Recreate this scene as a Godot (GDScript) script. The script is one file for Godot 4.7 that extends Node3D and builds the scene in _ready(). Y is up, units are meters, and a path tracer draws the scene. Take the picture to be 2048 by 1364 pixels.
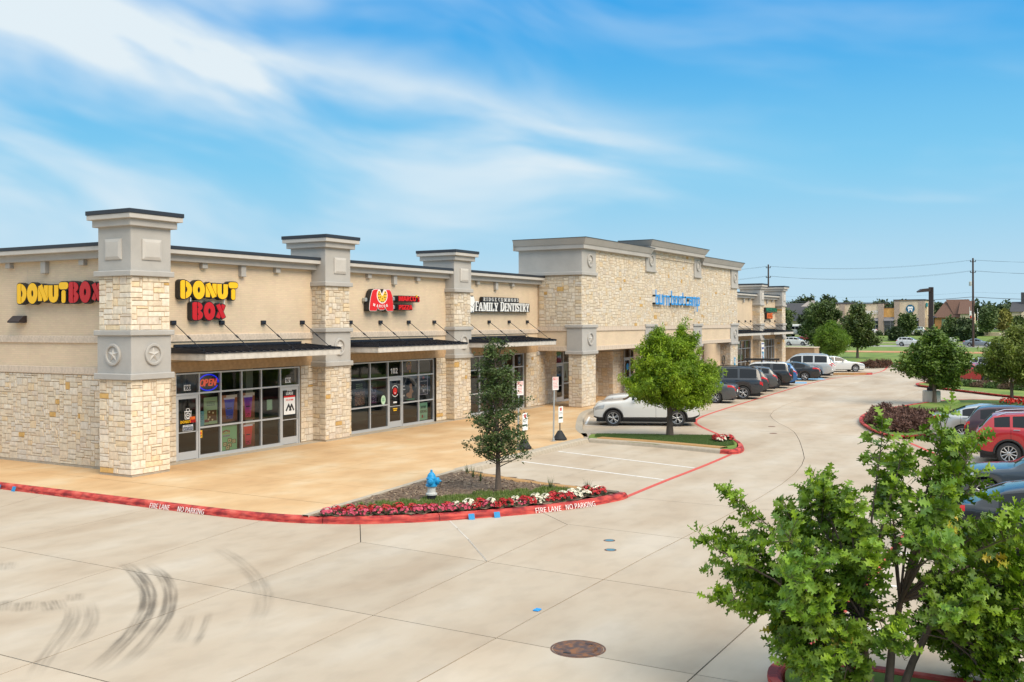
extends Node3D
# Suburban strip mall and its car park. x runs along the shop fronts, z out towards the car park, y up, metres.

var rng := RandomNumberGenerator.new()
var used := {}
var M := {}
var T := {}
var cache := {}
const LOT := -0.15
const EYE := Vector3(-20.567, 4.55, 24.591)


class MB:
	var v := PackedVector3Array()
	var n := PackedVector3Array()
	var uv := PackedVector2Array()
	var c := PackedColorArray()
	var col := Color(1, 1, 1)
	var tint := false

	func vert(p: Vector3, nn: Vector3, u := Vector2.ZERO) -> void:
		v.push_back(p)
		n.push_back(nn)
		uv.push_back(u)
		if tint:
			c.push_back(col)

	# corners run counter-clockwise seen from outside
	func tri(a: Vector3, b: Vector3, d: Vector3) -> void:
		var nn := (b - a).cross(d - a).normalized()
		vert(a, nn)
		vert(d, nn)
		vert(b, nn)

	func quad(a: Vector3, b: Vector3, d: Vector3, e: Vector3) -> void:
		var nn := (d - a).cross(e - b).normalized()
		vert(a, nn, Vector2(0, 1))
		vert(d, nn, Vector2(1, 0))
		vert(b, nn, Vector2(1, 1))
		vert(a, nn, Vector2(0, 1))
		vert(e, nn, Vector2(0, 0))
		vert(d, nn, Vector2(1, 0))

	# quad with its own normals, same winding
	func squad(a: Vector3, b: Vector3, d: Vector3, e: Vector3, na: Vector3, nb: Vector3, nd: Vector3, ne: Vector3) -> void:
		vert(a, na)
		vert(d, nd)
		vert(b, nb)
		vert(a, na)
		vert(e, ne)
		vert(d, nd)

	func box(lo: Vector3, hi: Vector3) -> MB:
		return cbox((lo + hi) / 2.0, hi - lo, 0.0)

	func cbox(at: Vector3, size: Vector3, b := 0.0, bs := Basis()) -> MB:
		var h := size / 2.0
		var k := [Vector3(0, 1, 2), Vector3(1, 2, 0), Vector3(2, 0, 1)]
		for q in k:
			var ax: int = q.x
			var a1: int = q.y
			var a2: int = q.z
			for s in [-1.0, 1.0]:
				var p := []
				for w in [[-1, -1], [1, -1], [1, 1], [-1, 1]]:
					var r := Vector3.ZERO
					r[ax] = s * h[ax]
					r[a1] = w[0] * (h[a1] - b)
					r[a2] = w[1] * (h[a2] - b)
					p.append(at + bs * r)
				if s > 0:
					quad(p[0], p[1], p[2], p[3])
				else:
					quad(p[3], p[2], p[1], p[0])
			if b > 0.0:
				for s1 in [-1.0, 1.0]:
					for s2 in [-1.0, 1.0]:
						var e := []
						for w in [[0, -1], [0, 1], [1, 1], [1, -1]]:
							var r := Vector3.ZERO
							r[ax] = w[1] * (h[ax] - b)
							r[a1] = s1 * (h[a1] - (b if w[0] == 1 else 0.0))
							r[a2] = s2 * (h[a2] - (0.0 if w[0] == 1 else b))
							e.append(at + bs * r)
						if s1 * s2 > 0:
							quad(e[3], e[2], e[1], e[0])
						else:
							quad(e[0], e[1], e[2], e[3])
		if b > 0.0:
			for sx in [-1.0, 1.0]:
				for sy in [-1.0, 1.0]:
					for sz in [-1.0, 1.0]:
						var o := Vector3(sx, sy, sz)
						var p1 := at + bs * (Vector3(h.x, h.y - b, h.z - b) * o)
						var p2 := at + bs * (Vector3(h.x - b, h.y, h.z - b) * o)
						var p3 := at + bs * (Vector3(h.x - b, h.y - b, h.z) * o)
						if sx * sy * sz > 0:
							tri(p1, p2, p3)
						else:
							tri(p1, p3, p2)
		return self

	func tube(path: Array, radii: Array, sides := 6, caps := true) -> MB:
		var rings := []
		var nrm := []
		var up := Vector3(0.13, 0.2, 0.97).normalized()
		for i in path.size():
			var d: Vector3 = (path[mini(i + 1, path.size() - 1)] - path[maxi(i - 1, 0)]).normalized()
			var a := up.cross(d)
			if a.length() < 0.05:
				a = Vector3(1, 0.1, 0).cross(d)
			a = a.normalized()
			var b := d.cross(a)
			up = b
			var ring := []
			var nr := []
			for k in sides:
				var t := TAU * k / sides
				var o := a * cos(t) + b * sin(t)
				ring.append(path[i] + o * radii[i])
				nr.append(o)
			rings.append(ring)
			nrm.append(nr)
		for i in path.size() - 1:
			for k in sides:
				var m := (k + 1) % sides
				squad(rings[i][k], rings[i][m], rings[i + 1][m], rings[i + 1][k], nrm[i][k], nrm[i][m], nrm[i + 1][m], nrm[i + 1][k])
		if caps:
			for k in range(1, sides - 1):
				tri(rings[0][0], rings[0][k + 1], rings[0][k])
				var z: Array = rings[-1]
				tri(z[0], z[k], z[k + 1])
		return self

	# profile of (radius, height) from bottom to top, turned about the y axis of x
	func lathe(prof: Array, sides := 16, x := Transform3D()) -> MB:
		for i in prof.size() - 1:
			var p: Vector2 = prof[i]
			var q: Vector2 = prof[i + 1]
			var d := q - p
			if d.length() < 1e-6:
				continue
			for k in sides:
				var t0 := TAU * k / sides
				var t1 := TAU * (k + 1) / sides
				var a := Vector3(cos(t0) * p.x, p.y, -sin(t0) * p.x)
				var b := Vector3(cos(t1) * p.x, p.y, -sin(t1) * p.x)
				var e := Vector3(cos(t1) * q.x, q.y, -sin(t1) * q.x)
				var f := Vector3(cos(t0) * q.x, q.y, -sin(t0) * q.x)
				var n0 := Vector3(cos(t0) * d.y, -d.x, -sin(t0) * d.y).normalized()
				var n1 := Vector3(cos(t1) * d.y, -d.x, -sin(t1) * d.y).normalized()
				squad(x * a, x * b, x * e, x * f, x.basis * n0, x.basis * n1, x.basis * n1, x.basis * n0)
		return self

	# a flat outline (x, y) pushed out from z0 to z1 (z1 in front)
	func prism(poly: PackedVector2Array, z0: float, z1: float, x := Transform3D(), back := false) -> MB:
		if poly.size() < 3:
			return self
		if Geometry2D.is_polygon_clockwise(poly):
			poly = poly.duplicate()
			poly.reverse()
		var area := 0.0
		for i in poly.size():
			area += poly[i].cross(poly[(i + 1) % poly.size()])
		if area < 0.0:
			poly = poly.duplicate()
			poly.reverse()
		var ix := Geometry2D.triangulate_polygon(poly)
		for i in range(0, ix.size(), 3):
			var a := poly[ix[i]]
			var b := poly[ix[i + 1]]
			var d := poly[ix[i + 2]]
			if (b - a).cross(d - a) < 0.0:
				var s := b
				b = d
				d = s
			tri(x * Vector3(a.x, a.y, z1), x * Vector3(b.x, b.y, z1), x * Vector3(d.x, d.y, z1))
			if back:
				tri(x * Vector3(a.x, a.y, z0), x * Vector3(d.x, d.y, z0), x * Vector3(b.x, b.y, z0))
		for i in poly.size():
			var a := poly[i]
			var b := poly[(i + 1) % poly.size()]
			quad(x * Vector3(a.x, a.y, z0), x * Vector3(b.x, b.y, z0), x * Vector3(b.x, b.y, z1), x * Vector3(a.x, a.y, z1))
		return self

	func add(m: MB, x: Transform3D) -> MB:
		for i in m.v.size():
			vert(x * m.v[i], (x.basis * m.n[i]).normalized(), m.uv[i])
		return self

	func mesh() -> ArrayMesh:
		var am := ArrayMesh.new()
		if v.is_empty():
			return am
		var a := []
		a.resize(Mesh.ARRAY_MAX)
		a[Mesh.ARRAY_VERTEX] = v
		a[Mesh.ARRAY_NORMAL] = n
		a[Mesh.ARRAY_TEX_UV] = uv
		if tint:
			a[Mesh.ARRAY_COLOR] = c
		am.add_surface_from_arrays(Mesh.PRIMITIVE_TRIANGLES, a)
		return am


func numbered(called: String) -> String:
	if not used.has(called):
		used[called] = 0
		return called
	used[called] += 1
	return "%s_%03d" % [called, used[called]]


func tag(o: Node3D, label: String, category: String, group := "") -> Node3D:
	o.set_meta("label", label)
	o.set_meta("category", category)
	if group:
		o.set_meta("group", group)
	return o


func thing(called: String, label: String, category: String, at := Vector3.ZERO, turn := 0.0, group := "") -> Node3D:
	var o := Node3D.new()
	o.name = numbered(called)
	add_child(o)
	o.position = at
	o.rotation.y = turn
	tag(o, label, category, group)
	return o


func obj(called: String, shape, m: Material, parent: Node3D = null) -> MeshInstance3D:
	var o := MeshInstance3D.new()
	o.mesh = shape.mesh() if shape is MB else shape
	o.material_override = m
	if parent == null:
		o.name = numbered(called)
		add_child(o)
	else:
		o.name = called
		parent.add_child(o, true)
	return o


func struct(called: String, shape, m: Material, parent: Node3D = null) -> MeshInstance3D:
	var o := obj(called, shape, m, parent)
	if parent == null:
		o.set_meta("kind", "structure")
	return o


func bx(lo: Vector3, hi: Vector3, b := 0.0) -> MB:
	return MB.new().cbox((lo + hi) / 2.0, (hi - lo).abs(), b)


func many(called: String, shape: Mesh, m: Material, spots: Array, tints: Array, parent: Node3D = null) -> MultiMeshInstance3D:
	var mm := MultiMesh.new()
	mm.transform_format = MultiMesh.TRANSFORM_3D
	mm.use_colors = not tints.is_empty()
	mm.mesh = shape
	mm.instance_count = spots.size()
	for i in spots.size():
		mm.set_instance_transform(i, spots[i])
		if tints:
			mm.set_instance_color(i, tints[i])
	var o := MultiMeshInstance3D.new()
	o.multimesh = mm
	o.material_override = m
	o.set_meta("kind", "stuff")
	if parent:
		o.name = called
		parent.add_child(o, true)
	else:
		o.name = numbered(called)
		add_child(o)
	return o


func lin(r: float, g: float, b: float) -> Color:
	return Color(r, g, b).linear_to_srgb()


func mat(r: float, g: float, b: float, rough := 0.8, metal := 0.0) -> StandardMaterial3D:
	var m := StandardMaterial3D.new()
	m.albedo_color = lin(r, g, b)
	m.roughness = rough
	m.metallic = metal
	return m


# a base colour broken up by two shared layers of noise, laid on in world space
func worn(r: float, g: float, b: float, rough := 0.85, big := 2.5, fine := 0.4, bump := 0.0, amount := 1.0) -> StandardMaterial3D:
	var m := mat(minf(r * (1.0 + 0.16 * amount), 1), minf(g * (1.0 + 0.16 * amount), 1), minf(b * (1.0 + 0.16 * amount), 1), rough)
	m.albedo_texture = T.mottle
	m.uv1_triplanar = true
	m.uv1_world_triplanar = true
	m.uv1_scale = Vector3.ONE / big
	m.detail_enabled = true
	m.detail_blend_mode = BaseMaterial3D.BLEND_MODE_MUL
	m.detail_albedo = T.grain
	m.detail_uv_layer = BaseMaterial3D.DETAIL_UV_2
	m.uv2_triplanar = true
	m.uv2_world_triplanar = true
	m.uv2_scale = Vector3.ONE / fine
	if bump > 0.0:
		m.normal_enabled = true
		m.normal_texture = T.rough_n
		m.normal_scale = bump
	return m


func noise_tex(seed_: int, freq: float, ramp: Array, octaves := 4, size := 512, normal := false, bump := 4.0) -> NoiseTexture2D:
	var f := FastNoiseLite.new()
	f.seed = seed_
	f.noise_type = FastNoiseLite.TYPE_SIMPLEX_SMOOTH
	f.frequency = freq
	f.fractal_octaves = octaves
	var t := NoiseTexture2D.new()
	t.width = size
	t.height = size
	t.seamless = true
	t.noise = f
	if normal:
		t.as_normal_map = true
		t.bump_strength = bump
	if ramp:
		var g := Gradient.new()
		var off := PackedFloat32Array()
		var cols := PackedColorArray()
		for r in ramp:
			off.append(r[0])
			cols.append(r[1])
		g.offsets = off
		g.colors = cols
		t.color_ramp = g
	return t


func grey(x: float) -> Color:
	return lin(x, x, x)


# outline helpers for lettering and badges
func ell(cx: float, cy: float, rx: float, ry: float, k := 28) -> PackedVector2Array:
	var p := PackedVector2Array()
	for i in k:
		p.append(Vector2(cx + rx * cos(TAU * i / k), cy + ry * sin(TAU * i / k)))
	return p


func rrect(x0: float, y0: float, x1: float, y1: float, r: float) -> PackedVector2Array:
	var p := PackedVector2Array()
	for q in [[x1 - r, y0 + r, -PI / 2], [x1 - r, y1 - r, 0.0], [x0 + r, y1 - r, PI / 2], [x0 + r, y0 + r, PI]]:
		for i in 6:
			var t: float = q[2] + PI / 2 * i / 5.0
			p.append(Vector2(q[0] + r * cos(t), q[1] + r * sin(t)))
	return p


func rect(x0: float, y0: float, x1: float, y1: float) -> PackedVector2Array:
	return PackedVector2Array([Vector2(x0, y0), Vector2(x1, y0), Vector2(x1, y1), Vector2(x0, y1)])


func fat(pts: Array, w: float, square := false) -> PackedVector2Array:
	var r := Geometry2D.offset_polyline(PackedVector2Array(pts), w / 2.0, Geometry2D.JOIN_MITER if square else Geometry2D.JOIN_ROUND, Geometry2D.END_BUTT if square else Geometry2D.END_ROUND)
	return r[0] if r.size() else PackedVector2Array()


func text_mesh(s: String, h: float, depth: float, font := "Droid Sans", bold := true) -> TextMesh:
	var t := TextMesh.new()
	var f := SystemFont.new()
	f.font_names = PackedStringArray([font])
	f.font_weight = 700 if bold else 400
	t.font = f
	t.text = s
	t.font_size = 64
	t.pixel_size = h / 46.0
	t.depth = depth
	t.curve_step = 2.0
	return t


# one piece of writing, h high, its foot and middle at a place
func write(called: String, s: String, h: float, depth: float, m: Material, parent: Node3D, at: Vector3, bs := Basis(), font := "Droid Sans", bold := true, wide := 1.0) -> MeshInstance3D:
	var t := text_mesh(s, h, depth, font, bold)
	var o := obj(called, t, m, parent)
	var bb := t.get_aabb()
	var k := h / maxf(bb.size.y, 0.001)
	var c := bb.get_center()
	o.transform = Transform3D(bs, at) * Transform3D(Basis.from_scale(Vector3(k * wide, k, 1)), Vector3(-c.x * k * wide, -bb.position.y * k, 0))
	return o


# a row of single letters between at and at + width
func row(called: String, s: String, h: float, depth: float, m: Material, parent: Node3D, at: Vector3, width: float, font := "Droid Sans", bold := true, gap := 0.08, bs := Basis()) -> void:
	var k := h / text_mesh("H", h, depth, font, bold).get_aabb().size.y
	var items := []
	var x := 0.0
	for ch in s:
		if ch == " ":
			x += 0.42 * h
			continue
		var t := text_mesh(ch, h, depth, font, bold)
		var bb := t.get_aabb()
		items.append([t, bb, x])
		x += bb.size.x * k + gap * h
	var sx := width / maxf(x - gap * h, 0.01)
	for q in items:
		var o := obj(called, q[0], m, parent)
		var bb: AABB = q[1]
		o.transform = Transform3D(bs, at) * Transform3D(Basis.from_scale(Vector3(k * sx, k, 1)), Vector3((q[2] - bb.position.x * k) * sx, 0 if false else -text_base(q[0], bb) * k, 0))


func text_base(_t: TextMesh, bb: AABB) -> float:
	return bb.position.y


func paint_tex(w: int, h: int, paint: Callable) -> ImageTexture:
	var im := Image.create_empty(w, h, false, Image.FORMAT_RGB8)
	paint.call(im)
	return ImageTexture.create_from_image(im)


func print_mat(t: Texture2D, rough := 0.6) -> StandardMaterial3D:
	var m := StandardMaterial3D.new()
	m.albedo_texture = t
	m.roughness = rough
	return m


func _ready() -> void:
	rng.seed = 11
	# camera: level, lens shifted down a little
	var cam := Camera3D.new()
	cam.name = "camera"
	add_child(cam)
	var yaw := deg_to_rad(29.5495)
	var roll := deg_to_rad(-0.2)
	var fwd := Vector3(cos(yaw), 0, -sin(yaw))
	var right := fwd.cross(Vector3.UP)
	var r2 := right * cos(roll) + Vector3.UP * sin(roll)
	cam.transform = Transform3D(Basis(r2, r2.cross(fwd), -fwd), EYE)
	cam.projection = Camera3D.PROJECTION_FRUSTUM
	cam.near = 0.1
	cam.far = 3000.0
	cam.size = 0.1 * 1364.0 / 2031.27
	cam.frustum_offset = Vector2(0, -0.1 * 37.53 / 2031.27)
	cam.current = true
	# sky, sun, exposure
	var we := WorldEnvironment.new()
	we.name = "world"
	var e := Environment.new()
	e.background_mode = Environment.BG_SKY
	var sky := Sky.new()
	var sm := PanoramaSkyMaterial.new()
	sm.panorama = ImageTexture.create_from_image(sky_picture(3072, 1536))
	sky.sky_material = sm
	e.sky = sky
	e.background_energy_multiplier = 1.0
	e.tonemap_mode = Environment.TONE_MAPPER_LINEAR
	e.tonemap_exposure = 1.52
	e.sdfgi_enabled = true
	e.ssao_enabled = true
	e.ssil_enabled = true
	we.environment = e
	add_child(we)
	var sun := DirectionalLight3D.new()
	sun.name = "sun"
	sun.light_energy = 0.8
	sun.light_color = Color(1.0, 0.93, 0.82)
	sun.light_angular_distance = 42.0
	sun.shadow_enabled = true
	add_child(sun)
	sun.look_at_from_position(Vector3(-4, 13, 13), Vector3.ZERO, Vector3.UP)
	textures()
	materials()
	ground()
	islands()
	building()
	tall_section()
	far_wing()
	wall_signs()
	window_things()
	street_things()
	vegetation()
	cars()
	background()


func fbm(seed_: int, freq: float, oct := 4) -> FastNoiseLite:
	var f := FastNoiseLite.new()
	f.seed = seed_
	f.noise_type = FastNoiseLite.TYPE_SIMPLEX_SMOOTH
	f.frequency = freq
	f.fractal_octaves = oct
	return f


# azure air paling to the horizon, thin high cloud in drifts, one broad streak falling from the left of the view
func sky_picture(w: int, h: int) -> Image:
	var drift := fbm(5, 1.0, 5)
	var wisp := fbm(23, 1.0, 5)
	var warp := fbm(8, 1.0, 2)
	var im := Image.create_empty(w, h, false, Image.FORMAT_RGBF)
	var low := Color(0.335, 0.475, 0.565)
	var mid := Color(0.150, 0.400, 0.580)
	var high := Color(0.012, 0.235, 0.545)
	var white := Color(0.505, 0.57, 0.61)
	var yaw := deg_to_rad(29.55)
	for j in h:
		var el := (0.5 - (j + 0.5) / h) * PI
		if el < -0.02:
			im.fill_rect(Rect2i(0, j, w, 1), Color(0.36, 0.34, 0.30).lerp(Color(0.42, 0.50, 0.55), smoothstep(-0.12, -0.02, el)))
			continue
		var up := maxf(sin(el), 0.0)
		var base := low.lerp(mid, smoothstep(0.01, 0.17, up)).lerp(high, smoothstep(0.12, 0.33, up))
		var fl := cos(el)
		for i in w:
			var az := (i + 0.5) / w * TAU
			var dx := sin(az) * fl
			var dz := -cos(az) * fl
			# how far to the right of the view, and how far ahead, this direction lies
			var rt := dx * sin(yaw) + dz * cos(yaw)
			var ahead := dx * cos(yaw) - dz * sin(yaw)
			var y := up + 0.19 * rt
			var b := warp.get_noise_3d(dx * 1.7, y * 4.0, dz * 1.7)
			var s := drift.get_noise_3d(dx * 1.9 + b * 0.2, y * 6.0 + b * 0.5, dz * 1.9)
			var t := wisp.get_noise_3d(dx * 4.0 + b * 0.5, y * 22.0 + b * 1.3, dz * 4.0)
			var off := (y - 0.195 + 0.016 * s + 0.006 * t) / (0.026 + 0.010 * s)
			var c := exp(-off * off) * smoothstep(0.34, -0.05, rt) * smoothstep(-0.2, 0.4, ahead) * (0.72 + 0.75 * t + 0.3 * s)
			var open := smoothstep(0.11, 0.24, up) * smoothstep(-0.25, 0.12, rt) * smoothstep(0.85, 0.5, up)
			c += smoothstep(-0.32, 0.60, s + 0.30 * t - 0.55 * rt) * (0.74 - 0.50 * open) * smoothstep(0.0, 0.10, up)
			# the layer thickens and brightens overhead
			c = lerpf(c, 0.92, smoothstep(0.31, 0.58, up) * 0.88)
			im.set_pixel(i, j, base.lerp(white * (1.0 + 0.75 * smoothstep(0.32, 0.8, up)), clampf(c, 0.0, 1.0)))
	return im


func textures() -> void:
	T.mottle = noise_tex(1, 0.006, [[0.2, grey(0.83)], [0.5, grey(0.915)], [0.8, grey(1.0)]], 5)
	T.grain = noise_tex(2, 0.05, [[0.15, grey(0.88)], [0.5, grey(0.965)], [0.85, grey(1.0)]], 3)
	T.kerb = noise_tex(9, 0.011, [[0.30, Color(0.50, 0.10, 0.11)], [0.46, Color(0.76, 0.22, 0.20)], [0.62, Color(0.83, 0.31, 0.26)], [0.85, Color(0.87, 0.42, 0.36)]], 6)
	T.faint = noise_tex(4, 0.008, [[0.2, grey(0.88)], [0.8, grey(0.97)]], 5, 256)
	T.rough_n = noise_tex(3, 0.03, [], 4, 512, true, 6.0)
	# pavement: warm grey slabs with pale and brown streaks
	T.slab = noise_tex(14, 0.0035, [[0.12, Color(0.80, 0.71, 0.60)], [0.38, Color(0.832, 0.75, 0.645)], [0.6, Color(0.848, 0.772, 0.67)], [0.88, Color(0.875, 0.81, 0.72)]], 6, 1024)
	T.walk = noise_tex(15, 0.004, [[0.15, Color(0.83, 0.67, 0.48)], [0.42, Color(0.86, 0.705, 0.515)], [0.62, Color(0.875, 0.735, 0.555)], [0.88, Color(0.895, 0.785, 0.63)]], 5, 1024)
	T.smudge = noise_tex(16, 0.01, [[0.2, grey(0.94)], [0.55, grey(1.0)]], 5)
	T.lawn = noise_tex(17, 0.012, [[0.2, lin(0.10, 0.165, 0.022)], [0.5, lin(0.15, 0.225, 0.03)], [0.8, lin(0.21, 0.26, 0.05)]], 5)
	T.soil = noise_tex(18, 0.02, [[0.25, lin(0.075, 0.048, 0.032)], [0.5, lin(0.145, 0.095, 0.062)], [0.75, lin(0.24, 0.165, 0.105)]], 5)
	T.rust = noise_tex(19, 0.012, [[0.3, lin(0.09, 0.055, 0.05)], [0.55, lin(0.15, 0.08, 0.055)], [0.75, lin(0.26, 0.105, 0.04)]], 4, 256)
	# running bond brick, 16 bricks by 48 courses on 3.25 by 3.2 m
	var im := Image.create_empty(1024, 1008, false, Image.FORMAT_RGB8)
	var hm := Image.create_empty(1024, 1008, false, Image.FORMAT_RGB8)
	im.fill(lin(0.60, 0.48, 0.345))
	hm.fill(Color(0.55, 0.55, 0.55))
	for c in 48:
		for k in 17:
			var x := k * 64 - (32 if c % 2 else 0)
			var v := rng.randf_range(0.965, 1.035)
			var r := Rect2i(x + 1, c * 21 + 1, 62, 18)
			im.fill_rect(r, lin(0.69 * v, 0.545 * v * rng.randf_range(0.98, 1.02), 0.39 * v))
			hm.fill_rect(r, grey(rng.randf_range(0.6, 0.9)))
	T.brick = ImageTexture.create_from_image(im)
	hm.convert(Image.FORMAT_RGBA8)
	hm.bump_map_to_normal_map(2.0)
	T.brick_n = ImageTexture.create_from_image(hm)


func materials() -> void:
	var b := StandardMaterial3D.new()
	b.albedo_texture = T.brick
	b.normal_enabled = true
	b.normal_texture = T.brick_n
	b.normal_scale = 0.45
	b.uv1_triplanar = true
	b.uv1_world_triplanar = true
	b.uv1_scale = Vector3(1 / 3.25, 1 / 3.2, 1 / 3.25)
	b.roughness = 0.9
	b.detail_enabled = true
	b.detail_blend_mode = BaseMaterial3D.BLEND_MODE_MUL
	b.detail_albedo = T.faint
	b.detail_uv_layer = BaseMaterial3D.DETAIL_UV_2
	b.uv2_triplanar = true
	b.uv2_world_triplanar = true
	b.uv2_scale = Vector3.ONE / 4.3
	M.brick = b
	M.soldier = worn(0.42, 0.285, 0.165, 0.9, 0.9, 0.12, 0.3)
	M.ledge = worn(0.55, 0.455, 0.365, 0.9, 0.55, 0.25, 0.2, 1.2)
	M.eifs = worn(0.44, 0.42, 0.395, 0.92, 2.6, 0.10, 0.10, 0.3)
	M.eifs.albedo_texture = T.faint
	M.eifs_light = worn(0.54, 0.51, 0.475, 0.92, 2.6, 0.10, 0.1, 0.3)
	M.eifs_light.albedo_texture = T.faint
	M.coping = mat(0.035, 0.04, 0.052, 0.45, 0.3)
	M.mortar = worn(0.50, 0.375, 0.25, 0.95, 1.0, 0.2)
	M.stones = []
	for q in [[0.73, 0.625, 0.485], [0.76, 0.67, 0.55], [0.71, 0.585, 0.44], [0.74, 0.635, 0.49], [0.72, 0.645, 0.545], [0.68, 0.58, 0.475], [0.75, 0.59, 0.39], [0.64, 0.40, 0.14]]:
		M.stones.append(worn(q[0], q[1], q[2], 0.92, 0.7, 0.16, 0.55, 1.0))
	M.stone_v = worn(1.0, 1.0, 1.0, 0.92, 0.7, 0.16, 0.55, 0.0)
	M.stone_v.vertex_color_use_as_albedo = true
	M.alu = mat(0.52, 0.53, 0.54, 0.42, 0.35)
	M.alu_dark = mat(0.30, 0.31, 0.33, 0.45, 0.3)
	var gl := StandardMaterial3D.new()
	gl.transparency = BaseMaterial3D.TRANSPARENCY_ALPHA
	gl.albedo_color = Color(0.03, 0.05, 0.06, 0.42)
	gl.roughness = 0.03
	gl.metallic_specular = 0.75
	M.glass = gl
	M.black = mat(0.012, 0.012, 0.014, 0.5)
	M.dark_metal = mat(0.022, 0.026, 0.038, 0.42, 0.4)
	M.fascia = worn(0.58, 0.54, 0.49, 0.6, 1.1, 0.3, 0.0, 0.5)
	M.white = mat(0.80, 0.80, 0.79, 0.55)
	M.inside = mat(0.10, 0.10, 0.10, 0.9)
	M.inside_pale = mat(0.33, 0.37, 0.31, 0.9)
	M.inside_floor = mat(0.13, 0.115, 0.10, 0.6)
	M.roof = worn(0.36, 0.35, 0.33, 0.9, 3.0, 0.5)
	M.yellow = mat(0.88, 0.50, 0.006, 0.35)
	M.red = mat(0.50, 0.006, 0.012, 0.35)
	M.sign_red = mat(0.68, 0.008, 0.010, 0.35)
	M.blue = mat(0.01, 0.28, 0.72, 0.35)
	M.green = mat(0.004, 0.16, 0.085, 0.4)
	M.orange = mat(0.75, 0.13, 0.01, 0.4)
	M.kerb_red = worn(0.46, 0.050, 0.036, 0.75, 0.8, 0.2, 0.15, 1.6)
	M.kerb_red.albedo_texture = T.kerb
	M.kerb_red.albedo_color = Color(0.92, 0.92, 0.92)
	M.kerb_red.uv1_scale = Vector3(0.35, 1.6, 0.35)
	M.line_red = worn(0.50, 0.075, 0.055, 0.8, 0.6, 0.15, 0.0, 1.4)
	M.line_white = worn(0.70, 0.68, 0.65, 0.8, 0.7, 0.15, 0.0, 1.0)
	M.line_blue = worn(0.18, 0.36, 0.55, 0.8, 0.7, 0.15, 0.0, 1.2)
	M.kerb = worn(0.37, 0.315, 0.245, 0.9, 0.9, 0.25, 0.25, 1.5)
	M.slab = worn(0.92, 0.92, 0.92, 0.82, 14.0, 2.6)
	M.slab.albedo_texture = T.slab
	M.slab.albedo_color = Color(0.83, 0.835, 0.85)
	M.slab.uv1_scale = Vector3(1 / 22.0, 1 / 12.0, 1 / 9.0)
	M.slab.detail_albedo = T.smudge
	M.slab.uv2_scale = Vector3(1 / 5.0, 1.0, 1 / 3.1)
	M.walk = M.slab.duplicate()
	M.walk.albedo_texture = T.walk
	M.walk.albedo_color = Color(0.90, 0.90, 0.90)
	M.walk.uv1_scale = Vector3(1 / 16.0, 1.0, 1 / 10.0)
	M.slabs = [M.slab]
	for q in [0.965, 1.03, 0.985]:
		var ms: StandardMaterial3D = M.slab.duplicate()
		ms.albedo_color = Color(0.83 * q, 0.835 * q, 0.85 * q)
		M.slabs.append(ms)
	M.joint = mat(0.03, 0.027, 0.024, 0.95)
	M.sealant = mat(0.55, 0.50, 0.44, 0.8)
	M.lawn = mat(1, 1, 1, 0.95)
	M.lawn.albedo_texture = T.lawn
	M.lawn.uv1_triplanar = true
	M.lawn.uv1_world_triplanar = true
	M.lawn.uv1_scale = Vector3.ONE / 17.0
	M.lawn.detail_enabled = true
	M.lawn.detail_blend_mode = BaseMaterial3D.BLEND_MODE_MUL
	M.lawn.detail_albedo = T.mottle
	M.lawn.detail_uv_layer = BaseMaterial3D.DETAIL_UV_2
	M.lawn.uv2_triplanar = true
	M.lawn.uv2_world_triplanar = true
	M.lawn.uv2_scale = Vector3.ONE / 1.3
	M.soil = mat(1, 1, 1, 0.98)
	M.soil.albedo_texture = T.soil
	M.soil.uv1_triplanar = true
	M.soil.uv1_world_triplanar = true
	M.soil.uv1_scale = Vector3.ONE / 1.7
	M.soil.normal_enabled = true
	M.soil.normal_texture = T.rough_n
	M.straw = worn(0.36, 0.20, 0.075, 0.95, 0.5, 0.08, 0.6, 1.6)
	M.rust = mat(1, 1, 1, 0.7, 0.2)
	M.rust.albedo_texture = T.rust
	M.rust.uv1_triplanar = true
	M.rust.uv1_scale = Vector3.ONE / 0.6
	M.bark = worn(0.125, 0.095, 0.075, 0.95, 0.3, 0.07, 0.8, 1.4)
	M.leaf = mat(1, 1, 1, 0.55)
	M.leaf.vertex_color_use_as_albedo = true
	M.leaf.backlight_enabled = true
	M.leaf.backlight = Color(0.42, 0.5, 0.2)
	M.leaf_far = mat(1, 1, 1, 0.7)
	M.leaf_far.vertex_color_use_as_albedo = true
	M.galv = mat(0.42, 0.45, 0.46, 0.45, 0.5)
	M.rubber = mat(0.018, 0.018, 0.020, 0.75)
	M.bronze = mat(0.040, 0.028, 0.028, 0.5, 0.3)
	M.pole = worn(0.055, 0.032, 0.026, 0.9, 1.2, 0.2)
	M.wire = mat(0.05, 0.055, 0.06, 0.6)


# ---- paving -------------------------------------------------------------------------------

func flat(poly: PackedVector2Array, y: float, mb: MB = null) -> MB:
	var b := mb if mb else MB.new()
	var ix := Geometry2D.triangulate_polygon(poly)
	for i in range(0, ix.size(), 3):
		var p := poly[ix[i]]
		var q := poly[ix[i + 1]]
		var r := poly[ix[i + 2]]
		if (q - p).cross(r - p) > 0.0:
			var s := q
			q = r
			r = s
		b.tri(Vector3(p.x, y, p.y), Vector3(q.x, y, q.y), Vector3(r.x, y, r.y))
	return b


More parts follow.
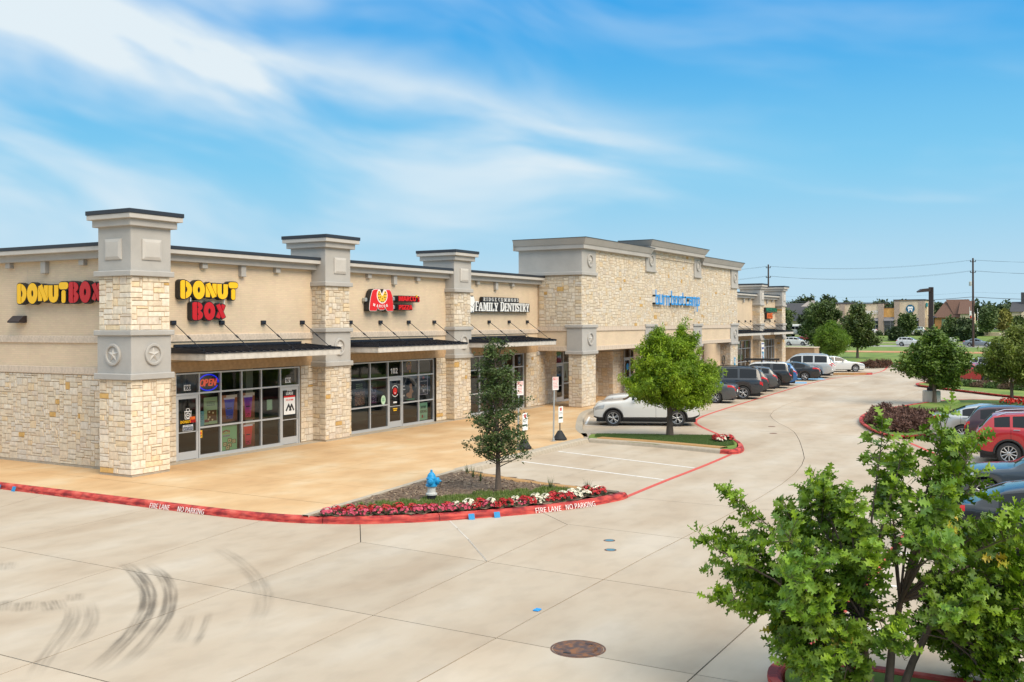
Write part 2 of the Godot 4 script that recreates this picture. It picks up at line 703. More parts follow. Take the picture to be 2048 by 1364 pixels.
# a slab: its top and its rim, down to y0
func slab(poly: PackedVector2Array, y0: float, y1: float) -> MB:
	var x := Transform3D(Basis(Vector3(1, 0, 0), Vector3(0, 0, 1), Vector3(0, -1, 0)), Vector3.ZERO)
	var b := flat(poly, y1)
	var ccw := 0.0
	for i in poly.size():
		ccw += poly[i].cross(poly[(i + 1) % poly.size()])
	for i in poly.size():
		var p := poly[i]
		var q := poly[(i + 1) % poly.size()]
		if ccw > 0.0:
			b.quad(Vector3(q.x, y0, q.y), Vector3(p.x, y0, p.y), Vector3(p.x, y1, p.y), Vector3(q.x, y1, q.y))
		else:
			b.quad(Vector3(p.x, y0, p.y), Vector3(q.x, y0, q.y), Vector3(q.x, y1, q.y), Vector3(p.x, y1, p.y))
	return b


func pv(a: Array) -> PackedVector2Array:
	var p := PackedVector2Array()
	for i in range(0, a.size(), 2):
		p.append(Vector2(a[i], a[i + 1]))
	return p


# round off a line by cutting its corners
func soft(p: PackedVector2Array, times := 2) -> PackedVector2Array:
	for t in times:
		var q := PackedVector2Array([p[0]])
		for i in p.size() - 1:
			q.append(p[i].lerp(p[i + 1], 0.25))
			q.append(p[i].lerp(p[i + 1], 0.75))
		q.append(p[-1])
		p = q
	return p


func cut(regions: Array, lines: Array) -> Array:
	var pieces := regions
	for l in lines:
		for strip in Geometry2D.offset_polyline(l[0], l[1] / 2.0, Geometry2D.JOIN_MITER, Geometry2D.END_SQUARE):
			var next := []
			for p in pieces:
				for r in Geometry2D.clip_polygons(p, strip):
					var area := 0.0
					for i in r.size():
						area += r[i].cross(r[(i + 1) % r.size()])
					if absf(area) > 0.05 and not Geometry2D.triangulate_polygon(r).is_empty():
						next.append(r)
			pieces = next
	return pieces


func ribbon(path: PackedVector2Array, w: float, y: float) -> MB:
	var b := MB.new()
	for i in path.size() - 1:
		var d0 := (path[mini(i + 1, path.size() - 1)] - path[maxi(i - 1, 0)]).normalized().orthogonal() * w / 2.0
		var d1 := (path[mini(i + 2, path.size() - 1)] - path[i]).normalized().orthogonal() * w / 2.0
		var a := path[i] + d0
		var c := path[i] - d0
		var d := path[i + 1] + d1
		var e := path[i + 1] - d1
		flat(PackedVector2Array([a, d, e, c]), y, b)
	return b


# a kerb: a profile of (outwards, height) carried along a path; outwards is to the left of the walk
func kerb(path: PackedVector2Array, prof: Array, side := 1.0) -> MB:
	var b := MB.new()
	var rows := []
	for i in path.size():
		var d := (path[mini(i + 1, path.size() - 1)] - path[maxi(i - 1, 0)]).normalized()
		var o := Vector2(d.y, -d.x) * side
		var row := []
		for q in prof:
			row.append(Vector3(path[i].x + o.x * q.x, q.y, path[i].y + o.y * q.x))
		rows.append(row)
	for i in path.size() - 1:
		for k in prof.size() - 1:
			var p := [rows[i][k], rows[i + 1][k], rows[i + 1][k + 1], rows[i][k + 1]]
			var nn: Vector3 = (p[2] - p[0]).cross(p[3] - p[1])
			var want: Vector3 = Vector3(0, 1, 0) + (rows[i][0] - rows[i][-1]) * Vector3(3, 0, 3)
			if nn.dot(want) >= 0.0:
				b.quad(p[0], p[1], p[2], p[3])
			else:
				b.quad(p[3], p[2], p[1], p[0])
	return b


func cut_kerb(path: PackedVector2Array, joints: Array) -> Array:
	var out := [PackedVector2Array()]
	for i in path.size():
		out[-1].append(path[i])
		if i in joints and i < path.size() - 1:
			out.append(PackedVector2Array([path[i] + (path[i + 1] - path[i]).normalized() * 0.015]))
	return out


const KERB := [Vector2(0.0, -0.17), Vector2(-0.035, -0.055), Vector2(-0.06, -0.02), Vector2(-0.10, 0.0), Vector2(-0.22, 0.004), Vector2(-0.225, -0.05)]


func ground() -> void:
	# soil and lawn far out to the horizon, rising gently beyond the road
	var land := MB.new()
	var xs := [-400.0, 96.9, 97.25, 168.4, 169.6, 186.0, 187.0, 200.0, 222.0, 253.0, 300.0, 600.0, 1500.0, 2600.0]
	var ys := [-0.42, -0.42, -0.03, 0.0, -0.25, -0.25, 0.0, 0.1, 1.2, 1.3, 2.2, 3.0, 3.5, 3.5]
	for i in xs.size() - 1:
		for k in 12:
			var z0 := -1500.0 + 250.0 * k
			land.quad(Vector3(xs[i], ys[i], z0 + 250), Vector3(xs[i + 1], ys[i + 1], z0 + 250), Vector3(xs[i + 1], ys[i + 1], z0), Vector3(xs[i], ys[i], z0))
	struct("ground", land, M.lawn)
	# the pavement: slabs with open joints over a dark bed
	var lot := pv([-60, -60, 97.2, -60, 97.2, 70, -60, 70])
	struct("pavement_bed", flat(lot, LOT - 0.022), M.joint)
	var w := 0.019
	var lines := []
	var far := soft(pv([-14, 17.02, -3.5, 16.85, 5.0, 17.0, 10, 16.85, 14, 16.3, 17, 15.5, 20.5, 14.5, 23.7, 13.45, 27.1, 11.75, 31, 10.4, 38, 9.6, 60, 9.3, 97.3, 9.3]), 1)
	lines.append([far, 0.022])
	lines.append([pv([-60, 14.82, -10.8, 14.82, -3.5, 14.32, 0.55, 14.08, 1.75, 12.7]), w])
	lines.append([pv([-60, 20.03, -14, 20.03, 97.3, 20.03]), 0.024])
	lines.append([pv([-60, 11.9, -12.2, 11.9, -3.25, 11.03, -0.95, 9.2]), w])
	lines.append([pv([-60, 8.9, -10, 8.75, -2.3, 7.45]), w])
	lines.append([pv([-60, 5.2, -11.6, 4.6, -2.4, 3.9]), w])
	lines.append([pv([-60, 0.9, -4.4, 0.3, -2.2, -0.58]), w])
	lines.append([pv([-7.25, -60, -7.27, 4.6, -7.47, 14.1, -7.6, 19.4, -7.6, 70]), w])
	lines.append([pv([-11.6, -60, -11.6, 70]), 0.024])
	lines.append([pv([-3.23, 11.03, -3.46, 14.3, -3.64, 17, -3.8, 20.03, -3.9, 70]), w])
	lines.append([pv([0.6, 14.08, 0.42, 17, 0.3, 20.03, 0.2, 70]), w])
	lines.append([pv([4.6, 13.7, 4.6, 17, 4.7, 70]), w])
	lines.append([pv([7.0, 10.75, 11.9, 10.75, 14.9, 10.75]), w])
	for x in [22.5, 27.0, 31.5, 36.0, 40.6, 45.2, 49.8, 54.4, 59.0, 63.6, 68.2, 72.8, 77.4, 82.0, 86.6]:
		lines.append([pv([x, 1.5, x, 20.03]), w])
	for x in [9.5, 14.2, 18.9, 23.6, 28.3, 33.0, 37.7, 42.4, 47.1, 51.8, 56.5, 61.2, 65.9, 70.6, 75.3, 80.0]:
		lines.append([pv([x, 20.03, x, 70]), w])
	lines.append([pv([24, 5.6, 40, 4.2, 60, 4.2, 97.3, 4.2]), w])
	lines.append([pv([-60, 26, 97.3, 26]), w])
	lines.append([pv([-60, 34, 97.3, 34]), w])
	lines.append([pv([30, 14.7, 60, 14.7, 97.3, 14.7]), w])
	var pave := Node3D.new()
	pave.name = "car_park_pavement"
	pave.set_meta("kind", "structure")
	add_child(pave)
	for p in cut([lot], lines):
		obj("slab", slab(p, LOT - 0.03, LOT), M.slabs[rng.randi() % 4], pave)
	# the pale sealed crack from the kerb to the joint
	struct("sealed_joint", ribbon(pv([-0.36, 11.42, -1.9, 12.9, -3.42, 14.28]), 0.035, LOT + 0.004), M.sealant)
	# tyre marks where cars turn in
	var marks := Image.create_empty(768, 768, false, Image.FORMAT_RGBA8)
	marks.fill(Color(0.10, 0.09, 0.09, 0.0))
	var nz := fbm(77, 0.03, 3)
	# each mark is a line in plan, its width and its strength
	for q in [[[-6.81, 7.73, -7.40, 8.97, -8.35, 10.48, -9.61, 11.70, -11.02, 12.63, -11.82, 13.00], 0.17, 0.42], [[-6.67, 8.30, -7.46, 9.91, -8.85, 11.51, -10.27, 12.59, -11.46, 13.25], 0.14, 0.34], [[-4.80, 8.13, -6.24, 10.80, -7.54, 12.40, -9.32, 13.65], 0.2, 0.13], [[-9.3, 9.6, -9.93, 10.54, -11.50, 11.92, -12.09, 12.51], 0.16, 0.18], [[-9.1, 9.8, -9.91, 10.97, -11.08, 11.91], 0.14, 0.16], [[-8.84, 11.93, -9.60, 12.63, -10.13, 13.0], 0.12, 0.14], [[-8.54, 12.07, -9.32, 12.77, -10.12, 13.34], 0.07, 0.2], [[-9.4, 9.2, -9.8, 9.9], 0.22, 0.32], [[-9.65, 8.9, -10.1, 9.5], 0.22, 0.28], [[-9.8, 8.5, -10.3, 9.2], 0.2, 0.2], [[-8.9, 9.2, -9.3, 9.7], 0.18, 0.18], [[-8.0, 6.0, -8.5, 6.7], 0.2, 0.16]]:
		var line := soft(pv(q[0]), 3)
		var total := 0.0
		for i in line.size() - 1:
			total += line[i].distance_to(line[i + 1])
		var gone := 0.0
		for i in line.size() - 1:
			var dir := (line[i + 1] - line[i]).normalized()
			var seg := line[i].distance_to(line[i + 1])
			for k in int(seg / 0.008) + 1:
				var run := gone + minf(k * 0.008, seg)
				var p := line[i] + dir * minf(k * 0.008, seg)
				var fade: float = smoothstep(0.0, 0.25, run / total) * smoothstep(1.0, 0.7, run / total)
				for m in range(-16, 17):
					var off: float = m / 16.0 * q[1]
					var at := p + dir.orthogonal() * off
					var u := int((at.x + 15.0) / 14.0 * 768)
					var v := int((at.y - 2.0) / 14.0 * 768)
					if u < 0 or v < 0 or u > 767 or v > 767:
						continue
					var g := nz.get_noise_2d(off * 420.0, run * 14.0) * 0.9 + nz.get_noise_2d(at.x * 20, at.y * 20) * 0.3
					var st: float = q[2] * fade * clampf(0.5 + g, 0.0, 1.0) * smoothstep(1.0, 0.6, absf(m / 16.0))
					if st > marks.get_pixel(u, v).a:
						marks.set_pixel(u, v, Color(0.10, 0.09, 0.09, st))
			gone += seg
	var mm := StandardMaterial3D.new()
	mm.albedo_texture = ImageTexture.create_from_image(marks)
	mm.transparency = BaseMaterial3D.TRANSPARENCY_ALPHA
	mm.roughness = 0.85
	var sheet := MB.new()
	sheet.quad(Vector3(-15, LOT + 0.004, 16), Vector3(-1, LOT + 0.004, 16), Vector3(-1, LOT + 0.004, 2), Vector3(-15, LOT + 0.004, 2))
	struct("tyre_marks", sheet, mm)
	# footway along the shops
	var walk := pv([-2.45, -60, -2.43, 3.5, -2.40, 7.0, -2.17, 8.5, 4.18, 7.80, 5.9, 7.6, 15.5, 7.36, 16.2, 7.0, 18.4, 5.62, 24.3, 2.95, 26.5, 2.15, 28.5, 1.9, 79.8, 1.9, 79.8, -60])
	struct("footway_bed", flat(Geometry2D.offset_polygon(walk, -0.02)[0], -0.012), M.joint)
	var wl := []
	for x in [-0.6, 1.9, 4.6, 7.3, 10.0, 12.7, 15.4, 18.1, 20.8, 23.5, 26.2, 28.9, 31.6, 34.3, 37.0, 39.7, 42.4, 45.1, 47.8, 50.5, 53.2, 55.9, 58.6, 61.3, 64.0, 66.7, 69.4, 72.1, 74.8, 77.5]:
		wl.append([pv([x, -1.7, x, 9]), 0.012])
	for z in [-55.0, -48.0, -41.0, -34.0, -27.0, -20.0, -13.4, -10.6, -7.8, -5.0, -2.2]:
		wl.append([pv([-2.6, z, 0.8, z]), 0.012])
	wl.append([pv([-2.6, 0.55, 0, 0.55, 80, 0.55]), 0.012])
	wl.append([pv([-2.6, 4.2, 5, 4.2, 22, 4.2]), 0.012])
	wl.append([pv([-0.62, -60, -0.62, 8.5]), 0.012])
	wl.append([pv([0.0, -1.75, 80, -1.75]), 0.012])
	var fw := Node3D.new()
	fw.name = "footway"
	fw.set_meta("kind", "structure")
	add_child(fw)
	for p in cut([walk], wl):
		obj("slab", slab(p, -0.1, 0.0), M.walk, fw)
	# greyer strip of concrete at the foot of the shops
	struct("footway_strip", bx(Vector3(1.37, -0.01, -1.6), Vector3(28.1, 0.006, -0.95)), M.kerb)
	# kerbs
	var red := soft(pv([-2.62, -60, -2.62, -20, -2.62, -6, -2.62, 0, -2.62, 2.5, -2.62, 5, -2.60, 6.9, -2.35, 8.5, -1.74, 9.85, -0.9, 10.9, -0.3, 11.45, 1.2, 12.7, 2.7, 13.5, 4.1, 13.92, 4.55, 13.9]), 2)
	var cuts := []
	for i in red.size():
		if i % 9 == 4:
			cuts.append(i)
	var rk := Node3D.new()
	rk.name = "red_kerb"
	rk.set_meta("kind", "structure")
	add_child(rk)
	for p in cut_kerb(red, cuts):
		if p.size() > 1:
			obj("kerb_length", kerb(p, KERB, -1.0), M.kerb_red, rk)
	struct("island_kerb", kerb(soft(pv([4.55, 13.9, 4.82, 13.7, 4.85, 13.2, 5.15, 11.1, 6.0, 7.95, 6.1, 7.75]), 1), KERB, -1.0), M.kerb)
	struct("footway_kerb", kerb(soft(pv([6.0, 7.78, 10.15, 7.72, 14.8, 7.6, 15.3, 7.65]), 1), [Vector2(0.05, -0.17), Vector2(0.0, -0.03), Vector2(-0.06, 0.006), Vector2(-0.36, 0.006), Vector2(-0.36, -0.05)], -1.0), M.kerb)
	struct("footway_kerb", kerb(soft(pv([17.1, 6.75, 18.4, 5.9, 21.5, 4.45, 24.3, 3.2, 26.5, 2.4, 28.5, 2.1, 32, 2.1, 79.9, 2.1]), 2), [Vector2(0.03, -0.17), Vector2(0.0, -0.03), Vector2(-0.06, 0.005), Vector2(-0.3, 0.005), Vector2(-0.3, -0.05)], -1.0), M.kerb)
	# painted lines
	var y := LOT + 0.004
	struct("red_line", ribbon(soft(pv([4.6, 13.8, 7.8, 13.72, 10.6, 13.72, 13.0, 13.66, 14.4, 13.6]), 2), 0.15, y), M.line_red)
	struct("red_line", ribbon(soft(pv([18.6, 12.3, 19.2, 12.05, 20.13, 11.4, 22.7, 9.75, 24.76, 8.62, 27.2, 8.0, 33.0, 7.55, 39.4, 7.2, 46.2, 6.85, 54.2, 6.35, 63.4, 6.25, 67.0, 6.5, 72.6, 7.85]), 2), 0.15, y), M.line_red)
	struct("red_line", ribbon(soft(pv([73.5, 8.0, 79, 7.9, 83.8, 7.4, 90, 6.6]), 1), 0.15, y), M.line_red)
	struct("red_line", ribbon(soft(pv([21.7, 18.3, 19.4, 19.3, 17.2, 20.2, 14.5, 20.9, 8, 21.1, -6.4, 21.12]), 2), 0.15, y), M.line_red)
	for l in [[9.42, 7.95, 7.93, 13.6], [12.36, 7.85, 10.68, 13.6], [25.1, 3.1, 21.6, 4.55], [21.1, 4.75, 22.75, 9.45], [24.2, 3.45, 25.6, 7.9], [27.6, 2.3, 28.9, 7.6]]:
		struct("stall_line", ribbon(pv(l), 0.1, y), M.line_white)
	for k in 14:
		var x := 31.6 + 2.85 * k
		struct("stall_line", ribbon(pv([x, 2.2, x + 1.3, 6.7]), 0.1, y), M.line_white)
	for k in 9:
		var x := -4.4 + 2.8 * k
		struct("stall_line", ribbon(pv([x, 21.25, x + 0.3, 26.6]), 0.1, y), M.line_white)
	struct("blue_stall", ribbon(pv([57.4, 3.4, 58.0, 5.9]), 2.3, y), M.line_blue)
	struct("blue_stall", ribbon(pv([62.9, 3.4, 63.9, 5.9]), 2.3, y + 0.001), M.line_blue)


func islands() -> void:
	# bed by the corner: bare soil, patchy grass, a strip of dry straw, a low edging
	var bed := soft(pv([-2.15, 8.6, 4.18, 7.92, 5.75, 7.85, 5.75, 8.1, 4.9, 11.1, 4.55, 13.3, 4.2, 13.7, 2.75, 13.25, 1.3, 12.4, -0.1, 11.2, -0.75, 10.7, -1.55, 9.7, -2.1, 8.75]), 1)
	var x := MB.new()
	var nz := fbm(31, 0.9, 3)
	var step := 0.2
	for i in 42:
		for k in 32:
			var p := Vector2(-2.3 + i * step, 7.7 + k * step)
			if not Geometry2D.is_point_in_polygon(p + Vector2(step, step) / 2, bed):
				continue
			var c := []
			for o in [Vector2(0, step), Vector2(step, step), Vector2(step, 0), Vector2(0, 0)]:
				var q: Vector2 = p + o
				c.append(Vector3(q.x, 0.015 + 0.05 * nz.get_noise_2d(q.x * 2, q.y * 2), q.y))
			x.quad(c[0], c[1], c[2], c[3])
	struct("soil_bed", flat(bed, -0.035), M.soil)
	struct("soil_surface", x, M.soil)
	struct("bed_edging", kerb(pv([-2.2, 8.58, 4.18, 7.88, 5.95, 7.72]), [Vector2(0.09, -0.1), Vector2(0.09, 0.035), Vector2(-0.08, 0.035), Vector2(-0.08, -0.1)], 1.0), M.kerb)
	struct("dry_straw", kerb(pv([5.55, 8.3, 4.75, 11.2, 4.5, 13.0]), [Vector2(0.10, -0.02), Vector2(0.02, 0.035), Vector2(-0.22, 0.03), Vector2(-0.30, -0.04)], 1.0), M.straw)
	# lawn island by the white car
	var i2 := soft(pv([15.55, 7.55, 16.4, 7.15, 17.2, 6.95, 17.7, 8.3, 18.4, 10.2, 18.85, 11.55, 18.2, 12.4, 17.3, 12.95, 16.2, 13.3, 15.2, 13.55, 14.6, 13.3, 14.75, 12.6, 15.1, 10.8, 15.45, 8.2]), 1)
	struct("lawn_island", slab(i2, -0.16, -0.02), M.lawn)
	struct("island_kerb", kerb(soft(pv([15.35, 7.62, 15.2, 10.0, 14.75, 12.0, 14.45, 13.2]), 1), KERB, -1.0), M.kerb)
	struct("red_kerb_nose", kerb(soft(pv([14.45, 13.2, 14.45, 13.75, 15.1, 13.85, 16.2, 13.6, 17.4, 13.1, 18.3, 12.55, 18.8, 12.1]), 2), KERB, -1.0), M.kerb_red)
	struct("island_kerb", kerb(soft(pv([18.8, 12.1, 19.1, 11.6, 18.6, 10.0, 17.95, 8.3, 17.35, 6.8]), 1), KERB, -1.0), M.kerb)
	struct("dry_straw", kerb(pv([15.5, 7.9, 15.35, 10.2, 14.95, 12.2, 14.75, 13.1]), [Vector2(-0.02, -0.02), Vector2(-0.06, 0.03), Vector2(-0.5, 0.025), Vector2(-0.62, -0.03)], -1.0), M.straw)
	# islands of the right hand rows
	var i3 := soft(pv([22.4, 17.7, 24.3, 16.8, 26.0, 16.2, 28.0, 15.6, 30.9, 15.2, 34, 15.3, 37.5, 16.2, 41, 17.0, 43.5, 18.4, 44.0, 22.0, 40, 25.8, 33, 26.2, 28.2, 25.2, 26.0, 21.4, 24.5, 19.2, 23.2, 18.75, 22.4, 18.3]), 2)
	struct("lawn_island", slab(i3, -0.16, -0.01), M.lawn)
	var ring := i3.duplicate()
	ring.append(i3[0])
	struct("red_kerb_ring", kerb(ring, KERB, -1.0), M.kerb_red)
	var i4 := soft(pv([58.6, 13.9, 57.2, 14.0, 55.7, 14.9, 51.8, 17.8, 48.9, 19.9, 46.5, 22.3, 46.2, 27, 50, 29, 56, 26, 60.5, 20.6, 61.3, 16.0, 60.2, 14.2]), 2)
	struct("lawn_island", slab(i4, -0.16, -0.01), M.lawn)
	ring = i4.duplicate()
	ring.append(i4[0])
	struct("red_kerb_ring", kerb(ring, KERB, 1.0), M.kerb_red)
	var i5 := soft(pv([-8.2, 22.1, -7.8, 21.3, -7.2, 21.1, -6.85, 21.3, -6.75, 22.0, -6.7, 26.4, -7.3, 26.8, -8.3, 26, -8.4, 22.8]), 2)
	struct("lawn_island", slab(i5, -0.16, -0.01), M.lawn)
	ring = i5.duplicate()
	ring.append(i5[0])
	struct("red_kerb_ring", kerb(ring, KERB, -1.0), M.kerb_red)
	# small nose island by the white saloon, and the far edge of the car park
	var i6 := soft(pv([70.6, 5.2, 71.3, 5.2, 73.1, 8.0, 72.3, 8.1, 71.2, 6.8]), 1)
	struct("straw_island", slab(i6, -0.16, -0.01), M.straw)
	struct("red_kerb_nose", kerb(pv([71.4, 6.8, 72.2, 8.15, 73.2, 8.05, 72.6, 6.9]), KERB, -1.0), M.kerb_red)
	struct("red_kerb_edge", kerb(pv([97.0, -60, 97.0, 12.0]), KERB, 1.0), M.kerb_red)
	# way out to the road, path and road beyond the verge
	struct("exit_drive", slab(pv([97.3, 13.0, 172, 15.5, 172, 30, 97.3, 27]), -0.3, 0.02), M.slab)
	struct("clay_path", slab(pv([133, -160, 140.5, -160, 140.5, 13.9, 133, 13.9]), -0.45, 0.03), worn(0.44, 0.21, 0.10, 0.95, 6, 1.0))
	struct("path_slab", slab(pv([137, -12.5, 139.0, -12.5, 139.0, -3.5, 137, -3.5]), -0.45, 0.036), M.walk)
	struct("road", slab(pv([169.5, -400, 186, -400, 186, 400, 169.5, 400]), -0.4, -0.13), worn(0.30, 0.28, 0.255, 0.9, 9, 1.5))
	struct("far_path", slab(pv([193.5, -160, 196.5, -160, 196.5, 160, 193.5, 160]), -0.4, 0.16), M.slab)
	struct("far_car_park", slab(pv([224, -160, 252, -160, 252, 160, 224, 160]), 0.3, 1.5), worn(0.52, 0.46, 0.38, 0.9, 9, 1.5))


# ---- the shops ----------------------------------------------------------------------------

var shop: Node3D
var stone_jobs := []


func stone_mesh(w: int, h: int, k: int) -> ArrayMesh:
	var key := "stone%d_%d_%d" % [w, h, k]
	if not cache.has(key):
		var r := RandomNumberGenerator.new()
		r.seed = hash(key)
		var b := MB.new()
		var sx := w * 0.1 - 0.011
		var sy := h * 0.082 - 0.011
		var d := r.randf_range(0.016, 0.034)
		var lo := []
		var hi := []
		for c in [[0, 0], [1, 0], [1, 1], [0, 1]]:
			var jx := r.randf_range(-0.005, 0.005)
			var jy := r.randf_range(-0.005, 0.005)
			lo.append(Vector3(0.0055 + c[0] * sx + jx, 0.0055 + c[1] * sy + jy, -0.01))
			hi.append(Vector3(0.0055 + c[0] * sx + jx + (0.011 if c[0] == 0 else -0.011), 0.0055 + c[1] * sy + jy + (0.010 if c[1] == 0 else -0.010), d + r.randf_range(-0.006, 0.006)))
		var mid: Vector3 = (hi[0] + hi[1] + hi[2] + hi[3]) / 4.0 + Vector3(0, 0, r.randf_range(0.0, 0.008))
		for i in 4:
			var n := (i + 1) % 4
			b.quad(lo[i], lo[n], hi[n], hi[i])
			b.tri(hi[i], hi[n], mid)
		cache[key] = b.mesh()
	return cache[key]


# random ashlar over a face: o is its lower left corner, u runs to the right seen from outside
func ashlar(o: Vector3, u: Vector3, width: float, height: float, parent: Node3D, holes := []) -> void:
	var nx := int(round(width / 0.1))
	var ny := int(round(height / 0.082))
	if nx < 2 or ny < 2:
		return
	var sx := width / (nx * 0.1)
	var sy := height / (ny * 0.082)
	var n := u.cross(Vector3.UP)
	var full := PackedByteArray()
	full.resize(nx * ny)
	for h in holes:
		for i in nx:
			for j in ny:
				var px := (i + 0.5) / nx * width
				var py := (j + 0.5) / ny * height
				if px > h[0] and px < h[2] and py > h[1] and py < h[3]:
					full[j * nx + i] = 1
	for j in ny:
		for i in nx:
			if full[j * nx + i]:
				continue
			var w: int = [2, 2, 3, 3, 4, 4, 5, 6][rng.randi() % 8]
			var h: int = [1, 2, 2, 2, 2, 3, 3][rng.randi() % 7]
			if h == 3:
				w = mini(w, 4)
			if h == 1:
				w = maxi(w, 3)
			var ww := 0
			while ww < w and i + ww < nx and not full[j * nx + i + ww]:
				ww += 1
			if nx - i - ww == 1 and i + ww < nx and not full[j * nx + i + ww]:
				ww += 1
			h = mini(h, ny - j)
			for b in ww:
				for a in h:
					full[(j + a) * nx + i + b] = 1
			var at := o + u * (i * 0.1 * sx) + Vector3.UP * (j * 0.082 * sy)
			var t := Transform3D(Basis(u * sx, Vector3.UP * sy, n), at)
			var m: int = [0, 0, 0, 1, 1, 2, 3, 3, 4, 5, 0, 1, 3, 2, 4, 6][rng.randi() % 16]
			if rng.randf() < 0.012:
				m = 7
			stone_jobs.append([t, ww, h, rng.randi() % 3, m, parent, at.distance_to(EYE)])


func lay_stones() -> void:
	stone_jobs.sort_custom(func(a, b): return a[6] < b[6])
	var rest := {}
	var tone := []
	for m in M.stones:
		tone.append(m.albedo_color.srgb_to_linear() * 0.86)
	var laid := 0
	for s in stone_jobs:
		var seen: bool = (s[0].basis.z as Vector3).dot(EYE - s[0].origin) > 0.0
		if not seen:
			continue
		if laid < 295 and s[1] * s[2] > 3:
			var o := obj("stone", stone_mesh(s[1], s[2], s[3]), M.stones[s[4]], s[5])
			o.transform = s[0]
			laid += 1
			continue
		if not rest.has(s[5]):
			rest[s[5]] = MB.new()
			rest[s[5]].tint = true
		var b: MB = rest[s[5]]
		b.col = tone[s[4]] * rng.randf_range(0.93, 1.06)
		var key := "mb%d_%d_%d" % [s[1], s[2], s[3]]
		if not cache.has(key):
			var src := stone_mesh(s[1], s[2], s[3])
			var a := src.surface_get_arrays(0)
			var q := MB.new()
			q.v = a[Mesh.ARRAY_VERTEX]
			q.n = a[Mesh.ARRAY_NORMAL]
			q.uv = a[Mesh.ARRAY_TEX_UV]
			cache[key] = q
		b.add(cache[key], s[0])
	for p in rest:
		obj("stone_facing", rest[p], M.stone_v, p).set_meta("kind", "stuff")


func star_badge(parent: Node3D, at: Vector3, bs: Basis, r := 0.33) -> void:
	if not cache.has("star_ring"):
		var b := MB.new()
		b.lathe([Vector2(0.33, -0.02), Vector2(0.33, 0.05), Vector2(0.315, 0.065), Vector2(0.26, 0.065), Vector2(0.245, 0.05), Vector2(0.245, 0.008), Vector2(0, 0.008)], 28, Transform3D(Basis(Vector3(1, 0, 0), Vector3(0, 0, 1), Vector3(0, -1, 0)), Vector3.ZERO))
		cache["star_ring"] = b.mesh()
		var s := MB.new()
		for i in 10:
			var ra := 0.255 if i % 2 == 0 else 0.098
			var rb := 0.255 if i % 2 == 1 else 0.098
			var ta := PI / 2 + TAU * i / 10.0
			var tb := PI / 2 + TAU * (i + 1) / 10.0
			s.tri(Vector3(0, 0, 0.075), Vector3(cos(ta) * ra, sin(ta) * ra, 0.012), Vector3(cos(tb) * rb, sin(tb) * rb, 0.012))
		cache["star"] = s.mesh()
	var o := obj("star_badge", cache["star_ring"], M.eifs, parent)
	o.transform = Transform3D(bs.scaled(Vector3.ONE * r / 0.33), at)
	var s2 := obj("star", cache["star"], M.eifs_light, parent)
	s2.transform = o.transform


const OUT := Basis()                                                     # faces +z
const LEFT := Basis(Vector3(0, 0, 1), Vector3(0, 1, 0), Vector3(-1, 0, 0))   # faces -x


func block(x0: float, x1: float, zb: float, zf: float, y0: float, y1: float, o: float, b := 0.012) -> MB:
	return bx(Vector3(x0 - o, y0, zb - o), Vector3(x1 + o, y1, zf + o), b)


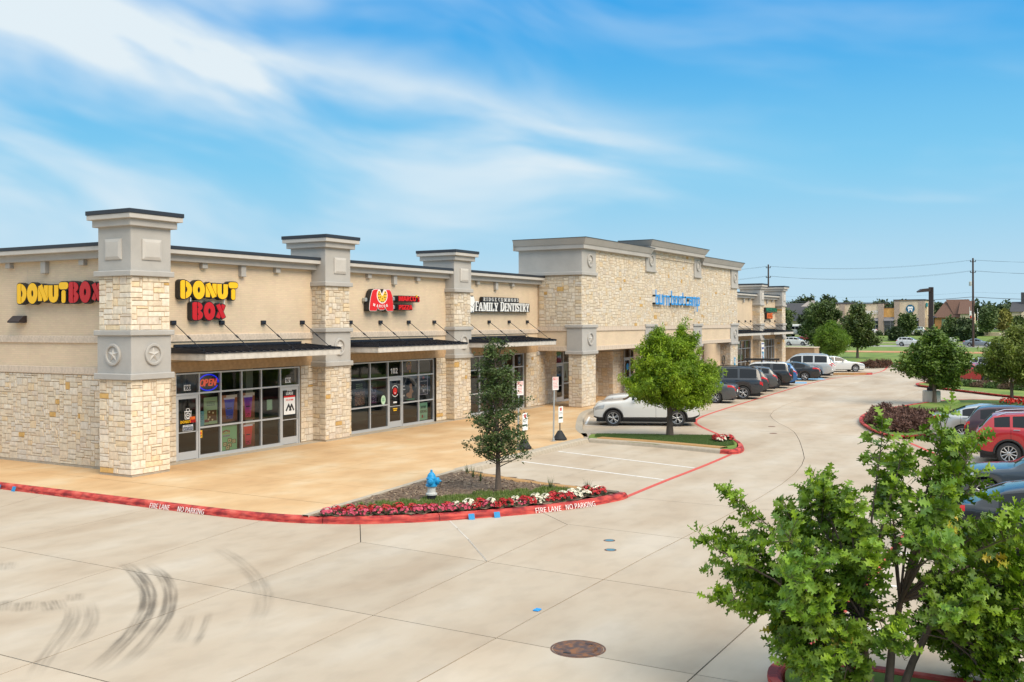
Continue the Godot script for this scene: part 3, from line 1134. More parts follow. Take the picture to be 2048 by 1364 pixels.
func pier(x0: float, x1: float, zb: float, zf: float, ztop: float, panels: bool) -> void:
	var p := obj("stone_pier", bx(Vector3(x0, 0.0, zb), Vector3(x1, 6.0, zf)), M.mortar, shop)
	obj("plinth", bx(Vector3(x0 - 0.01, -0.02, zb), Vector3(x1 + 0.01, 0.055, zf + 0.012)), M.kerb, p)
	for y in [[0.06, 2.87], [4.35, 5.96]]:
		ashlar(Vector3(x0 - 0.02, y[0], zf), Vector3(1, 0, 0), x1 - x0 + 0.04, y[1] - y[0], p)
		ashlar(Vector3(x0, y[0], zb), Vector3(0, 0, 1), zf - zb + 0.02, y[1] - y[0], p)
		ashlar(Vector3(x1, y[0], zf + 0.02), Vector3(0, 0, -1), zf - zb + 0.02, y[1] - y[0], p)
	var body := block(x0, x1, zb, zf, 3.0, 4.25, 0.05)
	obj("middle_block", body, M.eifs, p)
	obj("moulding", block(x0, x1, zb, zf, 2.87, 3.06, 0.13, 0.02), M.eifs, p)
	obj("moulding", block(x0, x1, zb, zf, 4.19, 4.35, 0.13, 0.02), M.eifs, p)
	obj("moulding", block(x0, x1, zb, zf, 5.96, 6.13, 0.13, 0.02), M.eifs, p)
	obj("upper_block", bx(Vector3(x0 - 0.05, 6.1, ztop), Vector3(x1 + 0.05, 7.5, zf + 0.05), 0.012), M.eifs, p)
	obj("cap_moulding", bx(Vector3(x0 - 0.19, 7.44, ztop - 0.1), Vector3(x1 + 0.19, 7.66, zf + 0.19), 0.015), M.eifs, p)
	obj("cap_fascia", bx(Vector3(x0 - 0.31, 7.652, ztop - 0.2), Vector3(x1 + 0.31, 7.80, zf + 0.31), 0.012), M.eifs_light, p)
	obj("cap_coping", bx(Vector3(x0 - 0.335, 7.796, ztop - 0.22), Vector3(x1 + 0.335, 7.925, zf + 0.335), 0.01), M.coping, p)
	star_badge(p, Vector3((x0 + x1) / 2 + 0.06, 3.62, zf + 0.05), OUT)
	if panels:
		star_badge(p, Vector3(x0 - 0.05, 3.62, (zb + zf) / 2 - 0.02), LEFT)
	for f in ([[Vector3((x0 + x1) / 2, 6.77, zf + 0.05), OUT], [Vector3(x0 - 0.05, 6.77, (zb + zf) / 2), LEFT]] if panels else [[Vector3((x0 + x1) / 2 + 0.1, 6.77, zf + 0.05), OUT]]):
		var q := MB.new()
		var a := []
		var c := []
		for k in [[-1, -1], [1, -1], [1, 1], [-1, 1]]:
			a.append(Vector3(k[0] * 0.36, k[1] * 0.31, 0))
			c.append(Vector3(k[0] * 0.27, k[1] * 0.22, 0.07))
		var r := []
		for k in 4:
			r.append(a[k] + Vector3(0, 0, 0.035))
		for k in 4:
			var n := (k + 1) % 4
			q.quad(a[k], a[n], r[n], r[k])
			q.quad(r[k], r[n], c[n], c[k])
		q.quad(c[0], c[1], c[2], c[3])
		var o := obj("raised_panel", q, M.eifs_light, p)
		o.transform = Transform3D(f[1], f[0])


# cornice of a flat roof: grey band, paler fascia, dark coping; two of its ends are square
func cornice(x0: float, x1: float, z0: float, z1: float, dx: float, dz: float) -> void:
	var p := obj("roof_cornice", bx(Vector3(x0 - dx * 0.55, 6.58, z0), Vector3(x1, 6.81, z1 + dz * 0.55), 0.012), M.eifs, shop)
	obj("fascia", bx(Vector3(x0 - dx, 6.802, z0), Vector3(x1, 6.945, z1 + dz), 0.01), M.eifs_light, p)
	obj("coping", bx(Vector3(x0 - dx - 0.02, 6.94, z0), Vector3(x1, 7.055, z1 + dz + 0.02), 0.008), M.coping, p)


func pane(p: Node3D, lo: Vector3, hi: Vector3) -> void:
	var b := MB.new()
	b.quad(lo, Vector3(hi.x, lo.y, lo.z), hi, Vector3(lo.x, hi.y, lo.z))
	obj("pane", b, M.glass, p)


# mullions at xs, bars at ys; doors is a list of column numbers that hold a door
func shopfront(xs: Array, z: float, doors: Array, top := 2.9, low := 1.03, high := 2.2, called := "shopfront") -> Node3D:
	var b := MB.new()
	var t := 0.028
	for x in xs:
		b.cbox(Vector3(x, top / 2, z), Vector3(0.055, top, 0.11), 0.004)
	b.cbox(Vector3((xs[0] + xs[-1]) / 2, top - 0.025, z), Vector3(xs[-1] - xs[0], 0.05, 0.104), 0.0)
	var fr := Node3D.new()
	fr.name = called
	shop.add_child(fr, true)
	for i in xs.size() - 1:
		var a: float = xs[i] + t
		var c: float = xs[i + 1] - t
		var m := (a + c) / 2
		if i in doors:
			b.cbox(Vector3(m, 2.19, z), Vector3(c - a, 0.075, 0.104), 0.0)
			var d := MB.new()
			var f := 2.15
			d.cbox(Vector3(a + 0.055, f / 2, z + 0.01), Vector3(0.09, f, 0.05), 0.004)
			d.cbox(Vector3(c - 0.055, f / 2, z + 0.01), Vector3(0.09, f, 0.05), 0.004)
			d.cbox(Vector3(m, 0.15, z + 0.01), Vector3(c - a - 0.2, 0.26, 0.046), 0.0)
			d.cbox(Vector3(m, f - 0.06, z + 0.01), Vector3(c - a - 0.2, 0.11, 0.046), 0.0)
			d.cbox(Vector3(m, 0.93, z + 0.012), Vector3(c - a - 0.2, 0.03, 0.03), 0.0)
			var dn := obj("door", d, M.alu, shop)
			pane(dn, Vector3(a + 0.1, 0.28, z + 0.012), Vector3(c - 0.1, f - 0.115, z + 0.012))
			var h := MB.new()
			h.tube([Vector3(c - 0.09, 0.92, z + 0.035), Vector3(c - 0.09, 0.95, z + 0.09), Vector3(c - 0.09, 1.22, z + 0.09), Vector3(c - 0.09, 1.25, z + 0.035)], [0.011, 0.011, 0.011, 0.011], 6)
			obj("handle", h, M.galv, dn)
		else:
			b.cbox(Vector3(m, high, z), Vector3(c - a, 0.055, 0.104), 0.0)
			b.cbox(Vector3(m, low, z), Vector3(c - a, 0.055, 0.104), 0.0)
			b.cbox(Vector3(m, 0.055, z), Vector3(c - a, 0.11, 0.104), 0.0)
			pane(fr, Vector3(a, 0.11, z), Vector3(c, low - 0.027, z))
			pane(fr, Vector3(a, low + 0.027, z), Vector3(c, high - 0.027, z))
		pane(fr, Vector3(a, 2.23, z), Vector3(c, top - 0.05, z))
	obj("frame", b, M.alu, fr)
	return fr


func canopy(x0: float, x1: float, rods: Array) -> void:
	var zf := 0.30
	var zb := -1.46
	var b := MB.new()
	b.cbox(Vector3((x0 + x1) / 2, 3.48, zf - 0.04), Vector3(x1 - x0, 0.23, 0.08), 0.008)
	for x in [x0 + 0.04, x1 - 0.04]:
		b.cbox(Vector3(x, 3.48, (zf + zb) / 2 - 0.041), Vector3(0.08, 0.228, zf - zb - 0.085), 0.0)
	var p := obj("canopy", b, M.fascia, shop)
	var d := MB.new()
	d.quad(Vector3(x0 - 0.03, 3.605, zf + 0.03), Vector3(x1 + 0.03, 3.605, zf + 0.03), Vector3(x1 + 0.03, 3.74, zb), Vector3(x0 - 0.03, 3.74, zb))
	d.quad(Vector3(x0 - 0.03, 3.58, zb), Vector3(x1 + 0.03, 3.58, zb), Vector3(x1 + 0.03, 3.58, zf + 0.03), Vector3(x0 - 0.03, 3.58, zf + 0.03))
	d.quad(Vector3(x0 - 0.03, 3.58, zf + 0.03), Vector3(x1 + 0.03, 3.58, zf + 0.03), Vector3(x1 + 0.03, 3.605, zf + 0.03), Vector3(x0 - 0.03, 3.605, zf + 0.03))
	d.quad(Vector3(x0 - 0.03, 3.58, zb), Vector3(x0 - 0.03, 3.58, zf + 0.03), Vector3(x0 - 0.03, 3.605, zf + 0.03), Vector3(x0 - 0.03, 3.74, zb))
	d.quad(Vector3(x1 + 0.03, 3.58, zf + 0.03), Vector3(x1 + 0.03, 3.58, zb), Vector3(x1 + 0.03, 3.74, zb), Vector3(x1 + 0.03, 3.605, zf + 0.03))
	d.cbox(Vector3((x0 + x1) / 2, 3.80, zb + 0.06), Vector3(x1 - x0 - 0.5, 0.12, 0.05), 0.0)
	obj("metal_roof", d, M.dark_metal, p)
	var n := int((x1 - x0) / 0.305)
	var slope := atan2(0.135, zf - zb)
	for i in n + 1:
		var x := lerpf(x0, x1, float(i) / n)
		var r := MB.new().cbox(Vector3(x, 3.695, (zf + zb) / 2 + 0.03), Vector3(0.035, 0.045, zf - zb - 0.02), 0.0, Basis(Vector3(1, 0, 0), slope))
		obj("seam", r, M.dark_metal, p)
	for x in rods:
		var t := MB.new()
		var top := Vector3(x, 4.57, -1.38)
		var end := Vector3(x, 3.68, -0.10)
		t.cbox(Vector3(x, 4.57, -1.41), Vector3(0.2, 0.15, 0.10), 0.01)
		t.tube([top, top.lerp(end, 0.47), top.lerp(end, 0.5), top.lerp(end, 0.56), top.lerp(end, 0.6), end], [0.014, 0.014, 0.03, 0.03, 0.014, 0.014], 6)
		t.cbox(end + Vector3(0, -0.01, 0.02), Vector3(0.05, 0.1, 0.12), 0.0)
		obj("tie_rod", t, M.dark_metal, p)


func corbel(at: Vector3, big: bool, along_x := true) -> void:
	var h := 0.40 if big else 0.19
	var s := Vector3(0.24, h, 0.17) if along_x else Vector3(0.17, h, 0.24)
	obj("corbel", MB.new().cbox(at - Vector3(0, h / 2, 0), s, 0.012), M.eifs, shop)


func building() -> void:
	shop = thing("shop_building", "long single storey row of shops in pale stone and cream brick with grey capped piers", "building")
	# walls with thickness, roof, floor
	var w := MB.new()
	w.box(Vector3(0.72, 2.95, -40), Vector3(1.02, 6.62, -1.3))
	w.box(Vector3(1.03, 3.25, -1.75), Vector3(28.2, 6.62, -1.45))
	for x in [[9.05, 11.2], [18.28, 20.6], [26.85, 28.2], [1.03, 2.98], [11.21, 12.08], [20.61, 20.9]]:
		w.box(Vector3(x[0], 0, -1.76), Vector3(x[1], 3.26, -1.452))
	obj("brick_wall", w, M.brick, shop)
	var sw := obj("stone_wall", bx(Vector3(0.721, 0, -40), Vector3(1.01, 2.96, -1.3)), M.mortar, shop)
	obj("plinth", bx(Vector3(0.68, -0.02, -40), Vector3(0.73, 0.06, -1.2)), M.kerb, sw)
	ashlar(Vector3(0.72, 0.06, -12), Vector3(0, 0, 1), 10.75, 2.87, sw)
	for x in [[9.05, 9.75], [18.28, 19.1], [26.85, 28.15], [1.4, 2.98], [11.16, 12.08]]:
		var j := obj("stone_jamb", bx(Vector3(x[0], 0, -1.6), Vector3(x[1], 2.93, -1.445)), M.mortar, shop)
		ashlar(Vector3(x[0], 0.03, -1.444), Vector3(1, 0, 0), x[1] - x[0], 2.89, j)
	for x in [[1.4, 9.75], [11.15, 19.1], [20.5, 28.2]]:
		obj("soldier_course", bx(Vector3(x[0], 2.93, -1.72), Vector3(x[1], 3.28, -1.425)), M.soldier, shop)
		obj("stone_ledge", bx(Vector3(x[0], 3.945, -1.5), Vector3(x[1], 4.185, -1.39), 0.012), M.ledge, shop)
	for y in [[2.94, 3.17], [3.935, 4.165]]:
		obj("stone_ledge", bx(Vector3(0.66, y[0], -40), Vector3(0.75, y[1], -1.35), 0.012), M.ledge, shop)
	# control joints
	for z in [-5.85, -13.0]:
		obj("control_joint", bx(Vector3(0.717, 3.17, z), Vector3(0.722, 6.58, z + 0.014)), M.ledge, shop)
		obj("control_joint", bx(Vector3(0.69, 0.06, z), Vector3(0.724, 2.94, z + 0.016)), M.ledge, shop)
	for x in [5.94, 14.97, 23.6]:
		obj("control_joint", bx(Vector3(x, 4.19, -1.452), Vector3(x + 0.012, 6.58, -1.447)), M.ledge, shop)
	var r := MB.new()
	r.box(Vector3(0.8, 6.3, -39.9), Vector3(28.1, 6.6, -1.6))
	r.box(Vector3(0.72, 0, -40.3), Vector3(80, 6.6, -40))
	obj("roof_slab", r, M.roof, shop)
	# rooms behind the glass
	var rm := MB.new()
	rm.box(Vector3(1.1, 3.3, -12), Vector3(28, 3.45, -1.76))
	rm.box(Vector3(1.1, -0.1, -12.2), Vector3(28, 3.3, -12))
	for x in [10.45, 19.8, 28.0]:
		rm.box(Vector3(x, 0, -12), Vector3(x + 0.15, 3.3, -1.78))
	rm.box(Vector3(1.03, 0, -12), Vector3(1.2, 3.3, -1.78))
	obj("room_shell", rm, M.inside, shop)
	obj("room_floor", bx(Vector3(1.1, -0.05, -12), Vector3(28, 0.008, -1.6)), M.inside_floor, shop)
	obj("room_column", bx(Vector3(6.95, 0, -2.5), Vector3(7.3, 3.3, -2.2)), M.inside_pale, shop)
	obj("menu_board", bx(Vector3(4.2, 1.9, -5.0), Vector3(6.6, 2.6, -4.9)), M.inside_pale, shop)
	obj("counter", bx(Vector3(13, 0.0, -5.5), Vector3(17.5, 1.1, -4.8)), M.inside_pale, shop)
	# piers, cornices, canopies, shopfronts
	pier(0.0, 1.4, -1.4, 0.0, -1.4, true)
	pier(9.74, 11.15, -1.5, -0.80, -2.5, false)
	pier(19.12, 20.52, -1.5, -1.0, -2.7, false)
	cornice(0.72, 1.1, -40, -1.45, 0.46, 0.0)
	cornice(1.45, 9.74, -1.5, -1.45, 0.0, 0.46)
	cornice(11.15, 19.12, -1.5, -1.45, 0.0, 0.46)
	cornice(20.52, 28.3, -1.5, -1.45, 0.0, 0.46)
	for x in [[4.14, false], [5.94, true], [7.70, false], [13.18, false], [14.97, true], [16.72, false], [21.83, false], [23.60, true], [25.27, false]]:
		corbel(Vector3(x[0], 6.585, -1.38), x[1])
	for z in [[-4.87, true], [-3.0, false], [-8.5, false], [-6.7, false], [-12.0, true]]:
		corbel(Vector3(0.65, 6.585, z[0]), z[1], false)
	shopfront([3.0, 4.02, 5.0, 6.0, 6.98, 7.98, 9.0], -1.52, [0, 5])
	shopfront([12.1, 13.5, 14.75, 15.80, 17.05, 18.24], -1.6, [2])
	shopfront([20.95, 22.3, 23.6, 24.7, 25.75, 26.8], -1.6, [3])
	canopy(2.62, 9.28, [2.85, 4.99, 7.02, 9.12])
	canopy(11.62, 18.2, [12.02, 14.03, 16.08, 18.09])
	canopy(20.35, 26.98, [20.95, 22.98, 25.0, 26.95])


func tall_cornice(x0: float, x1: float, zf: float, y0: float, ret: float, right_ret: float) -> void:
	var prof := [Vector2(0.10, 0.0), Vector2(0.26, 0.02), Vector2(0.26, 0.235), Vector2(0.30, 0.245), Vector2(0.46, 0.53), Vector2(0.48, 0.57)]
	# the front and the return at each end
	var b := MB.new()
	for i in prof.size() - 1:
		var p: Vector2 = prof[i]
		var q: Vector2 = prof[i + 1]
		var a := Vector3(x0 - p.x, y0 + p.y, zf + p.x)
		var c := Vector3(x1 + p.x, y0 + p.y, zf + p.x)
		var d := Vector3(x1 + q.x, y0 + q.y, zf + q.x)
		var e := Vector3(x0 - q.x, y0 + q.y, zf + q.x)
		b.quad(a, c, d, e)
		b.quad(Vector3(a.x, a.y, ret), a, e, Vector3(e.x, e.y, ret))
		b.quad(c, Vector3(c.x, c.y, right_ret), Vector3(d.x, d.y, right_ret), d)
	b.quad(Vector3(x0 - 0.1, y0, ret), Vector3(x1 + 0.1, y0, ret), Vector3(x1 + 0.1, y0, zf + 0.1), Vector3(x0 - 0.1, y0, zf + 0.1))
	b.quad(Vector3(x1, y0, ret), Vector3(x0 - 0.4, y0, ret), Vector3(x0 - 0.4, y0 + 0.57, ret), Vector3(x1, y0 + 0.57, ret))
	var p2 := obj("parapet_cornice", b, M.eifs, shop)
	obj("coping", bx(Vector3(x0 - 0.5, y0 + 0.57, minf(ret, right_ret)), Vector3(x1 + 0.5, y0 + 0.6, zf + 0.5)), M.coping, p2)


func tall_section() -> void:
	var zf := 1.2
	var w := MB.new()
	w.box(Vector3(28.2, 4.25, -2.6), Vector3(28.5, 8.6, zf))
	w.box(Vector3(28.5, 4.25, zf - 0.3), Vector3(55.7, 8.6, zf - 0.001))
	w.box(Vector3(37.2, 8.5, zf - 0.4), Vector3(47.1, 9.1, zf + 0.06))
	w.box(Vector3(55.4, 3.2, -40), Vector3(55.7, 6.6, -2.8))
	w.box(Vector3(55.4, 3.2, -2.8), Vector3(55.7, 8.6, zf - 0.3))
	w.box(Vector3(28.2, 4.25, -40), Vector3(28.5, 6.6, -2.6))
	var sw := obj("stone_wall", w, M.mortar, shop)
	ashlar(Vector3(28.2, 4.30, -1.35), Vector3(0, 0, 1), 2.57, 2.72, sw)
	ashlar(Vector3(28.18, 4.30, zf), Vector3(1, 0, 0), 27.5, 4.2, sw, [[0, 2.82, 1.75, 9], [8.92, 3.3, 10.5, 9], [17.6, 3.35, 19.0, 9], [25.8, 2.85, 28, 9]])
	ashlar(Vector3(38.7, 8.50, zf + 0.06), Vector3(1, 0, 0), 7.1, 0.46, sw)
	var bw := MB.new()
	bw.box(Vector3(28.21, 3.0, zf - 0.5), Vector3(55.69, 4.26, zf - 0.01))
	bw.box(Vector3(28.21, 3.0, -1.44), Vector3(28.7, 4.26, zf - 0.5))
	obj("brick_band", bw, M.brick, shop)
	for y in [[2.99, 3.24], [4.06, 4.30]]:
		obj("stone_ledge", bx(Vector3(28.2, y[0], zf - 0.02), Vector3(55.72, y[1], zf + 0.05), 0.01), M.ledge, shop)
		obj("stone_ledge", bx(Vector3(28.15, y[0], -1.44), Vector3(28.23, y[1], zf + 0.05), 0.01), M.ledge, shop)
	obj("arcade_ceiling", bx(Vector3(28.2, 2.96, -1.7), Vector3(55.7, 3.02, zf - 0.02)), M.soldier, shop)
	# piers of the arcade
	for x in [[28.2, 29.88], [37.1, 38.75], [45.7, 47.3], [54.0, 55.72]]:
		var p := obj("stone_pier", bx(Vector3(x[0], 0, 0.42), Vector3(x[1], 3.0, zf)), M.mortar, shop)
		ashlar(Vector3(x[0] - 0.02, 0.03, zf), Vector3(1, 0, 0), x[1] - x[0] + 0.04, 2.8, p)
		ashlar(Vector3(x[0], 0.03, 0.42), Vector3(0, 0, 1), zf - 0.4, 2.8, p)
		ashlar(Vector3(x[1], 0.03, zf + 0.02), Vector3(0, 0, -1), zf - 0.4, 2.8, p)
		obj("middle_block", block(x[0], x[1], 0.40, zf, 2.98, 4.3, 0.06), M.eifs, p)
		obj("moulding", block(x[0], x[1], 0.40, zf, 2.82, 3.0, 0.14, 0.02), M.eifs, p)
		obj("moulding", block(x[0], x[1], 0.40, zf, 4.24, 4.41, 0.14, 0.02), M.eifs, p)
		star_badge(p, Vector3((x[0] + x[1]) / 2 + 0.1, 3.65, zf + 0.06), OUT, 0.36)
	# grey panels with stars under the parapet
	var u := obj("corner_panel", bx(Vector3(28.15, 7.2, -2.6), Vector3(29.92, 8.55, zf + 0.05), 0.01), M.eifs, shop)
	obj("moulding", bx(Vector3(28.06, 7.06, -2.6), Vector3(30.02, 7.24, zf + 0.12), 0.02), M.eifs, u)
	star_badge(u, Vector3(29.15, 7.86, zf + 0.05), OUT, 0.36)
	for x in [[37.12, 38.66, 7.7, 8.95, 8.32], [45.8, 47.2, 7.65, 8.95, 8.36], [54.05, 55.72, 7.15, 8.5, 7.84]]:
		var q := obj("star_panel", bx(Vector3(x[0], x[2], zf - 0.1), Vector3(x[1], x[3], zf + 0.09), 0.01), M.eifs, shop)
		obj("moulding", bx(Vector3(x[0] - 0.06, x[2] - 0.1, zf - 0.1), Vector3(x[1] + 0.06, x[2] + 0.02, zf + 0.14), 0.015), M.eifs, q)
		star_badge(q, Vector3((x[0] + x[1]) / 2, x[4], zf + 0.09), OUT, 0.36)
	tall_cornice(28.2, 37.1, zf, 8.44, -2.75, -0.5)
	tall_cornice(37.15, 46.7, zf + 0.2, 8.91, -0.4, -0.4)
	tall_cornice(47.35, 55.72, zf, 8.44, -0.5, -3.0)
	var r := MB.new()
	r.box(Vector3(28.5, 6.3, -40), Vector3(55.4, 6.55, zf - 0.3))
	obj("roof_slab", r, M.roof, shop)
	# behind the arcade
	var bk := MB.new()
	for x in [[28.2, 30.6], [33.7, 36.9], [42.0, 47.4], [53.0, 55.7]]:
		bk.box(Vector3(x[0], 0, -1.85), Vector3(x[1], 3.0, -1.55))
	var bn := obj("stone_wall", bk, M.mortar, shop)
	for x in [[28.25, 30.6], [33.7, 36.9], [42.0, 47.4], [53.0, 55.65]]:
		ashlar(Vector3(x[0], 0.02, -1.55), Vector3(1, 0, 0), x[1] - x[0], 2.9, bn)
	for x in [[28.05, 28.9, -1.4], [36.2, 37.8, -0.55]]:
		var p := obj("stone_pier", bx(Vector3(x[0], 0, -1.6), Vector3(x[1], 2.97, x[2])), M.mortar, shop)
		ashlar(Vector3(x[0] - 0.02, 0.02, x[2]), Vector3(1, 0, 0), x[1] - x[0] + 0.04, 2.72, p)
		ashlar(Vector3(x[0], 0.02, -1.6), Vector3(0, 0, 1), x[2] + 1.62, 2.72, p)
		obj("moulding", bx(Vector3(x[0] - 0.07, 2.76, -1.6), Vector3(x[1] + 0.07, 2.955, x[2] + 0.07), 0.015), M.eifs, p)
	shopfront([30.62, 31.6, 32.6, 33.68], -1.65, [0], 2.95)
	shopfront([37.82, 38.6, 39.5, 40.4, 41.4, 42.0], -1.65, [3], 2.95)
	shopfront([47.45, 48.8, 50.0, 51.1, 52.2, 53.0], -1.65, [3], 2.95)
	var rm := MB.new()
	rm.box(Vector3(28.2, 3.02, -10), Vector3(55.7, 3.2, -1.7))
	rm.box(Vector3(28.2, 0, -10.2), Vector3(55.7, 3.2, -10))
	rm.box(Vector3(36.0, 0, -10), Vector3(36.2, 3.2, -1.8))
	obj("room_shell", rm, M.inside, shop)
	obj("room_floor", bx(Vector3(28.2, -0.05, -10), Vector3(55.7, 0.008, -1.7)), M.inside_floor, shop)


func far_wing() -> void:
	var w := MB.new()
	w.box(Vector3(55.7, 3.25, -1.75), Vector3(77.7, 6.62, -1.45))
	for x in [[55.7, 61.0], [68.45, 71.2], [76.3, 77.7]]:
		w.box(Vector3(x[0], 0, -1.75), Vector3(x[1], 3.25, -1.45))
	w.box(Vector3(77.4, 0, -40), Vector3(77.7, 6.62, -1.75))
	w.box(Vector3(55.7, 6.3, -40), Vector3(77.7, 6.6, -1.76))
	obj("brick_wall", w, M.brick, shop)
	for x in [[55.75, 69.0], [70.1, 76.5]]:
		obj("soldier_course", bx(Vector3(x[0], 2.93, -1.72), Vector3(x[1], 3.28, -1.425)), M.soldier, shop)
		obj("stone_ledge", bx(Vector3(x[0], 3.945, -1.5), Vector3(x[1], 4.185, -1.39), 0.012), M.ledge, shop)
	pier(68.95, 70.1, -1.5, -0.80, -2.6, false)
	pier(76.5, 77.65, -1.5, -0.80, -2.8, false)
	cornice(55.7, 68.95, -1.5, -1.45, 0.0, 0.46)
	cornice(70.1, 76.5, -1.5, -1.45, 0.0, 0.46)
	for x in [[58.0, false], [60.0, true], [63.2, false], [66.0, true], [67.7, false], [71.8, false], [73.4, true], [75.2, false]]:
		corbel(Vector3(x[0], 6.585, -1.38), x[1])
	canopy(58.4, 68.4, [60.6, 62.7, 64.7, 66.6, 68.2])
	canopy(69.6, 76.4, [70.2, 72.7, 74.5, 76.2])
	var f := shopfront([61.0, 62.0, 63.2, 64.4, 65.6, 66.9, 68.4], -1.55, [1])
	shopfront([71.2, 72.4, 73.5, 74.4, 75.4, 76.3], -1.55, [1])
	for k in 3:
		var q := MB.new()
		var x := 64.45 + k * 1.2
		q.quad(Vector3(x, 2.26, -1.60), Vector3(x + 1.05, 2.26, -1.60), Vector3(x + 1.05, 2.84, -1.60), Vector3(x, 2.84, -1.60))
		obj("window_film", q, M.orange if k == 1 else mat(0.02, 0.30, 0.03, 0.5), f)
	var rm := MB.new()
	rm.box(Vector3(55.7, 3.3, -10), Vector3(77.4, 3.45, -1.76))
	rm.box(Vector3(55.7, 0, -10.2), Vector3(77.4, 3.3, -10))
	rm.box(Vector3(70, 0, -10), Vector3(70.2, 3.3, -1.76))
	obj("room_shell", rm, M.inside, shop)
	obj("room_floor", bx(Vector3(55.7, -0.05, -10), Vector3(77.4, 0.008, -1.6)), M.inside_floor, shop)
	lay_stones()


# ---- signs --------------------------------------------------------------------------------

func less(a: Array, b: PackedVector2Array) -> Array:
	var out := []
	for p in a:
		for r in Geometry2D.clip_polygons(p, b):
			if not Geometry2D.is_polygon_clockwise(r):
				out.append(r)
			elif r.size() > 2 and Geometry2D.clip_polygons(p, b).size() == 1:
				out.append(r)
	return out


func halves(p: PackedVector2Array, hole: PackedVector2Array, x: float) -> Array:
	var out := []
	for q in [rect(-5, -5, x, 5), rect(x, -5, 5, 5)]:
		for r in Geometry2D.intersect_polygons(p, q):
			for s in Geometry2D.clip_polygons(r, hole):
				out.append(s)
	return out


# fat round letters one unit high: [pieces, width]
func bubble(ch: String) -> Array:
	match ch:
		"D":
			var bowl := Geometry2D.intersect_polygons(ell(0.16, 0.5, 0.46, 0.5), rect(0.29, -1, 2, 2))[0]
			var bar := Geometry2D.intersect_polygons(rrect(0, 0, 0.6, 1, 0.13), rect(-1, -1, 0.245, 2))[0]
			return [[bar] + less([bowl], ell(0.27, 0.5, 0.10, 0.17)), 0.63]
		"O":
			return [halves(ell(0.335, 0.5, 0.335, 0.51), ell(0.335, 0.5, 0.075, 0.16), 0.335), 0.68]
		"N":
			var dg := fat([Vector2(0.13, 0.88), Vector2(0.49, 0.12)], 0.235)
			var cutter := fat([Vector2(0.13, 0.88), Vector2(0.49, 0.12)], 0.29)
			return [[dg] + less([fat([Vector2(0.12, 0.12), Vector2(0.12, 0.84)], 0.235)], cutter) + less([fat([Vector2(0.50, 0.16), Vector2(0.50, 0.88)], 0.235)], cutter), 0.63]
		"U":
			return [[fat([Vector2(0.12, 0.87), Vector2(0.12, 0.36), Vector2(0.17, 0.2), Vector2(0.30, 0.145), Vector2(0.43, 0.2), Vector2(0.48, 0.36), Vector2(0.48, 0.87)], 0.25)], 0.62]
		"T":
			return [[rrect(0, 0.66, 0.56, 1, 0.14), rrect(0.16, 0, 0.40, 0.62, 0.115)], 0.57]
		"B":
			var bar := Geometry2D.intersect_polygons(rrect(0, 0, 0.6, 1, 0.13), rect(-1, -1, 0.26, 2))[0]
			var top := Geometry2D.intersect_polygons(ell(0.26, 0.74, 0.32, 0.26), rect(0.30, -1, 2, 2))[0]
			var low := Geometry2D.intersect_polygons(ell(0.26, 0.28, 0.34, 0.28), rect(0.30, -1, 2, 2))[0]
			var both: Array = Geometry2D.merge_polygons(top, low)
			return [[bar] + less(less([both[0]], ell(0.29, 0.71, 0.06, 0.055, 12)), ell(0.29, 0.32, 0.06, 0.055, 12)), 0.62]
		"X":
			var dg := fat([Vector2(0.13, 0.88), Vector2(0.49, 0.12)], 0.24)
			var cutter := fat([Vector2(0.13, 0.88), Vector2(0.49, 0.12)], 0.29)
			return [[dg] + less([fat([Vector2(0.49, 0.87), Vector2(0.36, 0.55)], 0.22)], cutter) + less([fat([Vector2(0.12, 0.12), Vector2(0.25, 0.42)], 0.23)], cutter), 0.62]
	return [[], 0.3]


func bubble_word(parent: Node3D, word: String, h: float, wide: float, at: Vector3, bs: Basis, face: Material, split := 99) -> void:
	var x := 0.0
	var k := 0
	for ch in word:
		var g := bubble(ch)
		var front := MB.new()
		var back := MB.new()
		for p in g[0]:
			front.prism(p, 0.0, 0.025)
			for q in Geometry2D.offset_polygon(p, 0.05, Geometry2D.JOIN_ROUND):
				back.prism(q, -0.30, -0.004 - 0.0015 * k)
				k += 1
		var t := Transform3D(bs * Basis.from_scale(Vector3(h * wide, h, 0.62)), at + bs * Vector3(x * h * wide, 0, 0))
		var o := obj("letter", front, face if word.length() < split or x < 3.1 else M.red, parent)
		o.transform = t
		var c := obj("letter_can", back, M.black, parent)
		c.transform = t
		x += g[1] + 0.035


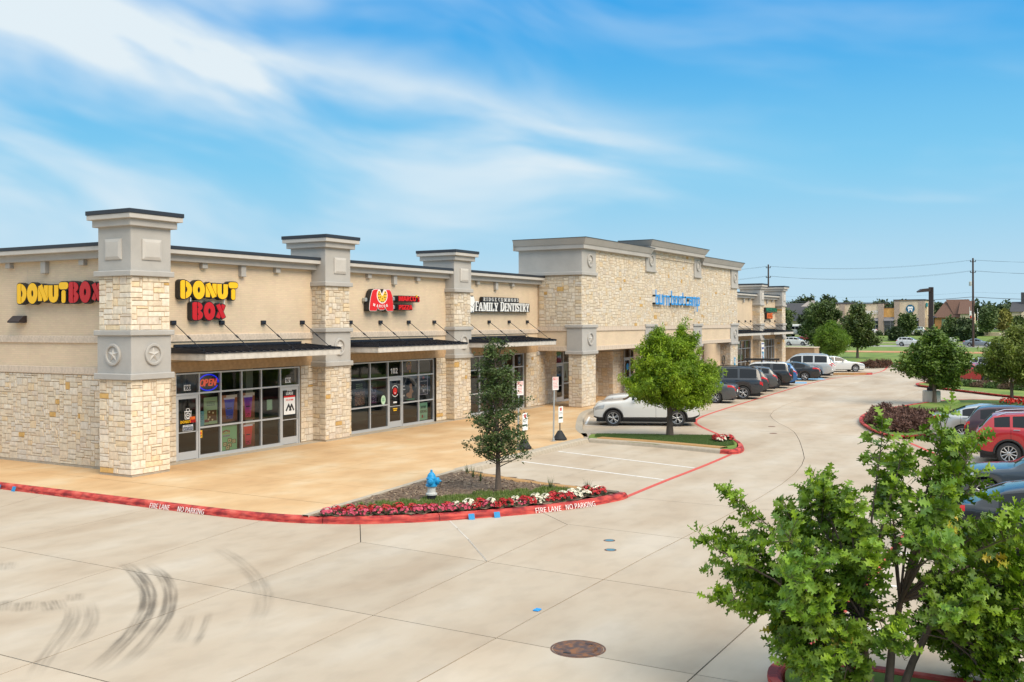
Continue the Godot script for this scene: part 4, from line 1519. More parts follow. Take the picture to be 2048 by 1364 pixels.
func wall_signs() -> void:
	var s := thing("shop_sign", "two line sign of fat yellow and dark red letters over the first canopy", "sign", Vector3(2.99, 4.66, -1.24))
	bubble_word(s, "DONUT", 0.61, 1.30, Vector3(0.0, 0.70, 0), OUT, M.yellow)
	bubble_word(s, "BOX", 0.60, 1.26, Vector3(0.51, 0.0, 0), OUT, M.red)
	var br := MB.new()
	for x in [0.55, 2.05]:
		br.cbox(Vector3(x, 0.66, -0.12), Vector3(0.03, 0.2, 0.03))
	obj("bracket", br, M.white, s)
	s = thing("shop_sign", "long one line sign of yellow and red bubble letters on the side wall", "sign", Vector3(0.46, 5.21, -6.02))
	var turned := Basis(Vector3.UP, -PI / 2)
	bubble_word(s, "DONUTBOX", 0.66, 1.19, Vector3.ZERO, turned, M.yellow, 6)
	# red M with a slice of pizza, and its two words
	s = thing("shop_sign", "red M shaped sign with a yellow pizza slice and red words beside it", "sign", Vector3(12.93, 5.05, -1.14))
	var mo := PackedVector2Array()
	for q in [[0.0, 0.06], [0.03, 0.0], [0.42, 0.0], [0.50, 0.06], [0.56, 0.19], [0.61, 0.08], [0.70, 0.045], [0.95, 0.045], [1.03, 0.08], [1.08, 0.19], [1.14, 0.06], [1.22, 0.0], [1.60, 0.0], [1.63, 0.06], [1.62, 0.3], [1.56, 0.62], [1.46, 0.82], [1.36, 0.885], [1.20, 0.885], [0.99, 0.885], [0.84, 0.66], [0.69, 0.885], [0.45, 0.885], [0.30, 0.87], [0.19, 0.80], [0.09, 0.55], [0.02, 0.28]]:
		mo.append(Vector2(q[0], q[1]))
	obj("sign_can", MB.new().prism(Geometry2D.offset_polygon(mo, 0.03, Geometry2D.JOIN_ROUND)[0], -0.26, -0.01), M.black, s)
	obj("white_edge", MB.new().prism(Geometry2D.offset_polygon(mo, 0.02, Geometry2D.JOIN_ROUND)[0], -0.01, 0.0), M.white, s)
	obj("red_face", MB.new().prism(mo, 0.0, 0.012), M.sign_red, s)
	var vee := pv([0.69, 0.90, 0.99, 0.90, 0.84, 0.66])
	var slice := ell(0.84, 0.64, 0.37, 0.34)
	slice = Geometry2D.intersect_polygons(slice, rect(0, 0, 2, 0.875))[0]
	slice = Geometry2D.clip_polygons(slice, vee)[0]
	obj("white_edge", MB.new().prism(slice, 0.012, 0.018), M.white, s)
	var inner: PackedVector2Array = Geometry2D.offset_polygon(slice, -0.045, Geometry2D.JOIN_ROUND)[0]
	obj("pizza_slice", MB.new().prism(inner, 0.018, 0.024), mat(0.86, 0.48, 0.03, 0.4), s)
	var dots := MB.new()
	for d in [[0.62, 0.78], [0.58, 0.69], [0.68, 0.68], [1.06, 0.78], [1.10, 0.69], [1.0, 0.68], [0.59, 0.55], [0.70, 0.57], [0.84, 0.50], [0.98, 0.57], [1.09, 0.55], [0.64, 0.46], [1.04, 0.46], [0.79, 0.38], [0.90, 0.38]]:
		dots.prism(ell(d[0], d[1], 0.034, 0.028, 8), 0.024, 0.028)
	obj("dark_dots", dots, M.black, s)
	var arc := "MARCO'S"
	for i in arc.length():
		var x: float = [0.27, 0.50, 0.68, 0.83, 0.99, 1.16, 1.20][i]
		var f := (x - 0.78) / 0.5
		var l := write("letter", arc[i], 0.115, 0.01, M.white, s, Vector3(x, 0.135 + 0.05 * f * f, 0.02), Basis(Vector3(0, 0, 1), f * 0.28))
	row("letter", "MARCO", 0.205, 0.05, M.sign_red, s, Vector3(1.96, 0.43, 0.06), 1.25)
	write("letter", "S", 0.205, 0.05, M.sign_red, s, Vector3(3.43, 0.42, 0.06), OUT, "Droid Sans", true, 1.15)
	row("letter", "PIZZA", 0.20, 0.05, M.sign_red, s, Vector3(1.97, 0.06, 0.06), 0.98)
	write("apostrophe", "'", 0.10, 0.05, M.yellow, s, Vector3(3.28, 0.60, 0.06), OUT, "Droid Sans", true, 1.3)
	obj("sign_can", MB.new().prism(rrect(1.92, 0.39, 3.55, 0.665, 0.05), -0.2, 0.03), M.black, s)
	obj("sign_can", MB.new().prism(rrect(1.92, 0.03, 2.98, 0.29, 0.05), -0.2, 0.03), M.black, s)
	var hang := MB.new()
	for q in [[-0.06, 0.45], [1.86, 0.52], [1.86, 0.16]]:
		hang.cbox(Vector3(q[0], q[1], -0.2), Vector3(0.12, 0.16, 0.2), 0.02)
	obj("bracket", hang, M.galv, s)
	# black and white dentist sign with a tooth
	s = thing("shop_sign", "black sign of white serif capitals with a white tooth, over the third canopy", "sign", Vector3(21.30, 5.05, -1.25))
	var bk := MB.new()
	bk.prism(rrect(-0.25, 0.02, 5.62, 0.50, 0.06), -0.15, 0.0)
	bk.prism(rrect(0.78, 0.47, 4.45, 0.76, 0.05), -0.149, -0.002)
	obj("sign_can", bk, M.black, s)
	row("letter", "F", 0.47, 0.04, M.white, s, Vector3(0.05, 0.055, 0.02), 0.30, "Droid Serif")
	row("letter", "AMILY", 0.42, 0.04, M.white, s, Vector3(0.37, 0.055, 0.02), 1.88, "Droid Serif", true, 0.03)
	row("letter", "D", 0.47, 0.04, M.white, s, Vector3(2.48, 0.055, 0.02), 0.40, "Droid Serif")
	row("letter", "ENTISTRY", 0.42, 0.04, M.white, s, Vector3(2.90, 0.055, 0.02), 2.62, "Droid Serif", true, 0.03)
	row("letter", "RIDGE COMMONS", 0.17, 0.02, M.white, s, Vector3(0.86, 0.555, 0.012), 3.5, "Droid Serif", false, 0.6)
	var x := 0.0
	var tooth := PackedVector2Array()
	for q in [[-0.42, 0.2], [-0.36, 0.0], [-0.28, -0.02], [-0.22, 0.12], [-0.16, -0.02], [-0.07, 0.02], [-0.02, 0.25], [0.02, 0.48], [-0.02, 0.66], [-0.1, 0.76], [-0.22, 0.72], [-0.36, 0.76], [-0.44, 0.66], [-0.46, 0.42]]:
		tooth.append(Vector2(q[0], q[1]))
	obj("tooth_can", MB.new().prism(Geometry2D.offset_polygon(tooth, 0.04, Geometry2D.JOIN_ROUND)[0], -0.16, 0.004), M.black, s)
	obj("tooth", MB.new().prism(tooth, 0.004, 0.03), M.white, s)
	obj("tooth_line", MB.new().prism(fat([Vector2(-0.44, 0.35), Vector2(-0.2, 0.22), Vector2(0.0, 0.45)], 0.02), 0.03, 0.034), M.black, s)
	# blue lower case sign on the tall stone front
	s = thing("shop_sign", "bright blue lower case channel letters on the tall stone front", "sign", Vector3(38.25, 5.68, 1.42))
	var strokes := {
		"b": [[[0, 1.0, 0, 0, 0.4, 0, 0.4, 0.6, 0, 0.6]], 0.62], "u": [[[0, 0.66, 0, 0, 0.4, 0, 0.4, 0.66]], 0.62], "r": [[[0, -0.06, 0, 0.6, 0.3, 0.6]], 0.5],
		"n": [[[0, -0.06, 0, 0.6, 0.4, 0.6, 0.4, -0.06]], 0.62], "o": [[[0.0, 0.3, 0, 0, 0.4, 0, 0.4, 0.6, 0, 0.6, 0, 0.28]], 0.62], "t": [[[0.1, 0.9, 0.1, 0, 0.34, 0], [-0.06, 0.6, 0.34, 0.6]], 0.5],
		"c": [[[0.44, 0.6, 0, 0.6, 0, 0, 0.44, 0]], 0.60], "a": [[[0.0, 0.6, 0.4, 0.6, 0.4, 0, 0, 0, 0, 0.33, 0.4, 0.33]], 0.62], "m": [[[0, -0.06, 0, 0.6, 0.64, 0.6, 0.64, -0.06], [0.32, 0.6, 0.32, -0.06]], 0.86], "p": [[[0, -0.5, 0, 0.6, 0.4, 0.6, 0.4, 0, 0, 0]], 0.5]}
	x = 0.06
	for ch in "burn boot camp":
		if ch == " ":
			x += 0.2
			continue
		var f := MB.new()
		var side := MB.new()
		for st in strokes[ch][0]:
			var pp := pvl(st)
			for i in pp.size() - 1:
				var d: Vector2 = (pp[i + 1] - pp[i]).normalized() * 0.068
				var p := fat([pp[i] - d, pp[i + 1] + d], 0.136, true)
				f.prism(p, 0.0, 0.02 + 0.0009 * i)
				side.prism(Geometry2D.offset_polygon(p, 0.008)[0], -0.2, -0.002 - 0.0009 * i)
		var t := Transform3D(Basis.from_scale(Vector3(1.0, 0.80, 1.0)), Vector3(x, 0.0, 0))
		obj("letter", f, M.blue, s).transform = t
		obj("letter_side", side, M.white, s).transform = t
		x += strokes[ch][1] * 1.06
	# green and orange sign of the far wing
	s = thing("shop_sign", "small green sign with an orange second line on the far wing", "sign", Vector3(72.45, 5.13, -1.25))
	obj("sign_can", MB.new().prism(rrect(-0.1, 0.30, 3.95, 0.70, 0.08), -0.15, 0.0), M.black, s)
	obj("sign_can", MB.new().prism(rrect(0.3, -0.36, 2.35, 0.22, 0.08), -0.15, 0.0), M.black, s)
	row("letter", "WEEKEND", 0.34, 0.05, M.green, s, Vector3(0.0, 0.33, 0.03), 3.75)
	row("letter", "KIDS", 0.5, 0.05, M.orange, s, Vector3(0.4, -0.32, 0.03), 1.85)
	# wall pack lamp on the side wall
	var l := thing("wall_lamp", "dark bronze wedge shaped wall lamp on the side wall, unlit", "wall lamp", Vector3(0.66, 4.59, -6.2))
	var wp := MB.new()
	wp.prism(pv([0.0, 0.0, 0.30, 0.0, 0.30, 0.05, 0.10, 0.23, 0.0, 0.23]), -0.3, 0.3, Transform3D(Basis(Vector3(-1, 0, 0), Vector3(0, 1, 0), Vector3(0, 0, -1)), Vector3(0.06, 0, 0)), true)
	obj("housing", wp, M.bronze, l)
	obj("lens", bx(Vector3(-0.2, -0.012, -0.25), Vector3(0.02, -0.002, 0.25)), M.alu_dark, l)


func pvl(a: Array) -> Array:
	var p := []
	for i in range(0, a.size(), 2):
		p.append(Vector2(a[i], a[i + 1]))
	return p


func tri_fill(im: Image, x0: float, x1: float, y0: int, y1: int, w0: float, w1: float, a: Color, b: Color) -> void:
	for y in range(y0, y1):
		var f := float(y - y0) / (y1 - y0)
		var c := (x0 + x1) / 2
		var w := lerpf(w0, w1, f)
		im.fill_rect(Rect2i(int(c - w / 2), y, int(w), 1), a.lerp(b, f))


func cup_print(top: Color, low: Color, ground_: Color) -> ImageTexture:
	return paint_tex(96, 128, func(im: Image):
		for y in 128:
			im.fill_rect(Rect2i(0, y, 96, 1), ground_.lerp(ground_.darkened(0.4), y / 128.0))
		im.fill_rect(Rect2i(0, 0, 96, 14), Color(0.9, 0.86, 0.78))
		im.fill_rect(Rect2i(0, 0, 30, 60), ground_.lightened(0.25))
		tri_fill(im, 20, 80, 20, 116, 62, 38, top, low)
		im.fill_rect(Rect2i(15, 12, 66, 9), Color(0.93, 0.92, 0.95))
		im.fill_rect(Rect2i(34, 62, 30, 5), Color(0.08, 0.08, 0.2))
		for k in 14:
			im.fill_rect(Rect2i(rng.randi_range(32, 60), rng.randi_range(96, 112), 4, 4), low.darkened(0.6)))


func poster(called: String, label: String, tex: Texture2D, lo: Vector3, w: float, h: float, cat := "poster") -> Node3D:
	var o := thing(called, label, cat, lo)
	var b := MB.new()
	b.quad(Vector3(0, 0, 0), Vector3(w, 0, 0), Vector3(w, h, 0), Vector3(0, h, 0))
	b.quad(Vector3(w, 0, -0.004), Vector3(0, 0, -0.004), Vector3(0, h, -0.004), Vector3(w, h, -0.004))
	obj("sheet", b, print_mat(tex), o)
	return o


func line_block(im: Image, r: Rect2i, rows: int, c: Color) -> void:
	for k in rows:
		var y := r.position.y + k * r.size.y / rows
		var x := r.position.x
		while x < r.end.x - 3:
			var w := rng.randi_range(2, 7)
			im.fill_rect(Rect2i(x, y, mini(w, r.end.x - x), maxi(1, r.size.y / rows * 55 / 100)), c)
			x += w + 2


func window_things() -> void:
	var z := -1.545
	poster("window_poster", "poster of a blue drink on an orange ground, in the shop window", cup_print(Color(0.36, 0.38, 0.80), Color(0.20, 0.25, 0.62), Color(0.72, 0.40, 0.20)), Vector3(5.08, 1.12, z), 0.76, 0.92)
	poster("window_poster", "poster of a purple and pink drink on orange, upper of two in its column", cup_print(Color(0.42, 0.25, 0.75), Color(0.95, 0.30, 0.42), Color(0.74, 0.44, 0.26)), Vector3(6.04, 1.10, z), 0.66, 0.96)
	poster("window_poster", "poster of a red drink low in the window, under the purple drink poster", cup_print(Color(0.92, 0.26, 0.16), Color(0.75, 0.12, 0.32), Color(0.66, 0.34, 0.20)), Vector3(6.04, 0.13, z), 0.66, 0.88)
	poster("window_poster", "pale green poster with brown cookies, beside the first door", paint_tex(80, 128, func(im: Image):
		im.fill(Color(0.62, 0.74, 0.55))
		line_block(im, Rect2i(18, 20, 50, 24), 3, Color(0.28, 0.38, 0.36))
		im.fill_rect(Rect2i(20, 62, 56, 52), Color(0.42, 0.27, 0.12))
		im.fill_rect(Rect2i(4, 104, 26, 14), Color(0.5, 0.2, 0.14))
		for k in 5:
			im.fill_rect(Rect2i(rng.randi_range(22, 66), rng.randi_range(66, 104), 9, 8), Color(0.9, 0.85, 0.62))), Vector3(4.28, 1.10, z), 0.62, 0.92)
	poster("window_poster", "pale green poster of boxed rings with curved brown words, low in the window", paint_tex(96, 144, func(im: Image):
		im.fill(Color(0.55, 0.76, 0.56))
		for k in 5:
			im.fill_rect(Rect2i(10 + k * 9, 24 - absi(k - 2) * -3, 7, 9), Color(0.62, 0.20, 0.18))
			im.fill_rect(Rect2i(10 + k * 9, 40, 7, 9), Color(0.70, 0.68, 0.35))
			im.fill_rect(Rect2i(14 + k * 8, 56, 6, 8), Color(0.55, 0.38, 0.55))
		for q in [[12, 96], [40, 76], [40, 104], [66, 84], [28, 118]]:
			im.fill_rect(Rect2i(q[0], q[1], 24, 24), Color(0.34, 0.24, 0.15))
			im.fill_rect(Rect2i(q[0] + 3, q[1] + 3, 18, 18), Color(0.80, 0.76, 0.56))
			im.fill_rect(Rect2i(q[0] + 9, q[1] + 9, 6, 6), Color(0.34, 0.24, 0.15))), Vector3(5.06, 0.12, z), 0.76, 0.86)
	poster("window_notice", "pale teal sheet low behind the glass next to the first door", paint_tex(16, 32, func(im: Image):
		im.fill(Color(0.42, 0.66, 0.68))
		line_block(im, Rect2i(3, 4, 10, 22), 5, Color(0.32, 0.52, 0.55))), Vector3(4.06, 1.07, z), 0.24, 0.5, "notice")
	poster("window_notice", "small framed pale notice alone in the fifth pane", paint_tex(32, 48, func(im: Image):
		im.fill(Color(0.60, 0.76, 0.62))
		line_block(im, Rect2i(5, 6, 22, 36), 9, Color(0.68, 0.84, 0.72))), Vector3(7.33, 1.36, z), 0.28, 0.38, "notice")
	poster("window_sticker", "tiny yellow sticker on the glass by the first door handle", paint_tex(16, 32, func(im: Image):
		im.fill(Color(0.88, 0.66, 0.12))
		im.fill_rect(Rect2i(4, 6, 8, 12), Color(0.78, 0.24, 0.05))
		im.fill_rect(Rect2i(3, 22, 10, 4), Color(0.2, 0.12, 0.05))), Vector3(4.06, 0.68, -1.512), 0.12, 0.25, "sticker")
	# oval open sign of glowing tubes
	var n := thing("open_neon_sign", "glowing orange and blue oval open sign in the upper pane", "neon sign", Vector3(4.5, 2.53, z))
	var glow_o := mat(0.9, 0.2, 0.08, 0.4)
	glow_o.emission_enabled = true
	glow_o.emission = Color(1.0, 0.30, 0.14)
	glow_o.emission_energy_multiplier = 0.42
	var glow_b := mat(0.02, 0.08, 0.8, 0.4)
	glow_b.emission_enabled = true
	glow_b.emission = Color(0.03, 0.10, 1.0)
	glow_b.emission_energy_multiplier = 0.7
	var tb := MB.new()
	for q in [[20, 165], [190, 340]]:
		var pts := []
		var rr := []
		for i in 19:
			var t := deg_to_rad(lerpf(q[0] - 25, q[1] - 5, i / 18.0))
			pts.append(Vector3(cos(t) * 0.44, sin(t) * 0.27, 0))
			rr.append(0.022)
		tb.tube(pts, rr, 6)
	obj("oval_tube", tb, glow_b, n)
	var i := 0
	for ch in "OPEN":
		write("letter", ch, 0.24, 0.02, glow_o, n, Vector3(-0.32 + i * 0.18, -0.12, 0.01), Basis(Vector3(1, 0, 0), Vector3(0.22, 1, 0), Vector3(0, 0, 1)), "Droid Sans", true, 0.98)
		i += 1
	obj("backing", bx(Vector3(-0.46, -0.30, -0.03), Vector3(0.46, 0.30, -0.025)), M.black, n)
	# numbers over the doors
	var num := thing("door_number", "white plates reading 100 over the first shop door", "door number", Vector3(3.38, 2.31, -1.515))
	for k in 3:
		obj("plate", bx(Vector3(k * 0.105, 0, 0), Vector3(k * 0.105 + 0.09, 0.19, 0.004)), M.white, num)
		write("digit", "100"[k], 0.14, 0.003, M.black, num, Vector3(k * 0.105 + 0.045, 0.022, 0.006))
	num = thing("door_number", "white plates reading 101 over the door with the lease sign", "door number", Vector3(8.28, 2.31, -1.515))
	for k in 3:
		obj("plate", bx(Vector3(k * 0.105, 0, 0), Vector3(k * 0.105 + 0.09, 0.19, 0.004)), M.white, num)
		write("digit", "101"[k], 0.14, 0.003, M.black, num, Vector3(k * 0.105 + 0.045, 0.022, 0.006))
	num = thing("door_number", "plain white numerals 102 over the second shop's door", "door number", Vector3(15.05, 2.34, -1.59))
	write("digits", "102", 0.24, 0.004, M.white, num, Vector3(0.18, 0, 0))
	# prints on the first door
	var dp := thing("door_sticker", "white donut box outline with yellow and red words on the first door", "sticker", Vector3(3.24, 1.0, -1.5))
	var ol := MB.new()
	for q in [[0.16, 0.36, 0.44, 0.38], [0.16, 0.36, 0.18, 0.62], [0.42, 0.36, 0.44, 0.62], [0.14, 0.60, 0.46, 0.63], [0.22, 0.63, 0.24, 0.72], [0.35, 0.63, 0.37, 0.72], [0.22, 0.70, 0.37, 0.72]]:
		ol.box(Vector3(q[0], q[1], 0), Vector3(q[2], q[3], 0.003))
	for k in 16:
		var t := TAU * k / 16
		ol.cbox(Vector3(0.3 + cos(t) * 0.085, 0.48 + sin(t) * 0.085, 0.0015), Vector3(0.03, 0.03, 0.003))
	ol.prism(ell(0.3, 0.48, 0.03, 0.03, 10), 0, 0.003)
	obj("outline", ol, M.white, dp)
	write("word", "DONUT", 0.095, 0.003, M.yellow, dp, Vector3(0.20, 0.23, 0.002))
	write("word", "BOX", 0.095, 0.003, M.sign_red, dp, Vector3(0.52, 0.23, 0.002))
	var hb := poster("door_sticker", "small black and white opening hours panel on the first door", paint_tex(48, 28, func(im: Image):
		im.fill(Color(0.8, 0.82, 0.84))
		im.fill_rect(Rect2i(2, 9, 44, 17), Color(0.10, 0.12, 0.2))
		line_block(im, Rect2i(4, 2, 40, 6), 1, Color(0.1, 0.1, 0.1))
		line_block(im, Rect2i(5, 12, 38, 12), 3, Color(0.8, 0.82, 0.86))), Vector3(3.32, 0.97, -1.5), 0.44, 0.20, "sticker")
	var oc := thing("door_sticker", "small orange flag sticker on the first door", "sticker", Vector3(3.62, 1.33, -1.499))
	obj("sheet", bx(Vector3.ZERO, Vector3(0.24, 0.1, 0.002)), M.orange, oc)
	# lease sign
	var ls := thing("lease_sign", "black, red and white for lease poster on the second door", "poster", Vector3(8.18, 1.12, -1.5))
	obj("sheet", bx(Vector3(0, 0, 0), Vector3(0.62, 0.66, 0.002)), M.white, ls)
	obj("red_bar", bx(Vector3(0, 0.64, 0.001), Vector3(0.62, 0.70, 0.004)), M.sign_red, ls)
	obj("black_panel", bx(Vector3(0, 0.70, 0), Vector3(0.62, 1.02, 0.002)), M.black, ls)
	write("words", "FOR", 0.105, 0.003, M.white, ls, Vector3(0.31, 0.87, 0.004))
	write("words", "LEASE", 0.105, 0.003, M.white, ls, Vector3(0.31, 0.735, 0.004))
	write("number", "(972) 419-4000", 0.075, 0.003, M.sign_red, ls, Vector3(0.31, 0.50, 0.004), OUT, "Droid Sans", true, 0.72)
	var lg := MB.new()
	lg.prism(fat([Vector2(0.12, 0.14), Vector2(0.26, 0.36), Vector2(0.40, 0.14)], 0.07, true), 0.002, 0.005)
	lg.prism(fat([Vector2(0.30, 0.14), Vector2(0.42, 0.36), Vector2(0.54, 0.14)], 0.07, true), 0.0022, 0.0052)
	obj("peak_logo", lg, M.black, ls)
	# second shop
	z = -1.625
	poster("window_poster", "photo poster of a loaded pizza at the left end of the second shop window", paint_tex(96, 128, func(im: Image):
		im.fill(Color(0.05, 0.09, 0.08))
		line_block(im, Rect2i(22, 4, 52, 32), 3, Color(0.55, 0.66, 0.50))
		for k in 700:
			im.fill_rect(Rect2i(rng.randi_range(12, 84), rng.randi_range(46, 118), 4, 4), [Color(0.40, 0.20, 0.15), Color(0.55, 0.35, 0.25), Color(0.75, 0.62, 0.45), Color(0.30, 0.08, 0.07), Color(0.24, 0.25, 0.1)][rng.randi() % 5])), Vector3(12.45, 1.08, z), 0.82, 0.98)
	poster("window_poster", "poster with purple lettering and a white cup, beside the second shop's door", paint_tex(64, 128, func(im: Image):
		im.fill(Color(0.06, 0.06, 0.09))
		line_block(im, Rect2i(8, 4, 50, 16), 2, Color(0.40, 0.38, 0.42))
		for k in 240:
			im.fill_rect(Rect2i(rng.randi_range(10, 54), rng.randi_range(34, 110), 5, 4), [Color(0.42, 0.32, 0.48), Color(0.62, 0.60, 0.66), Color(0.30, 0.14, 0.36), Color(0.2, 0.2, 0.26)][rng.randi() % 4])
		im.fill_rect(Rect2i(6, 112, 52, 5), Color(0.45, 0.16, 0.4))), Vector3(13.55, 1.08, z), 0.5, 0.95)
	var gs := thing("window_sticker", "round pale green sticker on the glass beside the second shop's door", "sticker", Vector3(14.45, 1.25, -1.59))
	obj("disc", MB.new().prism(ell(0, 0, 0.16, 0.20), 0, 0.003), mat(0.55, 0.75, 0.52, 0.5), gs)
	var gp := MB.new()
	for k in 3:
		gp.box(Vector3(-0.08 + k * 0.06, -0.06, 0.003), Vector3(-0.045 + k * 0.06, 0.03, 0.005))
	gp.box(Vector3(-0.08, 0.06, 0.003), Vector3(0.08, 0.09, 0.005))
	obj("marks", gp, mat(0.10, 0.35, 0.16, 0.5), gs)
	var ms := thing("door_sticker", "red round badge with white arcs on the second shop's glass door", "sticker", Vector3(15.27, 1.58, -1.575))
	obj("badge", MB.new().prism(ell(0, 0, 0.15, 0.15), 0, 0.003), M.sign_red, ms)
	obj("slice", MB.new().prism(pv([-0.07, 0.1, 0.0, -0.03, 0.07, 0.1, 0.03, 0.0, -0.03, 0.0]), 0.003, 0.005), M.yellow, ms)
	var arcs := MB.new()
	for q in [[30, 150, 0.24], [215, 325, 0.24], [235, 305, 0.09]]:
		var pts := []
		for k in 9:
			var t := deg_to_rad(lerpf(q[0], q[1], k / 8.0))
			pts.append(Vector2(cos(t) * q[2], sin(t) * q[2]))
		arcs.prism(fat(pts, 0.03), 0.003, 0.0055)
	arcs.box(Vector3(-0.13, -0.52, 0), Vector3(0.13, -0.45, 0.003))
	obj("white_arcs", arcs, M.white, ms)
	obj("yellow_lines", MB.new().box(Vector3(-0.16, -0.78, 0), Vector3(0.16, -0.74, 0.003)).box(Vector3(-0.12, -0.86, 0), Vector3(0.12, -0.81, 0.003)), M.yellow, ms)
	var wm := thing("window_sticker", "orange pizza chef figure print on the pane right of the second door", "sticker", Vector3(15.9, 1.1, -1.624))
	var chef := MB.new()
	chef.prism(ell(0.62, 0.62, 0.10, 0.12, 10), 0, 0.003)
	chef.prism(pv([0.45, 0.1, 0.55, 0.5, 0.7, 0.52, 0.82, 0.36, 0.7, 0.3, 0.68, 0.1]), 0, 0.003)
	chef.prism(ell(0.42, 0.25, 0.16, 0.10, 10), 0.001, 0.004)
	obj("figure", chef, mat(0.42, 0.20, 0.08, 0.6), wm)
	obj("green_line", bx(Vector3(0.3, 0.02, 0), Vector3(0.9, 0.06, 0.003)), mat(0.01, 0.3, 0.10, 0.6), wm)
	obj("words", MB.new().box(Vector3(0.02, 0.62, 0), Vector3(0.16, 0.68, 0.003)).box(Vector3(0.02, 0.48, 0), Vector3(0.2, 0.53, 0.003)).box(Vector3(0.02, 0.2, 0), Vector3(0.16, 0.27, 0.003)), M.white, wm)
	poster("window_poster", "tall black poster with a white frame at the right end of the second shop window", paint_tex(64, 148, func(im: Image):
		im.fill(Color(0.75, 0.73, 0.80))
		im.fill_rect(Rect2i(4, 4, 56, 140), Color(0.07, 0.07, 0.13))
		im.fill_rect(Rect2i(24, 12, 14, 16), Color(0.75, 0.2, 0.08))
		line_block(im, Rect2i(8, 44, 50, 10), 1, Color(0.9, 0.9, 0.92))
		for k in 30:
			im.fill_rect(Rect2i(rng.randi_range(8, 50), rng.randi_range(68, 88), 5, 4), [Color(0.7, 0.45, 0.2), Color(0.8, 0.75, 0.65), Color(0.4, 0.2, 0.1)][rng.randi() % 3])
		line_block(im, Rect2i(8, 94, 46, 6), 1, Color(0.6, 0.5, 0.2))
		im.fill_rect(Rect2i(25, 110, 12, 18), Color(0.82, 0.82, 0.86))
		line_block(im, Rect2i(10, 134, 44, 4), 1, Color(0.7, 0.7, 0.75))), Vector3(17.2, 1.28, z), 0.66, 0.90)
	var nh := thing("hiring_notice", "mint green notice reading now hiring, low in the second shop window", "notice", Vector3(17.16, 0.14, z))
	obj("sheet", bx(Vector3.ZERO, Vector3(0.66, 0.78, 0.002)), mat(0.26, 0.56, 0.36, 0.6), nh)
	write("words", "NOW", 0.125, 0.003, M.black, nh, Vector3(0.33, 0.52, 0.004))
	write("words", "HIRING", 0.125, 0.003, M.black, nh, Vector3(0.33, 0.32, 0.004), OUT, "Droid Sans", true, 0.9)
	obj("red_mark", bx(Vector3(0.2, 0.1, 0), Vector3(0.32, 0.24, 0.004)), mat(0.3, 0.03, 0.02, 0.6), nh)
	obj("grey_mark", bx(Vector3(0.36, 0.1, 0), Vector3(0.5, 0.22, 0.004)), mat(0.2, 0.4, 0.35, 0.6), nh)
	var nf := thing("window_neon_sign", "small orange and yellow pizza box neon sign in an upper pane of the second shop", "neon sign", Vector3(16.36, 2.55, z))
	obj("box_shape", bx(Vector3(-0.13, -0.08, 0), Vector3(0.2, 0.13, 0.01)), mat(0.35, 0.08, 0.01, 0.5), nf)
	var loop := MB.new()
	loop.tube([Vector3(-0.2, 0.05, 0.02), Vector3(-0.14, 0.24, 0.02), Vector3(0.0, 0.30, 0.02), Vector3(0.12, 0.24, 0.02), Vector3(0.16, 0.08, 0.02)], [0.012, 0.012, 0.012, 0.012, 0.012], 5)
	loop.tube([Vector3(0.02, -0.1, 0.02), Vector3(0.06, -0.24, 0.02), Vector3(0.1, -0.1, 0.02)], [0.014, 0.014, 0.014], 5)
	obj("tube", loop, mat(0.5, 0.3, 0.03, 0.5), nf)
	poster("window_poster", "white poster with a dark peak behind the glass between the tall piers", paint_tex(48, 96, func(im: Image):
		im.fill(Color(0.62, 0.72, 0.66))
		for y in range(40, 80):
			im.fill_rect(Rect2i(24 - (y - 40) / 3, y, (y - 40) / 3 * 2 + 1, 1), Color(0.12, 0.2, 0.18))), Vector3(31.75, 1.15, -1.70), 0.6, 1.1)
	var rs := thing("door_sticker", "round bright blue sticker on the door behind the cypress tree", "sticker", Vector3(40.95, 1.62, -1.61))
	obj("disc", MB.new().prism(ell(0, 0, 0.22, 0.22), 0, 0.003), mat(0.02, 0.30, 0.62, 0.5), rs)
	# banner against the far pier
	var ba := thing("vertical_banner", "tall white banner with blue and red lines of print on the far pier", "banner", Vector3(69.0, 0.5, -0.70))
	obj("sheet", bx(Vector3.ZERO, Vector3(0.95, 2.2, 0.01)), M.white, ba)
	var wb := MB.new()
	for k in [[0.10, 2.0, 0.85, 2.1], [0.15, 1.55, 0.45, 1.75], [0.5, 1.55, 0.8, 1.75], [0.15, 1.2, 0.45, 1.35], [0.5, 1.2, 0.75, 1.35], [0.1, 0.40, 0.4, 0.55], [0.5, 0.40, 0.8, 0.56], [0.2, 0.15, 0.75, 0.22]]:
		wb.box(Vector3(k[0], k[1], 0.01), Vector3(k[2], k[3], 0.014))
	obj("blue_print", wb, mat(0.05, 0.08, 0.3, 0.6), ba)
	obj("red_print", MB.new().prism(ell(0.48, 0.88, 0.28, 0.15), 0.01, 0.014), M.sign_red, ba)


# ---- street furniture ---------------------------------------------------------------------

